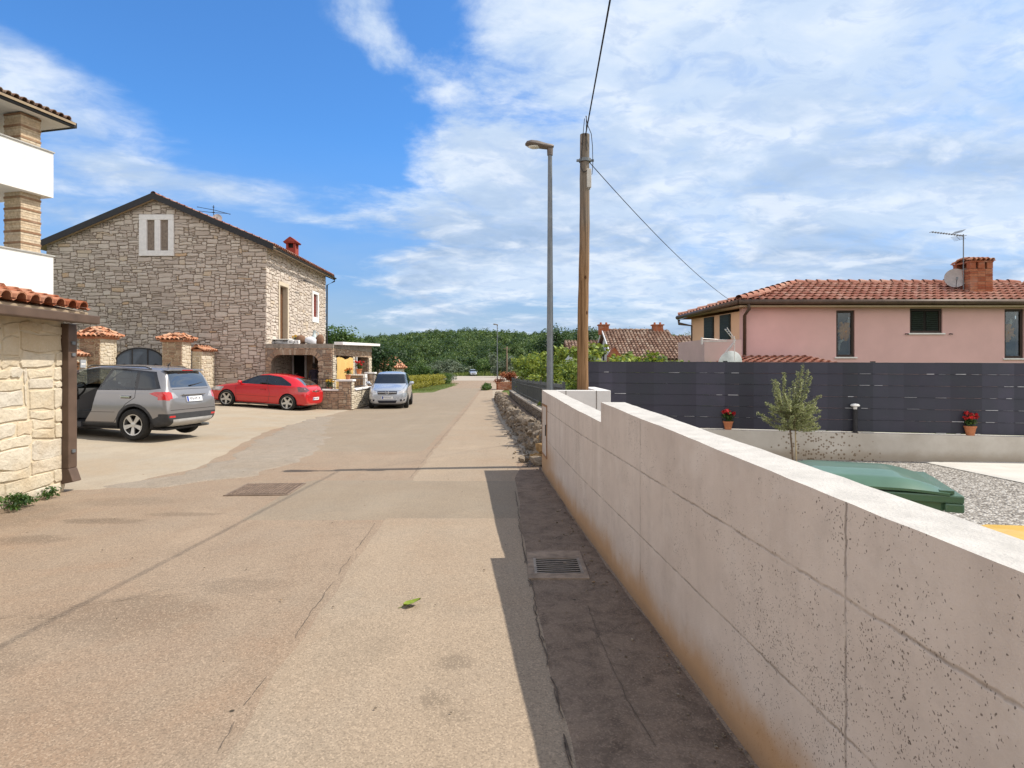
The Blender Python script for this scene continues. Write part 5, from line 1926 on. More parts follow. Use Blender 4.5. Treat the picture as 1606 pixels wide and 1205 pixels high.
def plate(parent, pos, sgn, w=.52, h=.11, tilt=0.0):
    m = MB()
    m.box(-.008, -w / 2, -h / 2, .008, w / 2, h / 2, .5, 0)
    p = m.build('number_plate', [K['plate'], K['plate_blue'], K['plate_ink']], parent)
    q = MB()
    bx = sgn * .010
    side = 1 if sgn < 0 else -1
    q.box(min(bx, bx * .8), side * (w / 2 - .045) - .02, -h / 2 + .004, max(bx, bx * .8), side * (w / 2 - .045) + .035, h / 2 - .004, .5, 0)
    q.build('blue_band', K['plate_blue'], p)
    q = MB()
    rg = random.Random(int(w * 100 + pos[1] * 10))
    for k in range(7):
        y = -w / 2 + .09 + k * .052
        for s_ in range(2):
            q.box(min(bx, bx * .8), y - .017 + s_ * .024, -.032 + rg.choice((0, .02)), max(bx, bx * .8), y - .007 + s_ * .024, .032 - rg.choice((0, .02)))
        q.box(min(bx, bx * .8), y - .017, rg.choice((-.032, -.004, .022)), max(bx, bx * .8), y + .017, rg.choice((-.022, .006, .032)) + .001)
    q.build('faded_marks', K['plate_ink'], p)
    p.location = pos
    p.rotation_euler = (0, tilt, 0)
    return p


def mirror(parent, x, y, z, paint, sg):
    m = MB()
    m.rock((x, y + sg * .11, z + .05), (.15, .24, .17), .0, rough=.0)
    m.tube([(x, y - sg * .05, z - .02), (x, y + sg * .05, z + .02)], .025, 6)
    return m.build('mirror', paint, parent, smooth=True)


def grey_suv():
    st = [(2.06, .40, .55, .60, .62, .78, .58, .86, .42, .88), (1.98, .27, .72, .60, .80, .86, .74, .93, .55, .96), (1.62, .23, .80, .62, .87, .98, .81, 1.02, .62, 1.05),
          (1.10, .23, .82, .64, .885, 1.02, .83, 1.07, .64, 1.10), (.86, .23, .82, .64, .885, 1.03, .84, 1.13, .72, 1.15), (.22, .23, .82, .64, .885, 1.05, .84, 1.52, .63, 1.56),
          (-.25, .23, .82, .64, .885, 1.055, .84, 1.565, .645, 1.625), (-.9, .23, .82, .64, .885, 1.065, .84, 1.555, .635, 1.62), (-1.5, .23, .82, .66, .885, 1.075, .835, 1.525, .62, 1.59),
          (-1.74, .25, .81, .68, .875, 1.075, .825, 1.50, .60, 1.56), (-1.84, .27, .80, .70, .865, 1.07, .81, 1.40, .62, 1.44), (-1.93, .30, .79, .70, .855, 1.05, .79, 1.13, .69, 1.15),
          (-1.98, .33, .78, .66, .84, .97, .77, 1.05, .69, 1.06), (-2.03, .36, .76, .58, .82, .84, .75, .93, .66, .95), (-2.06, .42, .66, .52, .72, .66, .66, .72, .5, .74)]
    t = thing('parked_car', 'dusty grey metallic suv with front door open by the stone shed', 'car', (0, 0, 0), 0, 'cars parked by the stone house')
    paint = paint_mat('grey metallic paint', (.25, .243, .25), .4, .28, .7)
    S = Shell(st)
    WB = ((1.24, .34), (-1.26, .34))
    S.region('clad', [(-2.4, .0), (2.4, .0), (2.4, .37), (-2.4, .37)])
    S.region('clad', [(-2.4, .3), (-1.62, .3), (-1.62, .44), (-1.85, .55), (-2.4, .64)])
    for x, z in WB: S.arch(x, z, .395, .455, 'clad')
    # glass
    S.region('trim', [(1.02, 1.04), (.30, 1.50), (-.2, 1.535), (-.9, 1.525), (-1.60, 1.475), (-1.83, 1.12), (-1.6, 1.085)])
    S.region('front_glass', [(.92, 1.07), (.28, 1.46), (-.50, 1.495), (-.30, 1.075)])
    S.region('rear_door_glass', [(-.40, 1.08), (-.60, 1.497), (-1.16, 1.475), (-1.24, 1.095)])
    S.region('quarter_glass', [(-1.31, 1.11), (-1.24, 1.47), (-1.55, 1.44), (-1.74, 1.13)])
    S.region('windscreen', [(-.68, 1.14), (.68, 1.14), (.58, 1.50), (-.58, 1.50)], 'x+', 0, (.1, 1.2))
    S.region('rear_window', [(-.62, 1.14), (.62, 1.14), (.55, 1.47), (-.55, 1.47)], 'x-', 0, (-2.2, -1.6))
    # tail
    S.region('tail_lamp', [(-2.4, .87), (-1.98, .87), (-1.60, 1.01), (-1.72, 1.05), (-2.4, 1.06)], 'y', 0, (-2.4, -1.5))
    for sg in (1, -1):
        S.region('tail_lamp', [(sg * .50, .93), (sg * .95, .86), (sg * .95, 1.06), (sg * .60, 1.035)], 'x-', 0, (-2.4, -1.6))
        S.region('lamp_clear', [(sg * .50, .93), (sg * .66, .90), (sg * .66, 1.04), (sg * .56, 1.03)], 'x-', 0, (-2.4, -1.6), ('tail_lamp',))
        S.region('clad_lamp', [(sg * .60, .50), (sg * .76, .50), (sg * .76, .54), (sg * .60, .54)], 'x-', 0, (-2.4, -1.6))
    S.region('clad', [(-1, .1), (1, .1), (1, .58), (.5, .59), (-.5, .59), (-1, .58)], 'x-', 0, (-2.4, -1.6), ('body',))
    S.region('skid', [(-.55, .1), (.55, .1), (.66, .46), (-.66, .46)], 'x-', 0, (-2.4, -1.6), ('clad', 'body'))
    # doors
    S.region('front_door', [(1.0, .37), (1.0, 1.04), (.30, 1.50), (-.53, 1.517), (-.34, 1.02), (-.24, .62), (-.05, .37)], 'y', 1, (-2, 2), ('body', 'trim', 'front_glass', 'clad'))
    S.seam([(-.34, 1.07), (-.34, 1.0), (-.24, .62), (-.05, .38)], .006, 'y', -1)
    S.seam([(1.02, .38), (1.02, 1.04)], .006, 'y', -1)
    S.seam([(-1.275, 1.08), (-1.27, .92), (-1.06, .78), (-.86, .52)], .006)
    S.seam([(-.86, .52), (-.76, .38), (-.05, .38)], .005)
    S.seam([(-.80, .60), (.9, .58)], .004)
    S.seam([(-.74, .66), (.74, .66)], .005, 'x-', 0, (-2.4, -1.6))
    S.seam([(-.60, 1.10), (.60, 1.10)], .005, 'x-', 0, (-2.4, -1.6))
    gl = {'front_glass', 'rear_door_glass', 'quarter_glass', 'windscreen', 'rear_window', 'tail_lamp', 'lamp_clear', 'hole', 'front_door', 'clad_lamp'}
    S.part('body', lambda n, c: n not in gl, {'body': paint, 'clad': K['cladding'], 'trim': K['trim'], 'seam': K['seam'], 'skid': K['skid']}, t)
    for nm, lab, mt in (('front_glass', 'side_window', 'open_glass'), ('rear_door_glass', 'side_window', 'car_glass'), ('quarter_glass', 'quarter_window', 'privacy_glass')):
        for sg in (1, -1): S.part(lab, lambda n, c: n == nm and c.y * sg > 0, {nm: K[mt]}, t)
    S.part('windscreen', lambda n, c: n == 'windscreen', {'windscreen': K['open_glass']}, t)
    S.part('rear_window', lambda n, c: n == 'rear_window', {'rear_window': K['rear_glass']}, t)
    for sg in (1, -1):
        S.part('tail_lamp', lambda n, c: n in ('tail_lamp', 'lamp_clear') and c.y * sg > 0, {'tail_lamp': K['red_lamp'], 'lamp_clear': K['clear_lamp']}, t)
        S.part('reflector', lambda n, c: n == 'clad_lamp' and c.y * sg > 0, {'clad_lamp': K['red_lamp']}, t)
    # the open door swings on its front edge
    hinge = thing('door', None, None)
    hinge.parent = t
    hinge.location = (1.02, .86, 0)
    hinge.rotation_euler = (0, 0, radians(62))
    vs, fs, nm = S.take(lambda n, c: n == 'front_door')
    m = MB()
    m.v = [(v.x - 1.02, v.y - .86, v.z) for v in vs]
    m.f, m.t, m.m = fs, [.5] * len(fs), [0 if fs and sum(vs[i].z for i in f) / len(f) < 1.06 else 1 for f in fs]
    m.build('door_skin', [paint, K['car_glass']], hinge, smooth=True)
    m = MB()
    m.box(-1.3, -.13, .40, -.05, -.05, 1.02)
    m.build('door_lining', K['interior'], hinge, bevel=.02)
    # fittings
    lm = MB()
    for x, z in WB: arch_liner(lm, x, .40, z, .60, .86)
    lm.box(-1.9, -.7, .22, 1.8, .7, .26)
    lm.build('wheel_liner', K['interior'], t)
    for x, z in WB:
        for y in (.79, -.79): wheel(t, x, y, z, .215, 5, .225, True)
    cabin(t, .12, -.78, 1.05, .72)
    k = MB()
    k.box(.02, .80, .26, 1.0, .86, .37)
    k.build('door_sill', K['cladding'], t)
    for x in (-1.06,):
        for sg in (1, -1):
            h, n = S.hit((x, sg * 2, .93), (0, -sg, 0))
            q = MB()
            q.obox(h + n * .022, (.22, .025, .035))
            q.obox(h + n * .004, (.26, .012, .075), None, .5, 1)
            q.build('door_handle', [K['chrome'], K['seam']], t, bevel=.006)
    h, n = S.hit((-4, 0, .88), (1, 0, 0))
    plate(t, h + n * .012, -1, .52, .115, 0.2)
    q = MB()
    q.obox(h + n * .01 + Vector((0, 0, .10)), (.03, .74, .035))
    q.build('tailgate_trim', paint, t, bevel=.01)
    for sg in (1, -1):
        q = MB()
        q.tube([(.1, sg * .60, 1.555), (0, sg * .615, 1.592), (-1.30, sg * .595, 1.578), (-1.45, sg * .59, 1.535)], .014, 6)
        q.build('roof_rail', K['trim'], t, smooth=True)
        mirror(t, .78, sg * .86, 1.06, paint, sg)
    q = MB()
    q.prism([(-.60, 0), (.60, 0), (.56, .03), (-.56, .03)], (-1.70, 0, 1.515), (0, 1, 0), (0, 0, 1), (-.16, 0, -.018))
    q.build('spoiler', paint, t, bevel=.01)
    q = MB()
    q.obox((-1.868, 0, 1.512), (.012, .34, .018))
    q.build('brake_lamp', K['red_lamp'], t)
    q = MB()
    h, n = S.hit((-4, .0, 1.17), (1, 0, 0))
    q.tube([h + n * .02, h + n * .03 + Vector((0, -.15, .02)), h + n * .03 + Vector((.02, -.42, .06))], [.016, .01, .008], 6)
    q.build('rear_wiper', K['trim'], t)
    q = MB()
    q.tube([(-1.45, .1, 1.60), (-1.52, .1, 1.68)], [.02, .006], 6)
    q.build('roof_aerial', K['trim'], t)
    q = MB()
    q.tube([(-2.0, -.35, .29), (-2.16, -.35, .29)], .03, 8)
    q.build('exhaust', K['pole_metal'], t)
    return t


def red_hatch():
    st = [(2.16, .34, .42, .48, .46, .58, .44, .64, .32, .66), (2.10, .20, .62, .48, .69, .66, .62, .71, .46, .73), (1.85, .17, .75, .50, .81, .76, .73, .80, .56, .83), (1.40, .16, .79, .52, .875, .86, .79, .89, .60, .92),
          (.98, .16, .80, .54, .88, .91, .81, .95, .64, .985), (.78, .16, .80, .54, .88, .925, .82, 1.00, .68, 1.03), (.05, .16, .80, .55, .88, .935, .82, 1.35, .585, 1.39), (-.45, .16, .80, .55, .88, .945, .825, 1.39, .60, 1.44),
          (-1.0, .16, .80, .56, .88, .955, .83, 1.36, .575, 1.415), (-1.45, .17, .80, .58, .88, .965, .83, 1.28, .545, 1.345), (-1.72, .19, .79, .60, .865, .965, .815, 1.18, .53, 1.235), (-1.95, .20, .77, .60, .84, .95, .78, 1.01, .58, 1.04),
          (-2.06, .22, .74, .58, .81, .90, .74, .955, .58, .97), (-2.15, .26, .70, .52, .77, .72, .71, .82, .52, .84), (-2.17, .34, .58, .48, .64, .62, .60, .70, .4, .72)]
    t = thing('parked_car', 'bright red three-door hatchback with star alloy wheels before the porch', 'car', (0, 0, 0), 0, 'cars parked by the stone house')
    paint = paint_mat('bright red paint', (.52, .006, .012), .0, .25, .12)
    S = Shell(st)
    WB = ((1.22, .325), (-1.39, .325))
    for x, z in WB: S.arch(x, z, .365, None, '')
    S.region('trim', [(.84, .962), (.10, 1.315), (-.42, 1.362), (-.95, 1.315), (-1.44, 1.07), (-1.50, .985)])
    S.region('front_glass', [(.72, .985), (.10, 1.285), (-.34, 1.325), (-.42, .985)])
    S.region('rear_side_glass', [(-.50, .985), (-.43, 1.328), (-.92, 1.285), (-1.37, 1.075), (-1.42, 1.0)])
    S.region('windscreen', [(-.66, 1.03), (.66, 1.03), (.54, 1.345), (-.54, 1.345)], 'x+', 0, (0, 1.1))
    S.region('rear_window', [(-.56, 1.03), (.56, 1.03), (.47, 1.24), (.40, 1.30), (-.40, 1.30), (-.47, 1.24)], 'x-', 0, (-2.1, -1.3))
    S.region('tail_lamp', [(-2.4, .76), (-2.05, .77), (-1.72, .93), (-1.80, .97), (-2.4, .95)], 'y', 0, (-2.4, -1.6))
    for sg in (1, -1):
        S.region('tail_lamp', [(sg * .50, .83), (sg * .95, .74), (sg * .95, .97), (sg * .62, .955)], 'x-', 0, (-2.4, -1.6))
        S.region('head_lamp', [(sg * .46, .58), (sg * .86, .62), (sg * .86, .80), (sg * .52, .72)], 'x+', 0, (1.4, 2.4))
    S.region('grille', [(-.42, .56), (.42, .56), (.40, .66), (-.40, .66)], 'x+', 0, (1.6, 2.4))
    S.region('grille', [(-.50, .26), (.50, .26), (.46, .42), (-.46, .42)], 'x+', 0, (1.6, 2.4))
    S.region('sill', [(-1.02, .1), (.85, .1), (.85, .20), (-1.02, .235)])
    S.seam([(.86, .96), (.84, .7), (.80, .30), (.70, .22), (-.40, .24), (-.56, .32), (-.62, .62), (-.50, .97)], .006)
    S.seam([(-.95, .52), (.82, .50)], .004)
    S.seam([(-.70, .58), (.70, .58)], .005, 'x-', 0, (-2.4, -1.6))
    gl = {'front_glass', 'rear_side_glass', 'windscreen', 'rear_window', 'tail_lamp', 'head_lamp', 'hole'}
    S.part('body', lambda n, c: n not in gl, {'body': paint, 'trim': K['trim'], 'seam': K['seam'], 'grille': K['trim'], 'sill': K['skid']}, t)
    for nm in ('front_glass', 'rear_side_glass'):
        for sg in (1, -1): S.part('side_window', lambda n, c: n == nm and c.y * sg > 0, {nm: K['car_glass']}, t)
    S.part('windscreen', lambda n, c: n == 'windscreen', {'windscreen': K['car_glass']}, t)
    S.part('rear_window', lambda n, c: n == 'rear_window', {'rear_window': K['rear_glass']}, t)
    for sg in (1, -1):
        S.part('tail_lamp', lambda n, c: n == 'tail_lamp' and c.y * sg > 0, {'tail_lamp': K['smoke_lamp']}, t)
        S.part('headlight', lambda n, c: n == 'head_lamp' and c.y * sg > 0, {'head_lamp': K['clear_lamp']}, t)
    lm = MB()
    for x, z in WB: arch_liner(lm, x, .37, z, .60, .85)
    lm.box(-1.9, -.7, .16, 1.8, .7, .2)
    lm.build('wheel_liner', K['interior'], t)
    for x, z in WB:
        for y in (.78, -.78): wheel(t, x, y, z, .225, 5, .235)
    cabin(t, .0, -.85, .95, .70, .2)
    for sg in (1, -1):
        h, n = S.hit((-.33, sg * 2, .79), (0, -sg, 0))
        q = MB()
        q.obox(h + n * .015, (.20, .03, .035))
        q.obox(h + n * .004, (.24, .012, .07), None, .5, 1)
        q.build('door_handle', [paint, K['seam']], t, bevel=.006)
        mirror(t, .66, sg * .78, .965, paint, sg)
    h, n = S.hit((-4, 0, .50), (1, 0, 0))
    plate(t, h + n * .012, -1, .50, .11)
    h, n = S.hit((-4, 0, .80), (1, 0, 0))
    q = MB()
    q.obox(h + n * .012, (.025, .62, .035))
    b = q.build('tailgate_bar', K['chrome'], t, bevel=.008)
    q = MB()
    q.tube([h + n * .03 + Vector((-.0, .055 * cos(2 * pi * k / 14), .055 * sin(2 * pi * k / 14))) for k in range(15)], .008, 5, False)
    q.tube([h + n * .03 + Vector((0, -.05, -.015)), h + n * .03 + Vector((0, .012, .012)), h + n * .03 + Vector((0, -.012, -.012)), h + n * .03 + Vector((0, .05, .015))], .008, 5)
    q.build('badge', K['chrome'], b)
    q = MB()
    h, n = S.hit((-4, 0, 1.06), (1, 0, 0))
    q.tube([h + n * .02, h + n * .03 + Vector((.03, -.2, .015)), h + n * .03 + Vector((.05, -.38, .03))], [.014, .009, .007], 6)
    q.build('rear_wiper', K['trim'], t)
    q = MB()
    q.tube([(-1.2, 0, 1.385), (-1.32, 0, 1.50)], [.012, .005], 6)
    q.build('roof_aerial', K['trim'], t)
    return t


def silver_mpv():
    st = [(2.03, .32, .50, .48, .55, .60, .54, .68, .40, .70), (1.97, .20, .68, .50, .76, .74, .70, .80, .52, .83), (1.70, .17, .77, .52, .84, .85, .78, .90, .58, .94), (1.30, .17, .80, .54, .855, .94, .81, .99, .63, 1.03),
          (1.05, .17, .80, .55, .86, .97, .82, 1.06, .70, 1.09), (.35, .17, .80, .56, .86, 1.0, .82, 1.53, .625, 1.565), (0, .17, .80, .56, .86, 1.01, .82, 1.575, .63, 1.63), (-1.0, .17, .80, .56, .86, 1.02, .82, 1.57, .62, 1.64),
          (-1.65, .19, .79, .58, .85, 1.02, .81, 1.51, .60, 1.57), (-1.93, .22, .78, .60, .84, 1.0, .79, 1.22, .62, 1.25), (-2.03, .25, .75, .56, .81, .93, .75, 1.02, .6, 1.04), (-2.06, .33, .6, .5, .7, .8, .62, .9, .5, .92)]
    t = thing('parked_car', 'silver blue compact minivan facing the camera beside the terrace wall', 'car', (0, 0, 0), 0, 'cars parked by the stone house')
    paint = paint_mat('silver blue paint', (.44, .48, .55), .5, .25, .4)
    S = Shell(st)
    WB = ((1.22, .31), (-1.40, .31))
    for x, z in WB: S.arch(x, z, .35, None, '')
    S.region('trim', [(1.02, 1.03), (.40, 1.49), (-.1, 1.535), (-1.0, 1.53), (-1.55, 1.48), (-1.80, 1.10), (-1.7, 1.05)])
    S.region('front_glass', [(.90, 1.05), (.38, 1.45), (-.02, 1.505), (-.02, 1.05)])
    S.region('rear_door_glass', [(-.10, 1.05), (-.10, 1.51), (-.92, 1.50), (-.98, 1.06)])
    S.region('quarter_glass', [(-1.05, 1.07), (-1.0, 1.50), (-1.48, 1.45), (-1.70, 1.10)])
    S.region('windscreen', [(-.72, 1.09), (.72, 1.09), (.585, 1.51), (-.585, 1.51)], 'x+', 0, (.2, 1.3))
    S.region('rear_window', [(-.62, 1.08), (.62, 1.08), (.55, 1.46), (-.55, 1.46)], 'x-', 0, (-2.1, -1.5))
    for sg in (1, -1):
        S.region('head_lamp', [(sg * .47, .68), (sg * .88, .70), (sg * .88, .92), (sg * .70, .88), (sg * .50, .76)], 'x+', 0, (1.2, 2.4))
        S.region('tail_lamp', [(sg * .62, .75), (sg * .95, .75), (sg * .95, 1.1), (sg * .66, 1.1)], 'x-', 0, (-2.4, -1.6))
        S.region('grille', [(sg * .56, .33), (sg * .74, .36), (sg * .76, .43), (sg * .54, .42)], 'x+', 0, (1.4, 2.4))
    S.region('grille', [(-.41, .64), (.41, .64), (.43, .78), (-.43, .78)], 'x+', 0, (1.5, 2.4))
    S.region('grille', [(-.36, .26), (.36, .26), (.42, .38), (-.42, .38)], 'x+', 0, (1.5, 2.4))
    S.seam([(1.04, 1.03), (1.0, .7), (.82, .28), (-.1, .26), (-.08, 1.03)], .006)
    S.seam([(-.08, .26), (-.8, .30), (-1.0, .7), (-1.02, 1.04)], .006)
    S.seam([(-.62, .80), (-.72, .98), (-.74, 1.07)], .005, 'x+', 0, (.9, 2.2))
    S.seam([(.62, .80), (.72, .98), (.74, 1.07)], .005, 'x+', 0, (.9, 2.2))
    S.seam([(-.60, .80), (.60, .80)], .005, 'x+', 0, (1.4, 2.3))
    gl = {'front_glass', 'rear_door_glass', 'quarter_glass', 'windscreen', 'rear_window', 'tail_lamp', 'head_lamp', 'hole'}
    S.part('body', lambda n, c: n not in gl, {'body': paint, 'trim': K['trim'], 'seam': K['seam'], 'grille': K['grille']}, t)
    for nm in ('front_glass', 'rear_door_glass', 'quarter_glass'):
        for sg in (1, -1): S.part('side_window', lambda n, c: n == nm and c.y * sg > 0, {nm: K['car_glass']}, t)
    S.part('windscreen', lambda n, c: n == 'windscreen', {'windscreen': K['screen_glass']}, t)
    S.part('rear_window', lambda n, c: n == 'rear_window', {'rear_window': K['rear_glass']}, t)
    for sg in (1, -1):
        S.part('headlight', lambda n, c: n == 'head_lamp' and c.y * sg > 0, {'head_lamp': K['clear_lamp']}, t)
        S.part('tail_lamp', lambda n, c: n == 'tail_lamp' and c.y * sg > 0, {'tail_lamp': K['red_lamp']}, t)
        mirror(t, .86, sg * .86, 1.06, paint, sg)
        h, n = S.hit((4, sg * .65, .385), (-1, 0, 0))
        q = MB()
        q.lathe([(.0, .012), (.035, .008), (.045, 0)], 12, h, Matrix.Rotation(pi / 2, 3, 'Y'))
        q.build('fog_lamp', K['clear_lamp'], t, smooth=True)
    lm = MB()
    for x, z in WB: arch_liner(lm, x, .355, z, .60, .83)
    lm.box(-1.9, -.7, .16, 1.8, .7, .2)
    lm.build('wheel_liner', K['interior'], t)
    for x, z in WB:
        for y in (.76, -.76): wheel(t, x, y, z, .205, 5, .20, True)
    cabin(t, .15, -.8, 1.02, .70, .2)
    h, n = S.hit((4, 0, .50), (-1, 0, 0))
    plate(t, h + n * .012, 1, .50, .11)
    h, n = S.hit((4, 0, .71), (-1, 0, 0))
    q = MB()
    q.obox(h + n * .012, (.02, .80, .03))
    b = q.build('grille_bar', K['chrome'], t, bevel=.006)
    q = MB()
    q.tube([h + n * .035 + Vector((0, .07 * cos(2 * pi * k / 16), .07 * sin(2 * pi * k / 16))) for k in range(17)], .01, 5, False)
    q.tube([h + n * .035 + Vector((0, -.065, -.02)), h + n * .035 + Vector((0, .015, .015)), h + n * .035 + Vector((0, -.015, -.015)), h + n * .035 + Vector((0, .065, .02))], .01, 5)
    q.build('badge', K['chrome'], b)
    return t


K['grille'] = plain('dark blue black grille', (.016, .018, .030), .4, obj=True)


def park(t, x, y, heading, pitch=0.0, roll=0.0, dz=0.0):
    t.location = (x, y, gh(x, y) + .012 + dz)
    t.rotation_euler = (roll, pitch, heading)


suv = grey_suv()
# nose to the left: heading 180 degrees is -X
h_ = radians(180 - 9)
# rear left wheel stands at (-7.97, 13.2)
fx, fy = cos(h_), sin(h_)
lx, ly = -fy, fx
rw = Vector((-8.06, 13.25, 0))
cc = rw - Vector((fx, fy, 0)) * (-1.26) - Vector((lx, ly, 0)) * .79
park(suv, cc.x, cc.y, h_, -.018)
red = red_hatch()
h_ = radians(180 - 8)
fx, fy = cos(h_), sin(h_)
lx, ly = -fy, fx
rw = Vector((-8.92, 24.6, 0))
cc = rw - Vector((fx, fy, 0)) * (-1.39) - Vector((lx, ly, 0)) * .78
park(red, cc.x, cc.y, h_, -.062)
van = silver_mpv()
park(van, -5.62, 28.9, radians(-84.5))
far_car = copy_tree(van)
far_car['label'] = 'tiny silver grey car far off at the edge of the wood'
far_car['group'] = 'cars far off by the wood'
park(far_car, -9.6, 151.5, radians(-80))
# ================================================================ concrete boundary wall on the right
def concrete_mat(name, joints=True):
    m = Mat(name, rough=.85, spec=.2)
    p = m.pos()
    x, y, z = m.xyz()
    c = m.ramp(m.noise(1.6, 7, .65), [(.3, (.52, .445, .39)), (.6, (.60, .525, .465)), (.8, (.64, .57, .51))])
    c = m.mix(m.ramp(m.noise(7, 6, .7), [(.5, 0.), (.75, .35)]), c, (.36, .315, .28))
    # vertical shutter-board streaks
    c = m.mix(m.ramp(m.noise(1.0, 4, .6, m.scale(p, (7, 7, .5))), [(.5, 0.), (.75, .22)]), c, (.40, .35, .31))
    # weather streaks running down from the top, and pale patches of lime
    c = m.mix(m.ramp(m.noise(1.0, 5, .65, m.scale(p, (3.2, 3.2, .22), (4, 9, 1))), [(.50, 0.), (.72, .38)]), c, (.40, .335, .285))
    c = m.mix(m.ramp(m.noise(2.6, 5, .7, m.scale(p, (1, 1, 1), (13, 2, 5))), [(.56, 0.), (.74, .40)]), c, (.68, .63, .58))
    h = m.math('ADD', m.noise(160, 3, .6), m.math('MULTIPLY', m.noise(9, 4, .6), 1.5))
    if joints:
        wob = m.math('MULTIPLY', m.math('SUBTRACT', m.noise(14, 4, .6), .5), .028)
        brk = m.ramp(m.noise(5, 4, .7), [(.36, .15), (.58, 1.)])
        ln = None
        for y0 in (-.35, 1.917, 4.12, 6.27, 8.62):
            d = m.math('ABSOLUTE', m.math('SUBTRACT', m.math('ADD', y, wob), y0))
            s_ = m.step(d, .008, .002)
            ln = s_ if ln is None else m.math('MAXIMUM', ln, s_)
        zt = m.math('ADD', m.math('MULTIPLY_ADD', y, -.012, z), m.math('MULTIPLY', wob, .8))
        for z0 in (.86, .43):
            d = m.math('ABSOLUTE', m.math('SUBTRACT', zt, z0))
            ln = m.math('MAXIMUM', ln, m.math('MULTIPLY', m.step(d, .009, .001), .9))
        ln = m.math('MULTIPLY', ln, brk)
        c = m.mix(m.math('MULTIPLY', ln, .62), c, (.14, .115, .095))
        # mud spatter: specks thick between two and three steps from the camera
        zone = m.math('MULTIPLY', m.step(y, 3.9, 1.6), m.step(y, -1.5, .9))
        zone = m.math('ADD', m.math('MULTIPLY', zone, .20), -.03)
        cl = m.math('ADD', m.math('POWER', m.math('ABSOLUTE', m.math('MULTIPLY', m.math('SUBTRACT', y, 2.0), 1.25)), 2.0), m.math('POWER', m.math('ABSOLUTE', m.math('MULTIPLY', m.math('SUBTRACT', z, .70), 3.2)), 2.0))
        zone = m.math('ADD', zone, m.math('MULTIPLY', m.step(cl, 1.0, .0), .20))
        nv = m.n('ShaderNodeTexNoise')
        m.link(p, nv.inputs['Vector'])
        nv.inputs['Scale'].default_value = 60
        av = m.n('ShaderNodeVectorMath', operation='MULTIPLY_ADD')
        m.link(nv.outputs['Color'], av.inputs[0])
        av.inputs[1].default_value = (.022, .022, .022)
        m.link(p, av.inputs[2])
        for sc, th, cut in ((90, .34, .84), (150, .36, .79), (44, .20, .97)):
            pv = m.scale(av.outputs[0], (1, 1, .7), (0, 0, 0), (.5, 0, 0))
            sep = m.n('ShaderNodeSeparateColor')
            m.link(m.vor(sc, pv, out='Color'), sep.inputs[0])
            pick = m.math('GREATER_THAN', m.math('ADD', m.math('ADD', sep.outputs[0], zone), m.math('MULTIPLY', m.math('SUBTRACT', m.noise(2.4, 4, .65), .60), 1.7)), cut)
            sp = m.math('MULTIPLY', pick, m.step(m.vor(sc, pv), th, th * .55))
            c = m.mix(m.math('MULTIPLY', sp, .8), c, (.085, .068, .055))
        # red soil splashed along the foot
        nz = m.math('MULTIPLY', m.noise(2.2, 6, .65), .34)
        lo = m.step(m.math('SUBTRACT', z, nz), .13, -.10)
        far = m.step(y, 7.5, 9.4)
        lo = m.math('MAXIMUM', lo, m.math('MULTIPLY', far, m.step(m.math('SUBTRACT', z, nz), .42, .1)))
        c = m.mix(m.math('MULTIPLY', lo, .80), c, (.42, .235, .095))
        c = m.mix(m.math('MULTIPLY', m.step(m.math('SUBTRACT', z, m.math('MULTIPLY', nz, .4)), .03, -.06), .4), c, (.2, .14, .10))
        h = m.math('SUBTRACT', h, m.math('MULTIPLY', ln, 3.0))
    m.set('Base Color', c)
    m.bump(h, .35, .006)
    return m.mat


K['concrete'] = concrete_mat('board marked concrete')
K['cap'] = plain('bright concrete top', (.46, .44, .41), .9, var=.14, nsc=9, bump=.5, bsc=90)
K['pale_wall'] = plain('pale smooth concrete', (.60, .59, .58), .85, var=.06, nsc=3, bump=.15, bsc=90)


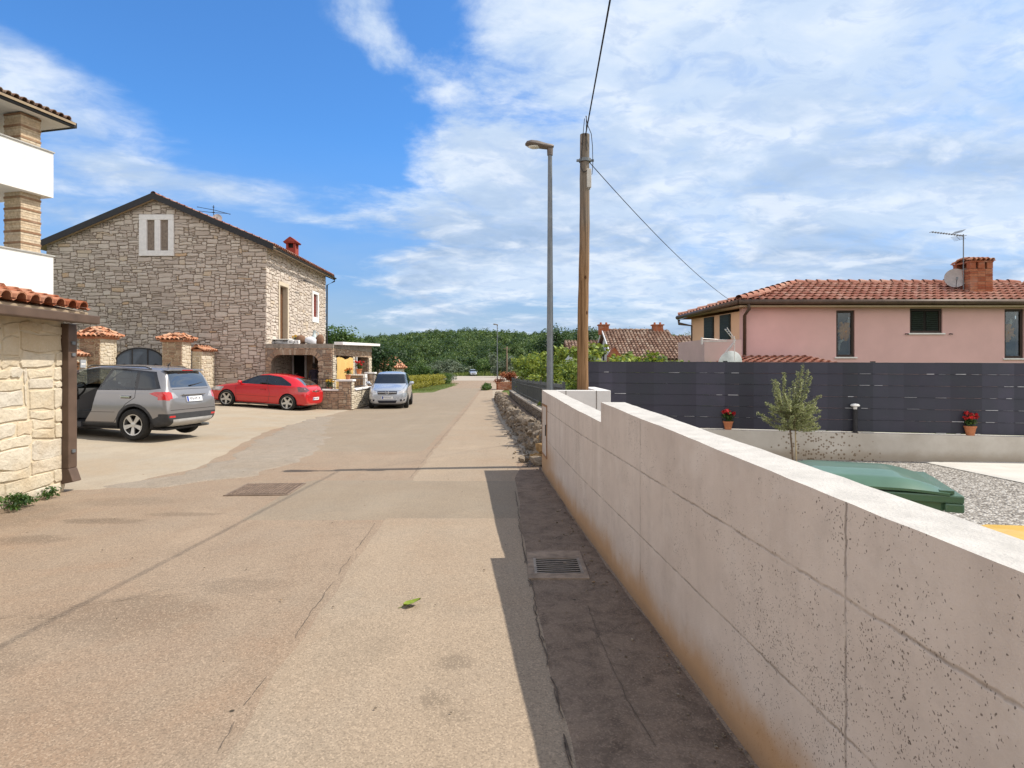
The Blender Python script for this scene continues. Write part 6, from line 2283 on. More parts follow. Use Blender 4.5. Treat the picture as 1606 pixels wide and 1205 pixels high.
def boundary_wall():
    t = thing('boundary_wall', 'long board marked concrete wall stepping down along the right of the road', 'wall', (WX(5), 5, 0))
    o = Vector(t.location)

    def B(mb, name, mats, **k):
        b = mb.build(name, mats, t, origin=o, **k)
        b.location = (0, 0, 0)
        return b
    TH = .205
    top = lambda y: 1.118 + .0355 * y
    ys = [-8, -5, -3, -1, 0, 1, 2, 3, 4.2, 5.28]
    m = MB()

    def run(ys, top, th):
        fine = []
        for a, b in zip(ys, ys[1:]):
            k = max(1, int((b - a) / .12))
            fine += [a + (b - a) * i / k for i in range(k)]
        ys = fine + [ys[-1]]
        n = len(ys)
        vs = []
        for y in ys:
            # thickness measured square to the face; the cast edges wander by a few millimetres
            w = lambda q, s: s * (mnoise.noise(Vector((y * 1.3, q, 0))) + .6 * mnoise.noise(Vector((y * 6.0, q, 5))))
            vs += [(WX(y), y, -.15), (WX(y) + w(1, .004), y, top(y) + w(2, .006)), (WX(y) + th + w(3, .006), y + th * .08, top(y) + w(4, .006)), (WX(y) + th, y + th * .08, -.15)]
        fs, mi = [], []
        for i in range(n - 1):
            a, b = i * 4, i * 4 + 4
            m.add([vs[k] for k in (a, a + 1, b + 1, b)], [(0, 1, 2, 3)], .5, 0)
            m.add([vs[k] for k in (a + 1, a + 2, b + 2, b + 1)], [(0, 1, 2, 3)], .5, 1)
            m.add([vs[k] for k in (a + 2, a + 3, b + 3, b + 2)], [(0, 1, 2, 3)], .5, 0)
        m.add(vs[:4], [(0, 3, 2, 1)], .5, 0)
        m.add(vs[-4:], [(0, 1, 2, 3)], .5, 0)
    run(ys, top, TH)
    lo = lambda y: 1.135 + .026 * (y - 5.28)
    run([5.28, 6.35, 7.5, 8.6, 9.7], lo, .215)
    B(m, 'wall', [K['concrete'], K['cap']])
    # return across the end, and the side that runs back round the pole
    r = MB()
    zt = lo(9.7) - .0
    r.box(WX(9.7) + .215, 9.52, -.15, 1.52, 9.72, zt)
    r.box(1.32, 9.72, -.15, 1.52, 11.3, zt)
    B(r, 'return_wall', K['pale_wall'], bevel=.008)
    j = MB()
    for x in (.83, 1.30): j.box(x - .004, 9.513, .9, x + .004, 9.52, zt - .002)
    B(j, 'return_joint', K['crack'])
    # meter cupboard let into the far end
    d = MB()
    y0, y1, z0, z1 = 9.02, 9.58, .30, 1.02
    ang = math.atan2(WX(y1) - WX(y0), y1 - y0)
    nx = Vector((-1, -.0606, 0)).normalized()
    for (a, b, c0, c1) in ((y0 - .03, y0, z0 - .03, z1 + .03), (y1, y1 + .03, z0 - .03, z1 + .03), (y0, y1, z1, z1 + .03), (y0, y1, z0 - .03, z0)):
        d.prism([(0, 0), (b - a, 0), (b - a, c1 - c0), (0, c1 - c0)], (WX(a), a, c0), Vector((WX(b) - WX(a), b - a, 0)) / (b - a), (0, 0, 1), nx * .012)
    fo = B(d, 'cupboard_frame', plain('rusty frame', (.26, .14, .07), .8, var=.3, nsc=12))
    d = MB()
    d.prism([(0, 0), (y1 - y0, 0), (y1 - y0, z1 - z0), (0, z1 - z0)], (WX(y0), y0, z0), Vector((WX(y1) - WX(y0), y1 - y0, 0)) / (y1 - y0), (0, 0, 1), nx * .007)
    do = B(d, 'cupboard_door', plain('beige painted door', (.47, .41, .36), .7, var=.1, nsc=6))
    k = MB()
    k.box(WX(9.1) - .02, 9.08, .60, WX(9.1) - .008, 9.11, .76)
    b = k.build('handle', K['black_metal'], do, origin=o)
    b.location = (0, 0, 0)


boundary_wall()

# ================================================================ drain and manhole
t = thing('storm_drain', 'iron slotted storm drain in its concrete frame at the foot of the wall', 'drain', (.365, 4.95, .0125))
m = MB()
m.box(-.24, -.30, -.02, .22, -.19, .006)
m.box(-.24, .19, -.02, .22, .40, .006)
m.box(-.24, -.19, -.02, -.19, .19, .006)
m.box(.19, -.19, -.02, .22, .19, .006)
m.build('frame', plain('worn concrete frame', (.26, .20, .15), .95, var=.35, nsc=9, bump=.7, bsc=40), t)
m = MB()
m.box(-.19, -.19, -.028, .19, .19, -.002, .5, 1)
for i in range(8):
    y = -.17 + i * .0486
    vs, fs = [], []
    for k in range(9):
        x = -.17 + .34 * k / 8
        dy = .018 * (1 - ((k - 4) / 4) ** 2) * -1
        for a, z in ((-.0075, .007), (.0075, .007), (.0075, .004), (-.0075, .004)): vs.append((x, y + dy + a, z))
    for k in range(8):
        for q in range(4): fs.append((k * 4 + q, k * 4 + (q + 1) % 4, k * 4 + 4 + (q + 1) % 4, k * 4 + 4 + q))
    m.add(vs, fs)
m.box(-.19, -.19, -.0015, -.17, .19, .007)
m.box(.17, -.19, -.0015, .19, .19, .007)
m.build('grille', [plain('cast iron', (.27, .23, .19), .7, .2, var=.3, nsc=14), K['dark_void']], t)
t = thing('manhole_cover', 'brown square manhole cover with raised chequer studs in the road', 'manhole cover', (-3.22, 8.12, .009), radians(3))
m = MB()
m.box(-.40, -.40, -.02, .40, .40, .003)
m.build('frame', plain('rusty iron rim', (.21, .155, .115), .8, .1, var=.3, nsc=10), t)
m = MB()
m.box(-.37, -.37, 0, .37, .37, .0055, .5, 1)
for i in range(15):
    for j in range(15): m.box(-.345 + i * .0475, -.345 + j * .0475, .0055, -.32 + i * .0475, -.32 + j * .0475, .012)
m.build('lid', [plain('rusty iron stud', (.27, .20, .15), .8, .1, var=.3, nsc=10), plain('rusty iron plate', (.12, .085, .065), .85, .1)], t)

# green leaf lying on the road
t = None
m = MB()
vs, fs = [], []
n = 8
for i in range(n + 1):
    q = i / n
    w = .045 * sin(pi * q ** .8) * (1 + .15 * sin(9 * q))
    for s_ in (-1, 0, 1): vs.append((s_ * w, (q - .5) * .12, .012 + .018 * abs(s_) * (1 - .5 * q) + .02 * q * q))
for i in range(n):
    for k in (0, 1): fs.append((i * 3 + k, i * 3 + k + 1, i * 3 + k + 4, i * 3 + k + 3))
m.add(vs, fs)
m.tube([(0, -.06, .012), (.005, -.095, .010)], .0022, 5)
lf = m.build('fallen_leaf', plain('fresh green leaf', (.20, .26, .025), .5, var=.3, nsc=40), None, smooth=True)
p = at(647, 952, 1.6 * FOC / (952 - PV))
lf.location = (p[0], p[1], .006)
lf.rotation_euler = (0.1, -.1, radians(-70))
tag(lf, 'single bright green leaf lying on the sandy road', 'leaf')


# ================================================================ lamps, pole, cables
def street_lamp(label, x, y, H):
    t = thing('street_lamp', label, 'street lamp', (x, y, gh(x, y)), 0, 'street lamps')
    m = MB()
    m.tube([(0, 0, -.2), (0, 0, H * .2), (0, 0, H - .05)], [.062, .058, .034], 14)
    m.build('pole', K['pole_metal'], t, smooth=True, ang=1.0)
    m = MB()
    m.lathe([(.11, 0), (.11, .012), (.07, .02)], 14)
    m.box(-.045, -.07, .5, .045, -.055, .9)
    m.build('base_plate', K['pole_metal'], t)
    m = MB()
    secs = [(.06, .020, .045, .02), (.02, .05, .075, .0), (-.06, .055, .085, .0), (-.20, .07, .105, .012), (-.30, .065, .11, .016), (-.37, .045, .085, .012), (-.40, .015, .03, .004)]
    vs, fs = [], []
    n = 14
    for (xx, hh, ww, dz) in secs:
        for k in range(n):
            a = 2 * pi * k / n
            zz = sin(a) * hh * (1.0 if sin(a) > 0 else .55)
            vs.append((xx, cos(a) * ww, zz + .03 + dz - (xx) * .10))
    for i in range(len(secs) - 1):
        for k in range(n): fs.append((i * n + k, i * n + (k + 1) % n, (i + 1) * n + (k + 1) % n, (i + 1) * n + k))
    fs += [tuple(range(n)), tuple(range((len(secs) - 1) * n, len(secs) * n))]
    m.add(vs, fs)
    m.tube([(0, 0, -.10), (0, 0, .02)], [.045, .05], 12)
    hd = m.build('lamp_head', plain('weathered lamp housing', (.16, .135, .12), .5, .3, var=.2, nsc=10), t, smooth=True, ang=.9)
    hd.location = (0, 0, H)
    m = MB()
    m.lathe([(.0, -.028), (.05, -.022), (.085, .0)], 16, (0, 0, 0))
    m.v = [(v[0] * 1.35 - .25, v[1], v[2] + .025 + .012) for v in m.v]
    m.build('lens', plain('milky lens', (.62, .60, .52), .25, coat=.5), hd, smooth=True)
    return t


street_lamp('tall grey street lamp with flat brown head beside the wooden pole', .612, 9.96, 5.12)
street_lamp('small far grey street lamp standing in front of the red bush', -1.38, 58, 6.0)


def utility_pole():
    x, y, H = 1.135, 10.06, 5.39
    t = thing('utility_pole', 'weathered brown wooden utility pole standing behind the concrete wall end', 'utility pole', (x, y, 0))
    m = MB()
    pts, rs = [], []
    for i in range(24):
        z = -.2 + (H + .2) * i / 23
        pts.append((.055 * z / H + .006 * sin(z * 2.1), 0, z))
        rs.append(.098 - .022 * i / 23 + .0025 * sin(i * 2.3))
    m.tube(pts, rs, 14)
    mt = Mat('sun bleached pole wood', rough=.85, spec=.15)
    p = mt.obj()
    z = mt.xyz(p)[2]
    g = mt.noise(1.0, 6, .65, mt.scale(p, (34, 34, 1.1)), .5)
    c = mt.ramp(g, [(.30, (.075, .04, .02)), (.46, (.19, .108, .052)), (.60, (.29, .175, .092)), (.70, (.13, .074, .038)), (.85, (.24, .145, .078))])
    gy = mt.ramp(g, [(.3, (.10, .085, .07)), (.6, (.235, .20, .165)), (.8, (.16, .135, .11))])
    c = mt.mix(mt.step(mt.math('ADD', z, mt.math('MULTIPLY', mt.noise(3, 3, .5, p), 1.6)), 3.6, 5.6), c, gy)
    kn = mt.vor(3.2, mt.scale(p, (1.6, 1.6, 1)))
    c = mt.mix(mt.step(kn, .14, .07), c, (.07, .032, .014))
    mt.set('Base Color', c)
    mt.bump(g, .8, .01)
    m.build('shaft', mt.mat, t, smooth=True, ang=1.0)
    dx = .055
    b = MB()
    b.lathe([(.088, -.025), (.098, -.025), (.098, .025), (.088, .025)], 16, (dx - .003, 0, 4.97))
    b.box(dx - .14, -.02, 4.955, dx - .09, .02, 4.985)
    b.box(dx + .09, -.02, 4.955, dx + .14, .02, 4.985)
    b.build('clamp', K['pole_metal'], t)
    b = MB()
    b.box(dx + .015, -.135, 4.50, dx + .085, -.075, 4.80)
    b.box(dx + .03, -.125, 4.47, dx + .07, -.085, 4.50, .5, 1)
    b.build('junction_box', [plain('pale plastic box', (.52, .50, .46), .6), K['cable']], t, bevel=.006)
    w = MB()
    w.tube([(dx + .0, -.09, 5.66), (dx + .03, -.105, 5.5), (dx + .09, -.07, 5.38), (dx + .115, -.03, 5.2), (dx + .12, -.04, 4.9), (dx + .10, -.09, 4.72), (dx + .06, -.11, 4.70), (dx + .05, -.11, 4.80)], .006, 6)
    w.tube([(dx - .02, -.085, 5.62), (dx - .05, -.085, 5.3), (dx - .07, -.075, 5.05), (dx - .08, -.06, 4.85), (dx - .05, -.09, 4.76), (dx + .0, -.1, 4.76), (dx + .04, -.11, 4.80)], .006, 6)
    w.tube([(dx + .01, -.082, 5.66), (dx + .005, -.09, 5.2), (dx + .02, -.1, 5.1)], .007, 6)
    w.build('loose_cable', K['cable'], t)


utility_pole()


def cable(name, label, a, b, sag, r=.009):
    a, b = Vector(a), Vector(b)
    m = MB()
    n = 28
    m.tube([a + (b - a) * (i / n) - Vector((0, 0, sag * 4 * (i / n) * (1 - i / n))) for i in range(n + 1)], r, 6)
    o = m.build(name, K['cable'], None, smooth=True)
    return tag(o, label, 'cable', 'overhead cables on the wooden pole')


cable('overhead_cable', 'black cable running from the pole top overhead along the road', (1.19, 10.02, 5.36), (-.55, -22, 5.75), .30, .010)
cable('overhead_cable', 'thin cable sagging from the pole down to the pink house roof', (1.27, 10.06, 4.93), (7.0, 19.9, 3.78), .17, .007)


# ================================================================ dark fence, garden wall and what stands there
FY = lambda x: 11.35 - (x - 1.35) * .132


def fence_and_wall():
    x0, x1 = 1.62, 12.5
    t = thing('garden_wall', 'low pale concrete garden wall with brown soil spatter below the dark fence', 'wall', (x0, FY(x0), 0))
    o = Vector(t.location)
    m = MB()
    d = Vector((1, -.132, 0)).normalized()
    n = Vector((-d.y, d.x, 0))
    L = (x1 - x0) / d.x
    hw = lambda s: .52 - .012 * s
    m.prism([(0, -.2), (L, -.2), (L, hw(L)), (0, hw(0))], (x0, FY(x0), 0), d, (0, 0, 1), n * .25)
    mt = Mat('stained garden concrete', rough=.9, spec=.15)
    X, Y, Z = mt.xyz()
    c = mt.ramp(mt.noise(1.8, 6, .65), [(.3, (.42, .385, .335)), (.7, (.53, .50, .45))])
    c = mt.mix(mt.math('MULTIPLY', mt.step(mt.math('SUBTRACT', Z, mt.math('MULTIPLY', mt.noise(3, 5, .6), .2)), .12, -.06), .55), c, (.27, .21, .14))
    cx = 5.45
    dd = mt.math('ABSOLUTE', mt.math('SUBTRACT', X, cx))
    zone = mt.math('ADD', mt.math('MULTIPLY', mt.step(dd, 1.15, .1), .55), mt.math('MULTIPLY', mt.step(Z, .52, .08), .12))
    sp = mt.n('ShaderNodeSeparateColor')
    mt.link(mt.vor(24, out='Color'), sp.inputs[0])
    hit = mt.math('MULTIPLY', mt.math('GREATER_THAN', mt.math('MULTIPLY', sp.outputs[0], mt.step(dd, 1.5, .9)), mt.math('SUBTRACT', 1.12, zone)), mt.step(mt.vor(24), .55, .35))
    c = mt.mix(mt.math('MULTIPLY', hit, .75), c, (.13, .085, .045))
    mt.set('Base Color', c)
    mt.bump(mt.noise(70, 4, .6), .3, .008)
    b = m.build('wall', mt.mat, t, origin=o)
    b.location = (0, 0, 0)
    t = thing('privacy_fence', 'dark grey slatted privacy fence woven between posts on the low garden wall', 'fence', (x0 - .25, FY(x0 - .25), .5))
    o = Vector(t.location)
    top = lambda s: 1.715 - .0045 * s
    fy = .12
    xs = x0 - .28
    Lf = L + .28
    rows = [(i / 6) for i in range(7)]
    slat = Mat('dark slat strip', rough=.5, spec=.35)
    q = slat.tone()
    slat.set('Base Color', slat.mix(slat.ramp(slat.noise(2.0, 4, .6), [(.35, 0.), (.7, .5)]), slat.ramp(q, [(0, (.018, .017, .027)), (.5, (.038, .036, .056)), (1, (.070, .066, .098))]), (.026, .036, .043)))
    rg = random.Random(12)
    base = Vector((xs, FY(xs), 0)) + n * fy
    m = MB()
    # horizontal strips woven in and out of the vertical wires; pale dashes paint the daylight between them
    pitch = .25
    nv = int(Lf / pitch)
    for r_ in range(6):
        vs, fs, tn = [], [], []
        for i in range(nv):
            s0, s1 = i * pitch, (i + 1) * pitch
            zb = lambda s: hw(max(0, s - .28)) + .015
            za = lambda s, k: zb(s) + (top(s) - zb(s)) * k
            g = 0
            zz0, zz1 = za(s0, rows[r_]) + g * .6 + .001, za(s0, rows[r_ + 1]) - .001
            off = .002 * (1 if (i + r_) % 2 else -1)
            p0, p1, p2 = base + d * s0, base + d * (s0 + s1) / 2, base + d * s1
            q0 = [p0, p1 + n * off, p2]
            vs = [(p.x, p.y, z) for z in (zz0, zz1) for p in q0]
            vs += [(p.x + n.x * .004, p.y + n.y * .004, z) for z in (zz0, zz1) for p in q0]
            m.add(vs, [(0, 1, 4, 3), (1, 2, 5, 4), (6, 9, 10, 7), (7, 10, 11, 8), (3, 4, 10, 9), (4, 5, 11, 10), (0, 6, 7, 1), (1, 7, 8, 2)], min(1, max(0, .45 + .3 * sin(i * 1.3) * sin(i * .37 + 1) + rg.uniform(-.04, .04))))
            if rg.random() < .2 + .6 * max(0, s0 / Lf - .05):
                a_, e_ = p0.lerp(p2, rg.uniform(.02, .5)), p0.lerp(p2, rg.uniform(.6, .98))
                hh = rg.choice((.002, .003, .005, .007))
                fr = -n * .011
                m.add([(*(a_ + fr).xy, zz0), (*(e_ + fr).xy, zz0 - .002), (*(e_ + fr).xy, zz0 + hh), (*(a_ + fr).xy, zz0 + hh)], [(0, 1, 2, 3)], .5, 1)
    b = m.build('panel', [slat.mat, plain('painted daylight dash', (.55, .55, .57), .6, var=.3, nsc=9)], t, origin=o)
    b.location = (0, 0, 0)
    w = MB()
    for i in range(int(Lf / .25)):
        p = base + d * (i * .25) + n * .016
        w.tube([(p.x, p.y, .5), (p.x, p.y, top(i * .25))], .0022, 4)
    for k in rows:
        for s_ in range(int(Lf / 2)):
            a, e = base + d * (s_ * 2) - n * .012, base + d * (s_ * 2 + 2) - n * .012
            z0 = hw(s_ * 2) + .015 + (top(s_ * 2) - hw(s_ * 2) - .015) * k
            w.tube([(a.x, a.y, z0), (e.x, e.y, z0 - .013)], .002, 4)
    b = w.build('wire_mesh', K['black_metal'], t, origin=o)
    b.location = (0, 0, 0)
    for k in range(int(Lf / 2.5) + 1):
        p = base + d * (k * 2.5 + .02) + n * .04
        q = MB()
        q.box(p.x - .03, p.y - .02, .48, p.x + .03, p.y + .04, top(k * 2.5) + .02)
        b = q.build('post', K['black_metal'], t, origin=o)
        b.location = (0, 0, 0)
    return hw, d, n, x0


hw_, fd_, fn_, fx0_ = fence_and_wall()


def on_wall(u, off=.06):
    """a spot on top of the garden wall in the direction of image column u"""
    k = (u - PU) / FOC
    x = k * (11.35 + 1.35 * .132) / (1 + k * .132)
    p = Vector((x, FY(x), 0)) + fn_ * off
    return p.x, p.y, hw_((x - fx0_) / fd_.x)


def flower_pot(label, loc, petal, s=1.0, seed=1, group='flower pots', n=70):
    t = thing('flower_pot', label, 'flower pot', loc, 0, group)
    m = MB()
    m.lathe([(.0, .0), (.055 * s, 0), (.08 * s, .12 * s), (.088 * s, .12 * s), (.09 * s, .15 * s), (.078 * s, .15 * s), (.07 * s, .13 * s), (0, .125 * s)], 16)
    m.build('pot', K['terracotta'], t, smooth=True, ang=.6)
    crown('foliage', [(.03 * s * cos(k * 2.4), .03 * s * sin(k * 2.4), (.21 + .03 * (k % 3)) * s, .09 * s, .09 * s, .08 * s) for k in range(5)], 160, .026 * s, K['leaf_mid'], t, .5, seed)
    rg = random.Random(seed)
    lo = []
    for k in range(9):
        a, r_ = k * 2.4, .10 * s * sqrt((k + .5) / 9)
        lo.append((r_ * cos(a) * 1.2, r_ * sin(a), (.31 + rg.uniform(-.04, .05)) * s, .035 * s, .035 * s, .028 * s))
    crown('blossom', lo, n * 4, .018 * s, petal, t, .7, seed + 3)
    return t


RED_POTS = 'red potted geraniums on the garden wall'
flower_pot('red geranium in terracotta pot on the garden wall, left of the olive tree', on_wall(1143), K['petal_red'], 1.0, 3, RED_POTS)
flower_pot('red geranium in terracotta pot on the garden wall, right of the bollard light', on_wall(1525), K['petal_red'], 1.08, 8, RED_POTS)
bx, by, bz = on_wall(1343, .05)
t = thing('bollard_light', 'dark post light with white round top on the garden wall', 'light', (bx, by, bz))
m = MB()
m.lathe([(.055, 0), (.055, .01), (.038, .012), (.038, .40), (.03, .41)], 16)
m.build('post', K['black_metal'], t, smooth=True, ang=.6)
m = MB()
m.lathe([(.03, .41), (.034, .455), (.07, .46), (.078, .475), (.06, .50), (0, .512)], 18)
m.build('lamp_cap', K['white_paint'], t, smooth=True, ang=.8)


def olive():
    base = Vector(at(1242, 728, 9.75))
    t = thing('olive_tree', 'young silvery olive tree tied to a thin stake in front of the dark fence', 'tree', (base.x, base.y, 0))
    rg = random.Random(21)
    m = MB()
    m.tube([(.02, 0, -.05), (.005, 0, .30), (-.03, 0, .62), (-.02, .02, .85)], [.017, .015, .014, .01], 8)
    shoots = []
    for k in range(84):
        z0 = rg.uniform(.60, .98)
        a = rg.uniform(0, 2 * pi)
        sp = rg.uniform(.15, .54)
        tall = rg.random() < .22
        L = rg.uniform(.22, .42) + (.36 if tall else 0)
        zt = z0 + L * (rg.uniform(.75, 1.0) if tall else rg.uniform(-.12, .85))
        rr = sp * (.65 if tall else 1) * (1 - .35 * max(0, zt - 1.05))
        e = Vector((cos(a) * rr - .02, sin(a) * rr, max(.56, min(zt, 1.66))))
        s0 = Vector((-.02, .01, z0))
        mid = s0.lerp(e, .5) + Vector((cos(a) * .07, sin(a) * .07, -.02 if not tall else .0))
        shoots.append((s0, mid, e))
        m.tube([s0, mid, e], [.006, .004, .0018], 4)
    m.build('trunk', K['bark'], t, smooth=True)
    pts, out, tn = [], [], []
    for (a, b, c) in shoots:
        ln = (b - a).length + (c - b).length
        for k in range(int(ln * 330)):
            q = rg.uniform(.18, 1.02)
            p = (a.lerp(b, q * 2) if q < .5 else b.lerp(c, q * 2 - 1))
            w = Vector((rg.gauss(0, 1), rg.gauss(0, 1), rg.gauss(.2, 1))).normalized()
            pts.append(p + w * rg.uniform(.006, .034))
            out.append(w)
            tn.append(.45 + rg.gauss(0, .22))
    V, F, tt = leaf_cloud(np.array([tuple(p) for p in pts]), .0185, .32, 5, .2, np.array([tuple(p) for p in out]), np.array(tn))
    mesh_np('crown', V, F, tt, K['leaf_olive'], t)
    s = MB()
    s.tube([(.075, 0, -.05), (.05, .02, 1.0)], .009, 6)
    s.build('stake', plain('bamboo stake', (.36, .29, .17), .7), t)


olive()

# ================================================================ wheelie bins
def bin_shape(label, loc, rz, colour, s=1.0):
    t = thing('wheelie_bin', label, 'bin', loc, rz, 'wheelie bins behind the concrete wall')
    pm = plain(label.split()[0] + ' bin plastic', colour, .34, 0, var=.14, nsc=5, obj=True, coat=.25, spec=.5)
    # own frame: +x is the front (lid opens there), hinge at -x
    m = MB()
    w0, w1 = .23, .29
    vs = [(-.28, -w0, .06), (.22, -w0, .06), (.22, w0, .06), (-.28, w0, .06), (-.36, -w1, .98), (.33, -w1, .98), (.33, w1, .98), (-.36, w1, .98)]
    m.add(vs, [(0, 3, 2, 1), (0, 1, 5, 4), (1, 2, 6, 5), (2, 3, 7, 6), (3, 0, 4, 7)])
    m.build('body', pm, t, bevel=.02)
    m = MB()
    m.box(-.38, -.31, .975, .40, .31, 1.015)
    m.box(.32, -.31, .93, .40, .31, .975)
    m.build('rim', pm, t, bevel=.008)
    # domed lid
    nx, ny = 14, 10
    sec = []
    vs, fs = [], []
    for k in range(2):
        for i in range(nx + 1):
            q = i / nx
            x = -.40 + .74 * q
            for j in range(ny + 1):
                y = -.315 + .63 * j / ny
                e = min(1, (1 - abs(2 * j / ny - 1)) * 5)
                prof = .055 * min(1, q * 5) ** .5 * (1 if q < .72 else max(0, 1 - ((q - .72) / .28) ** 1.6) * .92 + .08)
                rib = .014 * (1 if .28 < j / ny < .72 and .15 < q < .78 else 0)
                z = 1.022 + prof * (.25 + .75 * e ** .6) + rib - k * .012
                vs.append((x, y, z))
    ww = ny + 1
    off = (nx + 1) * ww
    for i in range(nx):
        for j in range(ny):
            a = i * ww + j
            fs.append((a, a + ww, a + ww + 1, a + 1))
            fs.append((off + a, off + a + 1, off + a + ww + 1, off + a + ww))
    for i in range(nx):
        for j in (0, ny):
            a = i * ww + j
            fs.append((a, a + ww, off + a + ww, off + a) if j == 0 else (a, off + a, off + a + ww, a + ww))
    for j in range(ny):
        for i in (0, nx):
            a = i * ww + j
            fs.append((a, a + 1, off + a + 1, off + a))
    m = MB()
    m.add(vs, fs)
    m.box(.30, -.30, 1.018, .36, .30, 1.035)
    m.build('lid', pm, t, smooth=True, ang=.7)
    m = MB()
    m.tube([(-.43, -.22, 1.0), (-.43, .22, 1.0)], .018, 8)
    for y in (-.22, 0, .22): m.tube([(-.36, y, .99), (-.43, y, 1.0)], .02, 8)
    m.build('handle', pm, t, smooth=True)
    for y in (-.24, .24):
        m = MB()
        m.lathe([(.0, -.025), (.085, -.025), (.10, -.01), (.10, .01), (.085, .025), (0, .025)], 18, (-.30, y, .10), Matrix.Rotation(pi / 2, 3, 'X'))
        m.build('wheel', K['rubber'], t, smooth=True, ang=.6)
    return t


g_ang = radians(-22)
bin_shape('green plastic wheelie bin with domed lid behind the concrete wall', (1.93, 3.42, -.035), g_ang, (.055, .125, .075))
bin_shape('yellow plastic wheelie bin mostly hidden by the concrete wall at right edge', (1.88, 1.90, -.03), radians(-8), (.66, .40, .045))


# ================================================================ aerials and dishes
def dish(label, loc, r, rz, tilt, colour, group='satellite dishes'):
    t = thing('satellite_dish', label, 'satellite dish', loc, rz, group)
    m = MB()
    prof = [(r * i / 6, .22 * r * (i / 6) ** 2) for i in range(7)]
    m.lathe(prof + [(r * 1.01, .22 * r - .012), (r * .5, .055 * r - .02), (0, -.02)], 28, (0, 0, 0), Matrix.Rotation(tilt, 3, 'X'))
    m.build('reflector', colour, t, smooth=True, ang=.7)
    m = MB()
    tip = Matrix.Rotation(tilt, 3, 'X') @ Vector((0, r * -.25, r * .85))
    ed = Matrix.Rotation(tilt, 3, 'X') @ Vector((0, r * -.95, r * .2))
    m.tube([ed, tip], .012, 6)
    m.obox(tip, (.05, .05, .09))
    m.tube([(0, 0, -.03), (0, .08, -.12), (0, .08, -r - .25)], .02, 6)
    m.build('arm', K['pole_metal'], t)
    return t


grey_dish = plain('grey dish', (.40, .37, .36), .5)
white_dish = plain('white dish', (.66, .69, .70), .45)
p = at(1498, 437, 20.0)
dish('round grey satellite dish by the pink house brick chimney', p, .31, radians(-25), radians(80), grey_dish)
p = at(1147, 565, 15.9)
dish('white satellite dish edge showing above the dark fence', (p[0], p[1], p[2] - .10), .33, radians(-170), radians(78), white_dish)
p = at(341, 343, 31)
dish('small grey satellite dish on the ridge of the stone house roof', p, .22, radians(20), radians(75), grey_dish)


def aerial(label, loc, h, booms, rz=0.0, thick=.014, mat=None):
    """mast with yagi booms: (height, length, start, elements, element length, tilt)"""
    t = thing('tv_aerial', label, 'aerial', loc, rz, 'television aerials')
    mat = mat or K['pole_metal']
    m = MB()
    m.tube([(0, 0, 0), (0, 0, h)], thick, 8)
    m.build('mast', mat, t)
    for (z, x0, x1, n, el, tl) in booms:
        b = MB()
        b.tube([(x0, 0, z + tl * x0), (x1, 0, z + tl * x1)], thick * .8, 6)
        for i in range(n):
            x = x0 + (x1 - x0) * i / max(1, n - 1)
            b.tube([(x, -el / 2, z + tl * x), (x, el / 2, z + tl * x)], thick * .55, 5)
        b.build('boom', mat, t)
    return t


p = at(1511, 468, 19.8)
a_ = aerial('tall television aerial with long boom beside the brick chimney', p, 2.05, [(2.0, -1.22, .03, 13, .16, -.055)], radians(12), .016)
m = MB()
m.tube([(-.28, 0, 2.06), (-.12, 0, 2.16)], .006, 5)
m.tube([(-.28, 0, 1.98), (-.12, 0, 1.86)], .006, 5)
for k in range(5):
    m.tube([(-.27 + k * .035, -.2, 2.07 + k * .022), (-.27 + k * .035, .2, 2.07 + k * .022)], .005, 5)
    m.tube([(-.27 + k * .035, -.2, 1.97 - k * .026), (-.27 + k * .035, .2, 1.97 - k * .026)], .005, 5)
m.build('reflector', K['pole_metal'], a_)
p = at(335, 352, 31)
aerial('black four-armed aerial on the ridge of the stone house', p, .95, [(.86, -.05, .05, 1, .1, 0), (.60, -.06, .06, 1, .1, 0)], 0, .018, K['black_metal'])
a_ = [o for o in C.objects if o.name.startswith('tv_aerial')][-1]
m = MB()
m.tube([(-.92, .25, .93), (0, 0, .72), (.72, .2, .56)], .014, 6)
m.tube([(-.82, -.3, .62), (0, 0, .58), (.74, -.2, .50)], .014, 6)
for q in ((-.92, .25, .93), (-.82, -.3, .62), (.72, .2, .56), (.74, -.2, .50)): m.obox(q, (.07, .03, .03))
m.build('dipole', K['black_metal'], a_)
# pale yagi lying level over the terrace
p = at(1152, 566, 15.7)
wh = plain('bleached aluminium', (.66, .62, .60), .4, .3)
a_ = aerial('pale yagi aerial with v shaped reflector above the dark fence', (p[0], p[1], p[2]), .62, [(.50, -.86, .0, 2, .12, .0)], radians(6), .010, wh)
m = MB()
for dz in (.06, -.02): m.tube([(-.84, 0, .50 + dz), (-.20, 0, .50 + dz * .4)], .008, 5)
for sg in (1, -1):
    m.tube([(.0, 0, .50), (-.26, 0, .50 + sg * .30)], .010, 5)
    m.tube([(.03, 0, .52), (-.20, 0, .52 + sg * .32)], .010, 5)
    for k in range(6):
        q = .15 + k * .16
        m.tube([(-.26 * q, -.12, .5 + sg * .30 * q), (-.26 * q + .05, .12, .5 + sg * .32 * q)], .006, 4)
m.obox((-.86, 0, .50), (.03, .05, .18))
m.build('reflector', wh, a_)


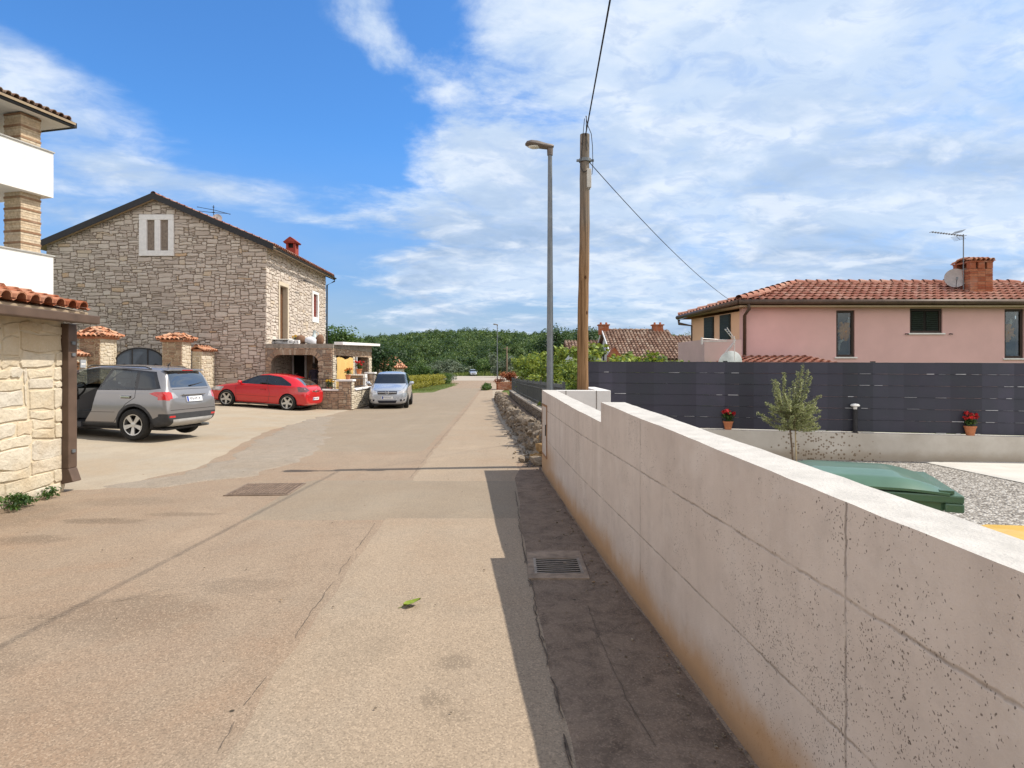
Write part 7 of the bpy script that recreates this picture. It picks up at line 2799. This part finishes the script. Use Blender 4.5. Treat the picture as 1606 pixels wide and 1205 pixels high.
# ================================================================ terrace before the porch
def terrace():
    cap, st = K['white_stone'], K['brick_stone']
    x0, x1, y0 = -8.15, -6.80, 26.2
    g = gh(-7, 26)
    t = thing('terrace_wall', 'low stone terrace wall with white coping and corner pillar before the porch', 'wall', (x1, y0, g))
    o = Vector(t.location)

    def B(mb, name, mats, **k):
        b = mb.build(name, mats, t, origin=o, **k)
        b.location = (0, 0, 0)
        return b
    m = MB()
    H = .62
    m.box(x0 - 2.2, y0 + .02, g - .1, x1 - .35, y0 + .3, H)
    stones(m, (x0 - 2.2, y0 + .02, g), (1, 0, 0), (0, 0, 1), (0, -1, 0), x1 - .35 - x0 + 2.2, H - g, .085, (2, 5), (1, 2), None, .035, .014, .01, 51, (0, .8), 1)
    m.box(x1 - .55, y0, g - .1, x1, y0 + .42, 1.02)
    stones(m, (x1 - .55, y0, g), (1, 0, 0), (0, 0, 1), (0, -1, 0), .55, 1.02 - g, .085, (2, 4), (1, 2), None, .035, .014, .01, 52, (0, 1), 1)
    stones(m, (x1, y0, g), (0, 1, 0), (0, 0, 1), (1, 0, 0), .42, 1.02 - g, .085, (2, 4), (1, 2), None, .035, .014, .01, 53, (.4, 1), 2)  # paler stone on sunward faces, here and below, paints their light
    m.box(x1 - .28, y0 + .42, g - .1, x1 - .01, 30.4, H)
    stones(m, (x1 - .01, y0 + .42, g), (0, 1, 0), (0, 0, 1), (1, 0, 0), 3.75, H - g, .085, (2, 5), (1, 2), None, .035, .014, .01, 54, (.3, 1), 2)
    m.box(-7.95, 29.75, g - .1, x1 - .3, 30.05, 1.22)
    stones(m, (-7.95, 29.75, g), (1, 0, 0), (0, 0, 1), (0, -1, 0), .85, 1.22 - g, .085, (2, 4), (1, 2), None, .035, .014, .01, 55, (0, .8), 1)
    m.box(x1 - .38, 30.4, g - .1, x1, 30.8, 1.3)
    stones(m, (x1 - .38, 30.4, g), (1, 0, 0), (0, 0, 1), (0, -1, 0), .38, 1.3 - g, .085, (2, 4), (1, 2), None, .035, .014, .01, 56, (0, .8), 1)
    B(m, 'wall', [K['mortar'], st, K['cream_stone']])
    c = MB()
    c.box(x0 - 2.2, y0 - .04, H, x1 - .55, y0 + .34, H + .07)
    c.box(x1 - .63, y0 - .07, 1.02, x1 + .07, y0 + .5, 1.10)
    c.box(x1 - .36, y0 + .5, H, x1 + .06, 30.4, H + .07)
    c.box(-7.95, 29.70, 1.22, x1 - .24, 30.10, 1.29)
    c.box(x1 - .36, 29.68, .70, x1 - .24, 30.12, 1.22)
    c.box(x1 - .45, 30.34, 1.3, x1 + .06, 30.86, 1.38)
    B(c, 'coping', cap, bevel=.012)
    t = thing('terrace_railing', 'thin black railing above the low terrace wall', 'railing', (x0, y0 + .15, H + .07))
    m = MB()
    Lr = x1 - .58 - x0
    for z in (.08, .42): m.tube([(-.6, 0, z), (Lr, 0, z)], .014, 6)
    for i in range(11): m.tube([(-.55 + i * (Lr + .5) / 10, 0, 0), (-.55 + i * (Lr + .5) / 10, 0, .42)], .009, 5)
    m.build('front_rail', K['black_metal'], t)
    m = MB()
    q = x1 - .14 - x0
    for z in (.08, .42): m.tube([(q, .4, z), (q, 3.3, z)], .014, 6)
    for i in range(10): m.tube([(q, .5 + i * .29, 0), (q, .5 + i * .29, .42)], .009, 5)
    m.build('side_rail', K['black_metal'], t)
    flower_pot('orange flowers in clay pot on the terrace corner pillar', (x1 - .2, y0 + .2, 1.10), K['petal_orange'], 1.35, 13, 'flower pots on the terrace')
    flower_pot('yellow flowers in pot behind the terrace railing by the red car', (-7.95, 26.9, .55), K['petal_yellow'], 1.5, 14, 'flower pots on the terrace')
    flower_pot('red flowers in clay pot on the far terrace wall beside the silver car', (x1 - .62, 30.0, 1.29), K['petal_red'], 1.7, 15, 'flower pots on the terrace')
    s = MB()
    s.box(-7.9, 26.75, g, -7.7, 27.1, .55)
    tag(s.build('plant_stand', K['brown_wood'], None, bevel=.01), 'brown wooden stand under the yellow flowers', 'stand')


terrace()


# things left on the porch slab
def clutter():
    Z = 2.66
    rg = random.Random(4)

    def sack(label, p, s, mat, seed):
        m = MB()
        m.rock((p[0], p[1], Z + s[2] * .42), s, seed, rough=.25)
        o = m.build('sack', mat, None, smooth=True, origin=(p[0], p[1], Z))
        tag(o, label, 'sack', 'things left on the porch slab')
    wm = plain('white woven sack', (.62, .62, .66), .8, var=.12, nsc=8)
    gm = plain('grey tarpaulin', (.40, .40, .42), .7, var=.2, nsc=6, bump=.5, bsc=12)
    bm_ = plain('brown sack', (.17, .095, .06), .9, var=.3, nsc=8)
    at_ = lambda u, v, y: at(u, v, y)
    sack('round white sack on the porch slab', at_(487.5, 530, 28.3), (.52, .45, .40), wm, 1.2)
    sack('brown earthy sack beside the white sack on the slab', at_(472.5, 530, 28.5), (.50, .45, .50), bm_, 2.2)
    sack('dark brown bundle at the end of the porch slab', at_(501.5, 530, 28.8), (.40, .40, .55), bm_, 3.3)
    p = at_(445, 536, 28.4)
    m = MB()
    for i in range(4): m.rock((p[0] - .45 + i * .3, p[1], Z + .08), (.55, .5, .24 + .06 * (i % 2)), i + .3, rough=.3)
    tag(m.build('folded_tarpaulin', gm, None, smooth=True, origin=(p[0], p[1], Z)), 'folded grey tarpaulin lying on the porch slab', 'tarpaulin')
    p = at_(442, 530, 28.4)
    m = MB()
    m.box(p[0] - .4, p[1] - .3, Z + .21, p[0] + .45, p[1] + .3, Z + .25)
    tag(m.build('white_board', K['white_paint'], None, bevel=.01, origin=(p[0], p[1], Z + .21)), 'white board lying across the grey tarpaulin', 'board')
    p = at_(461, 536, 27.75)
    m = MB()
    for k in range(2): m.box(p[0] - .24 + k * .26, p[1] - .1, Z, p[0] - .02 + k * .26, p[1] + .1, Z + .05)
    for k in range(2): m.box(p[0] - .24 + k * .26, p[1] - .1, Z + .13, p[0] - .02 + k * .26, p[1] + .1, Z + .18)
    for k in (-.24, -.03, .2): m.box(p[0] + k, p[1] - .1, Z + .05, p[0] + k + .05, p[1] + .1, Z + .13)
    tag(m.build('hollow_block', K['white_stone'], None, bevel=.008, origin=(p[0], p[1], Z)), 'pale hollow block at the edge of the porch slab', 'block')
    p = at_(493, 530, 28.8)
    t = thing('garden_statue', 'pale grey upright jug on the porch slab among the sacks', 'jug', (p[0], p[1], Z))
    t.name = 'garden_jug'
    m = MB()
    m.lathe([(0, 0), (.13, 0), (.17, .18), (.15, .36), (.07, .50), (.06, .62), (.09, .68), (0, .68)], 14)
    m.build('vessel', plain('blue grey plastic', (.46, .53, .54), .5), t, smooth=True, ang=.8)
    m = MB()
    m.tube([(.06, 0, .62), (.18, 0, .56), (.17, 0, .32)], .02, 6)
    m.build('handle', plain('blue grey handle', (.40, .47, .48), .5), t, smooth=True)
    flower_pot('small yellow plant in pot on the porch slab beside the block', (at(463, 530, 29.3)[0], 29.3, Z), K['petal_yellow'], 1.3, 23, 'flower pots on the terrace')


clutter()


# ================================================================ person in the porch
def person():
    x, y, g = -9.02, 28.2, .06
    t = thing('person', 'person in dark clothes standing inside the porch arch behind the red car', 'person', (x, y, g), radians(200))
    pts = [(0, 0, .92), (0, .01, 1.10), (0, .01, 1.30), (0, 0, 1.42), (0, -.02, 1.50), (0, -.045, 1.585), (0, -.05, 1.66),
           (.10, 0, .86), (.105, -.02, .48), (.105, .02, .09), (.11, -.12, .04),
           (-.10, 0, .86), (-.105, .03, .48), (-.105, .06, .09), (-.11, -.08, .04),
           (.17, .01, 1.38), (.22, .02, 1.10), (.21, -.08, .87), (.205, -.12, .80),
           (-.17, .01, 1.38), (-.24, .0, 1.12), (-.20, -.14, .95), (-.18, -.19, .92)]
    ed = [(0, 1), (1, 2), (2, 3), (3, 4), (4, 5), (5, 6), (0, 7), (7, 8), (8, 9), (9, 10), (0, 11), (11, 12), (12, 13), (13, 14), (3, 15), (15, 16), (16, 17), (17, 18), (3, 19), (19, 20), (20, 21), (21, 22)]
    rad = {0: (.15, .11), 1: (.14, .10), 2: (.16, .11), 3: (.12, .085), 4: (.055, .055), 5: (.075, .09), 6: (.07, .085), 7: (.095, .095), 8: (.06, .06), 9: (.042, .042), 10: (.035, .03), 11: (.095, .095), 12: (.06, .06), 13: (.042, .042), 14: (.035, .03),
           15: (.062, .062), 16: (.045, .045), 17: (.032, .03), 18: (.036, .02), 19: (.062, .062), 20: (.045, .045), 21: (.032, .03), 22: (.036, .02)}
    for hand, d in ((18, Vector((0, -.35, -1)).normalized()), (22, Vector((.2, -.6, -.6)).normalized())):
        hp = Vector(pts[hand])
        sx = 1 if hand == 18 else -1
        for k, (oy, ln) in enumerate(((-.026, .07), (-.009, .078), (.009, .072), (.025, .058))):
            i0 = len(pts)
            a = hp + d * .035 + Vector((0, oy, 0))
            pts += [tuple(a), tuple(a + d * ln * .55), tuple(a + d * ln + Vector((-sx * .015, 0, 0)))]
            ed += [(hand, i0), (i0, i0 + 1), (i0 + 1, i0 + 2)]
            for j, r_ in enumerate((.010, .009, .007)): rad[i0 + j] = (r_, r_)
        i0 = len(pts)
        pts += [tuple(hp + Vector((-sx * .015, -.035, -.01))), tuple(hp + Vector((-sx * .02, -.055, -.045)))]
        ed += [(hand, i0), (i0, i0 + 1)]
        rad[i0], rad[i0 + 1] = (.011, .011), (.008, .008)
    # nose
    i0 = len(pts)
    pts.append((0, -.150, 1.595))
    ed.append((5, i0))
    rad[i0] = (.016, .02)
    me = bpy.data.meshes.new('body')
    me.from_pydata(pts, ed, [])
    ob = bpy.data.objects.new('body', me)
    C.objects.link(ob)
    md = ob.modifiers.new('skin', 'SKIN')
    md.use_smooth_shade = True
    sk = me.skin_vertices[0].data
    for i, r_ in rad.items(): sk[i].radius = r_
    sk[0].use_root = True
    s2 = ob.modifiers.new('sub', 'SUBSURF')
    s2.levels = s2.render_levels = 2
    dg = bpy.context.evaluated_depsgraph_get()
    m2 = bpy.data.meshes.new_from_object(ob.evaluated_get(dg))
    bpy.data.objects.remove(ob)
    body = bpy.data.objects.new('body', m2)
    C.objects.link(body)
    body.parent = t
    m2.materials.clear()
    for mt in (plain('skin', (.42, .24, .16), .6), plain('dark violet shirt', (.028, .022, .034), .9), plain('dark trousers', (.020, .021, .030), .9), plain('dark shoes', (.02, .018, .016), .7)): m2.materials.append(mt)
    for p in m2.polygons:
        c = p.center
        arm = abs(c.x) > .15 and c.z < 1.05
        p.material_index = 3 if c.z < .11 else (0 if c.z > 1.47 or arm else (2 if c.z < .93 else 1))
        p.use_smooth = True
    m = MB()
    rg = random.Random(2)
    m.rock((0, .0, 1.67), (.20, .23, .19), 1.5, rough=.12)
    m.rock((0, .055, 1.58), (.17, .12, .20), 2.5, rough=.15)
    m.build('hair', plain('dark hair', (.015, .012, .010), .7), t, smooth=True)
    m = MB()
    for sx in (-1, 1):
        m.rock((sx * .033, -.128, 1.618), (.026, .016, .014), sx + 2, rough=0)
        m.rock((sx * .084, -.02, 1.60), (.022, .05, .062), sx + 4, rough=.1)
    m.tube([(-.026, -.128, 1.545), (0, -.136, 1.543), (.026, -.128, 1.545)], .006, 5)
    m.build('face', plain('face features', (.20, .09, .07), .6), t, smooth=True)


person()
# ================================================================ rough stone wall and iron fence along the verge
def rubble_wall():
    t = thing('rubble_wall', 'rough dry stone wall along the right verge with orange blocks at its end', 'wall', (.42, 11, 0))
    rg = random.Random(8)
    path = [(.46, 10.55), (.42, 11.7), (-.10, 18.9), (-.80, 33.6), (-1.0, 38)]

    def P(s):
        for a, b in zip(path, path[1:]):
            L = (Vector(b) - Vector(a)).length
            if s <= L: return Vector(a).lerp(Vector(b), s / L)
            s -= L
        return Vector(path[-1])
    m = MB()
    s = 0
    while s < 27.5:
        step = rg.uniform(.11, .26) * (1 + s * .012)
        p = P(s)
        H = .40 - .004 * s
        z = -.03
        while z < H:
            h = rg.uniform(.07, .16)
            m.rock((p.x + .07 + z * .22 + rg.uniform(-.06, .06), p.y + rg.uniform(-.05, .05), gh(p.x, p.y) + z + h * .5), (rg.uniform(.22, .36), step * 1.3, h * 1.35), rg.uniform(0, 50), rg.uniform(0, .85), rough=.55)
            z += h
        m.rock((p.x + .26, p.y, gh(p.x, p.y) + H * .8), (.3, step * 1.4, .2), rg.uniform(0, 50), rg.uniform(0, .8), rough=.5)
        s += step
    b = m.build('stone_row', K['rubble'], t, origin=t.location, smooth=True, ang=.5)
    b.location = (0, 0, 0)
    m = MB()
    ob = plain('ochre stone block', (.30, .19, .085), .95, var=.35, nsc=10, bump=.9, bsc=24)
    for q in ((.50, 10.45, .06, .34, .26, .22), (.56, 10.42, .25, .38, .30, .20), (.60, 10.6, .40, .36, .34, .16), (.42, 10.75, .04, .30, .3, .2)):
        m.rock(q[:3], q[3:], q[1] * 7, rough=.35)
    b = m.build('end_blocks', ob, t, origin=t.location, smooth=True, ang=.5)
    b.location = (0, 0, 0)


rubble_wall()
for i, (x, y, s, lab) in enumerate(((.44, 10.12, .24, 'grey boulder lying against the end of the concrete wall'), (.20, 10.5, .15, 'small brown stone lying loose on the road edge before the dry stone wall'))):
    m = MB()
    m.rock((x, y, s * .28), (s * 1.3, s, s * .75), i * 3.3 + 1, .6, rough=.45)
    tag(m.build('loose_stone', K['rubble'], None, smooth=True, origin=(x, y, 0), ang=.5), lab, 'stone')


def iron_fence():
    a, b = Vector((.90, 12.3, 0)), Vector((-.12, 35, 0))
    d = (b - a).normalized()
    L = (b - a).length
    n = Vector((d.y, -d.x, 0))
    if n.x < 0: n = -n
    t = thing('garden_wall', 'low grey stone garden wall carrying the dark iron fence', 'wall', (a.x, a.y, 0))
    o = Vector(t.location)
    m = MB()
    H = .55
    for i in range(16):
        s0, s1 = L * i / 16, L * (i + 1) / 16
        p0, p1 = a + d * s0, a + d * s1
        g0, g1 = gh(p0.x, p0.y), gh(p1.x, p1.y)
        m.prism([(0, g0 - .1), (s1 - s0, g1 - .1), (s1 - s0, g1 + H), (0, g0 + H)], p0, d, (0, 0, 1), n * .26)
        stones(m, p0 + Vector((0, 0, g1)), d, (0, 0, 1), -n, s1 - s0, H, .09, (2, 5), (1, 2, 2), None, .04, .014, .012, 60 + i, (0, .7), 1)
    w = m.build('wall', [K['mortar'], K['rubble']], t, origin=o)
    w.location = (0, 0, 0)
    c = MB()
    for i in range(16):
        p0, p1 = a + d * (L * i / 16), a + d * (L * (i + 1) / 16)
        c.prism([(0, gh(p0.x, p0.y) + H), (L / 16, gh(p1.x, p1.y) + H), (L / 16, gh(p1.x, p1.y) + H + .05), (0, gh(p0.x, p0.y) + H + .05)], p0 - n * .05, d, (0, 0, 1), n * .34)
    w = c.build('coping', plain('worn coping', (.40, .35, .29), .9, var=.25, nsc=6), t, origin=o)
    w.location = (0, 0, 0)
    t = thing('iron_fence', 'dark iron picket fence on the low stone wall before the vines', 'fence', (a.x, a.y, H))
    o = Vector(t.location)
    off = n * .13
    m = MB()
    k = 0
    s = .05
    nb = 0
    while s < L:
        p = a + d * s + off
        z = gh(p.x, p.y) + H + .05
        m.obox((p.x, p.y, z + .30), (.022, .022, .60), Matrix.Rotation(math.atan2(d.y, d.x), 3, 'Z'))
        m.lathe([(.03, 0), (.0, .09)], 4, (p.x, p.y, z + .60))
        s += .125 * (1 + s * .012)
    w = m.build('pickets', K['iron'], t, origin=o)
    w.location = (0, 0, 0)
    r = MB()
    for zz in (.10, .50):
        r.tube([(q.x, q.y, gh(q.x, q.y) + H + .05 + zz) for q in (a + d * (L * i / 10) + off for i in range(11))], .018, 5)
    w = r.build('rail', K['iron'], t, origin=o)
    w.location = (0, 0, 0)
    for i in range(10):
        p = a + d * (L * i / 9) + off
        q = MB()
        z = gh(p.x, p.y) + H + .05
        q.box(p.x - .03, p.y - .03, z, p.x + .03, p.y + .03, z + .72)
        w = q.build('post', K['iron'], t, origin=o)
        w.location = (0, 0, 0)


K['iron'] = plain('grey iron', (.10, .108, .112), .5, .3)
iron_fence()


# ================================================================ vines, hedges, shrubs
def bush(name, label, lobes, n, size, mat, base, cat, group=None, seed=1, asp=.5, stems=5, zmin=None):
    t = thing(name, label, cat, base, 0, group)
    rg = random.Random(seed)
    m = MB()
    for k in range(stems):
        L = rg.choice(lobes)
        m.tube([(rg.uniform(-.1, .1) + L[0] * .3, rg.uniform(-.1, .1) + L[1] * .3, -.05), (L[0] * .7, L[1] * .7, L[2] * .5), (L[0], L[1], L[2])], [.03, .02, .008], 5)
    m.build('stem', K['bark'], t, smooth=True)
    crown('foliage', lobes, n, size, mat, t, asp, seed, zmin=zmin)
    return t


rg = random.Random(31)
VG = 'vines growing behind the iron fence'
vines = [(1.45, 13.6, 'vine rising beside the wooden pole'), (1.15, 16.0, 'vine with light tips right of the lamp post'), (.85, 18.6, 'vine behind the lamp post'), (.70, 21.5, 'vine with long yellow shoots left of the lamp post'),
         (.55, 25.0, 'vine crowding the middle of the iron fence'), (.35, 29.0, 'vine near the far end of the iron fence'), (.15, 33.5, 'vine hanging low at the far end of the iron fence')]
for i, (x, y, lab) in enumerate(vines):
    lobes = []
    up = (y - 13.6) * .016
    for k in range(26):
        lobes.append((rg.uniform(.2, 1.9), rg.uniform(-1.6, 1.6), rg.uniform(.45, 1.74 + up), rg.uniform(.28, .45), rg.uniform(.3, .5), rg.uniform(.22, .34)))
    for k in range(6): lobes.append((rg.uniform(-.1, .7), rg.uniform(-1.5, 1.5), rg.uniform(1.78, 2.05) + up, .16, .22, .16))
    bush('grape_vine', lab, lobes, 8200 - i * 450, .052, K['leaf_vine'], (x, y, gh(x, y)), 'vine', VG, 40 + i, .75, 6, .05)
for i, (x, y, lab) in enumerate(((2.6, 15.0, 'low vine top showing just above the left end of the dark fence'), (4.1, 16.5, 'pale vine top above the dark fence near the garden chimney'), (5.4, 18.0, 'pale bush top above the dark fence before the pink terrace'))):
    lobes = [(rg.uniform(-.9, .9), rg.uniform(-.6, .6), rg.uniform(.6, 1.66), rg.uniform(.3, .45), rg.uniform(.3, .45), rg.uniform(.2, .3)) for k in range(14)]
    if i == 2: lobes = [(a * .8, b, c + .17, d_, e, f) for a, b, c, d_, e, f in lobes]
    bush('grape_vine', lab, lobes, 3000, .05, K['leaf_vine'], (x, y, gh(x, y)), 'vine', 'vines behind the dark fence', 60 + i, .75, 5, .05)

t = thing('garden_chimney', 'dark garden barbecue hood on four posts above the dark fence', 'barbecue', (at(1024.5, 567, 17)[0], 17.0, gh(3.5, 17)))
m = MB()
for sx in (-1, 1):
    for sy in (-1, 1): m.box(sx * .105 - .02, sy * .1 - .02, 1.60, sx * .105 + .02, sy * .1 + .02, 2.04)
m.build('posts', K['black_metal'], t)
m = MB()
m.box(-.13, -.13, .0, .13, .13, 1.76)
m.build('body', plain('sooty brick', (.045, .03, .028), .9), t)
m = MB()
m.box(-.15, -.14, 2.04, .15, .14, 2.07)
m.build('hood', K['black_metal'], t)


def hedge(label, x0, y0, x1, y1, w, h, n, mat, seed, group, name='hedge'):
    a, b = Vector((x0, y0, 0)), Vector((x1, y1, 0))
    L = (b - a).length
    t = thing(name, label, 'hedge', (x0, y0, gh(x0, y0)), math.atan2(y1 - y0, x1 - x0), group)
    lobes = box_lobes(0, -w / 2, .1, L, w / 2, h - .12, .5, .34, seed)
    m = MB()
    for k in range(int(L / .8) + 1): m.tube([(k * .8, 0, -.05), (k * .8 + .05, 0, h * .7)], [.025, .01], 5)
    m.build('stem', K['bark'], t)
    crown('foliage', lobes, n, .07, mat, t, .55, seed, .4, .02)
    return t


HG = 'clipped hedges on the left verge'
hedge('long clipped yellow green hedge behind the silver car', -9.1, 52.5, -8.75, 64, 1.0, 1.30, 9000, K['leaf_hedge'], 5, HG)
hedge('short clipped hedge at the far end of the yellow hedge', -8.7, 66.0, -8.35, 73, 1.0, 1.35, 5000, K['leaf_hedge'], 6, HG)
hedge('dark green clipped hedge block at the road corner', -8.2, 74.0, -8.1, 77, 1.3, 1.45, 2500, K['leaf_mid'], 7, HG)
hedge('low green box hedge beside the red bush', -2.35, 53.5, -2.2, 57, .7, .55, 2200, K['leaf_mid'], 8, None)


def blob_lobes(w, d, h, k, seed):
    r_ = random.Random(seed)
    return [(r_.uniform(-.5, .5) * w, r_.uniform(-.5, .5) * d, h * r_.uniform(.2, .86), w * r_.uniform(.16, .28), d * r_.uniform(.16, .28), h * r_.uniform(.13, .22)) for _ in range(k)]


t = thing('planter', 'low red brick planter at the foot of the far street lamp', 'planter', (-.55, 55.2, gh(-.5, 55)))
m = MB()
rg = random.Random(6)
for z in range(8):
    for k in range(8):
        x = -.85 + k * .21 + (.1 if z % 2 else 0)
        m.box(x, 0, z * .08, x + .2, .12, z * .08 + .07, rg.random())
        if k < 2: m.box((-.85, .75)[k], .12, z * .08, (-.73, .87)[k], 2.4, z * .08 + .07, rg.random())
m.build('brick_wall', K['brick'], t)
m = MB()
m.box(-.9, -.04, .64, .95, .16, .70)
m.build('coping', K['terracotta'], t)
bush('red_bush', 'round red leaved bush growing in the brick planter', [(a, b, c + .2, d_, e, f) for a, b, c, d_, e, f in blob_lobes(1.9, 1.6, 1.5, 14, 3)], 2600, .07, K['leaf_red'], (-.45, 56.6, gh(-.5, 56)), 'bush', None, 17)

SG = 'shrubs beyond the hedges'
for i, (u, y, w, h, mat, lab) in enumerate(((655, 78, 3.6, 2.9, 'leaf_mid', 'bushy bright green shrub behind the yellow hedge'), (672, 84, 2.6, 2.0, 'leaf_dark', 'dark low shrub right of the bright green shrub'),
                                            (688, 90, 4.0, 2.6, 'leaf_grey', 'grey green shrub left of the olive grey one'), (718, 160, 6.0, 4.4, 'leaf_grey', 'pale olive grey shrub at the wood edge left of the road'),
                                            (700, 158, 5.0, 4.2, 'leaf_grey', 'silvery shrub at the wood edge behind the hedge corner'), (786, 128, 4.2, 5.2, 'leaf_grey', 'grey green tree shaped shrub behind the far lamp'),
                                            (770, 158, 5.5, 4.5, 'leaf_mid', 'fresh green shrub at the wood edge right of the road'))):
    x = (u - PU) / FOC * y
    bush('shrub', lab, blob_lobes(w, w * .8, h, 22, i + 9), 2200, .11 if y < 100 else .2, K[mat], (x, y, hill(x, y)), 'shrub', SG, 80 + i, .55)

TG = 'trees rising behind the houses'
tree('broadleaf_tree', 'dark green tree with pointed tops just right of the stone house', (-14.2, 48.5, gh(-14, 48)), 5.4, 4.6, 3600, .13, K['leaf_mid'], K['bark'], TG, 5, .22)
tree('broadleaf_tree', 'dense dark tree behind the tall street lamp', (4.9, 68, gh(4, 68)), 6.9, 5.4, 4200, .16, K['leaf_dark'], K['bark'], TG, 6, .22)
tree('broadleaf_tree', 'dense dark tree between wooden pole and old house chimney', (8.2, 70, gh(8, 70)), 7.0, 6.0, 4200, .16, K['leaf_dark'], K['bark'], TG, 7, .22)
tree('broadleaf_tree', 'tall dark tree behind the stone house porch roof', (-13.0, 60, gh(-13, 60)), 4.6, 5.2, 3200, .15, K['leaf_dark'], K['bark'], TG, 8, .2)
tree('broadleaf_tree', 'rounded dark tree behind the small pink roofed house', (-17.0, 92, gh(-17, 92)), 4.8, 7.0, 3000, .2, K['leaf_dark'], K['bark'], TG, 9, .2)
t = thing('wooden_post', 'thin grey wooden pole standing far off behind the vines', 'post', (-.85, 105, gh(0, 105)))
m = MB()
m.tube([(0, 0, -.1), (0, 0, 5.6)], [.15, .11], 8)
m.build('shaft', K['bark'], t, smooth=True)
m = MB()
m.box(-.6, -.06, 5.2, .6, .06, 5.32)
m.build('crossarm', K['bark'], t)


# ================================================================ far wood on the hillside
def wood():
    rg = np.random.default_rng(4)
    C0, R0, H0, N0 = [], [], [], []
    y = 168.0
    while y < 430:
        sp = 4.6 + (y - 168) * .010
        xs = np.arange(-210, 160, sp)
        for x in xs:
            xx, yy = x + rg.uniform(-.45, .45) * sp, y + rg.uniform(-.45, .45) * sp
            if yy < 176 and -60 < xx < 40 and rg.random() < .3: continue
            vis = -95 * yy / 300 < xx < 55 * yy / 300
            r = rg.uniform(1.5, 3.7)
            h = rg.uniform(3.6, 7.8) + (1.2 if rg.random() < .08 else 0)
            if yy < 190: h *= .75
            n = int((520 if yy < 215 else 300 if yy < 290 else 150) * (1 if vis else .35))
            C0.append((xx, yy, hill(xx, yy)))
            R0.append(r)
            H0.append(h)
            N0.append(n)
        y += sp * .82
    C0, R0, H0, N0 = np.array(C0), np.array(R0), np.array(H0), np.array(N0)
    idx = np.repeat(np.arange(len(C0)), N0)
    n = len(idx)
    d = rg.normal(size=(n, 3))
    d /= np.linalg.norm(d, axis=1)[:, None]
    d[:, 2] = np.where(d[:, 2] < -.3, -d[:, 2], d[:, 2])
    rad = rg.uniform(0, 1, n) ** .4
    ph = idx * 1.7
    rad *= 1 + .22 * np.sin(d[:, 0] * 5 + ph) * np.cos(d[:, 1] * 5 + ph * .7) + .12 * np.sin(d[:, 2] * 8 + ph)
    P = np.empty((n, 3))
    P[:, 0] = C0[idx, 0] + d[:, 0] * rad * R0[idx]
    P[:, 1] = C0[idx, 1] + d[:, 1] * rad * R0[idx]
    P[:, 2] = C0[idx, 2] + H0[idx] * .56 + d[:, 2] * rad * H0[idx] * .46
    tt = .42 + .34 * np.sin(idx * 2.39996) + .16 * rg.normal(size=n)
    tt += np.array([.22 * mnoise.noise(Vector((c[0] / 22, c[1] / 30, 3))) for c in C0])[idx]
    sz = np.where(P[:, 1] > 270, .46, np.where(P[:, 1] > 215, .36, .28))
    V, F, t = leaf_cloud(P, 1.0, .6, 9, .25, d, tt)
    V = V.reshape(-1, 4, 3)
    V = P[:, None, :] + (V - P[:, None, :]) * sz[:, None, None]
    o = mesh_np('forest', V.reshape(-1, 3), F, t, K['leaf_wood'])
    tag(o, 'dense green wood covering the hillside beyond the road', 'forest', None, 'stuff')
    print('wood leaves', n, 'trees', len(C0))


wood()


def grass(name, label, spots, n, h, seed, mat='grass'):
    rg = np.random.default_rng(seed)
    S = np.array(spots, dtype=float)
    i = rg.choice(len(S), n)
    a, r = rg.uniform(0, 2 * pi, n), np.sqrt(rg.uniform(0, 1, n))
    x, y = S[i, 0] + np.cos(a) * r * S[i, 2], S[i, 1] + np.sin(a) * r * S[i, 3]
    z = np.array([hill(p, q) for p, q in zip(x, y)])
    hh = h * rg.uniform(.5, 1.2, n)
    b = rg.uniform(0, 2 * pi, n)
    w = hh * .10
    V = np.empty((n, 4, 3))
    ln = rg.normal(0, .35, (n, 2)) * hh[:, None]
    V[:, 0] = np.stack([x - np.cos(b) * w, y - np.sin(b) * w, z - .02], 1)
    V[:, 1] = np.stack([x + np.cos(b) * w, y + np.sin(b) * w, z - .02], 1)
    V[:, 2] = np.stack([x + ln[:, 0] + np.cos(b) * w * .2, y + ln[:, 1] + np.sin(b) * w * .2, z + hh], 1)
    V[:, 3] = np.stack([x + ln[:, 0] - np.cos(b) * w * .2, y + ln[:, 1] - np.sin(b) * w * .2, z + hh], 1)
    o = mesh_np(name, V.reshape(-1, 3), np.arange(n * 4).reshape(n, 4), rg.uniform(0, 1, n), K[mat])
    return tag(o, label, 'grass', None, 'stuff')


grass('grass', 'dry grass on the verge and along the far wood edge', [(-7.6, 54, 1.3, 3.5), (-7.4, 64, 1.1, 6), (-8.2, 76, 1.6, 4), (-10.6, 81, 2.5, 3)], 3600, .13, 3)
grass('grass', 'long green grass along the far edge of the crossing road', [(x, 157, 14, 7) for x in range(-50, 40, 10)], 14000, .75, 4)


def weeds(label, x, y, w, n, seed):
    t = thing('weed', label, 'weed', (x, y, 0), 0, 'weeds at the foot of the shed wall')
    rg = random.Random(seed)
    m = MB()
    for k in range(9):
        a = rg.uniform(0, 6.28)
        m.tube([(0, 0, -.02), (cos(a) * w * .4, sin(a) * w * .4, .07), (cos(a) * w * .8, sin(a) * w * .8, .12)], [.004, .003, .002], 4)
    m.build('stem', K['leaf_mid'], t)
    crown('foliage', [(rg.uniform(-.6, .6) * w, rg.uniform(-.9, .9) * w, rg.uniform(.03, .13), .08, .09, .06) for k in range(10)], n, .022, K['leaf_mid'], t, .5, seed, zmin=.012)


weeds('bushy green weed at the foot of the pale stone shed', -5.62, 7.0, .20, 620, 3)
weeds('little green weed by the downpipe foot of the stone shed', -5.66, 7.55, .08, 160, 5)
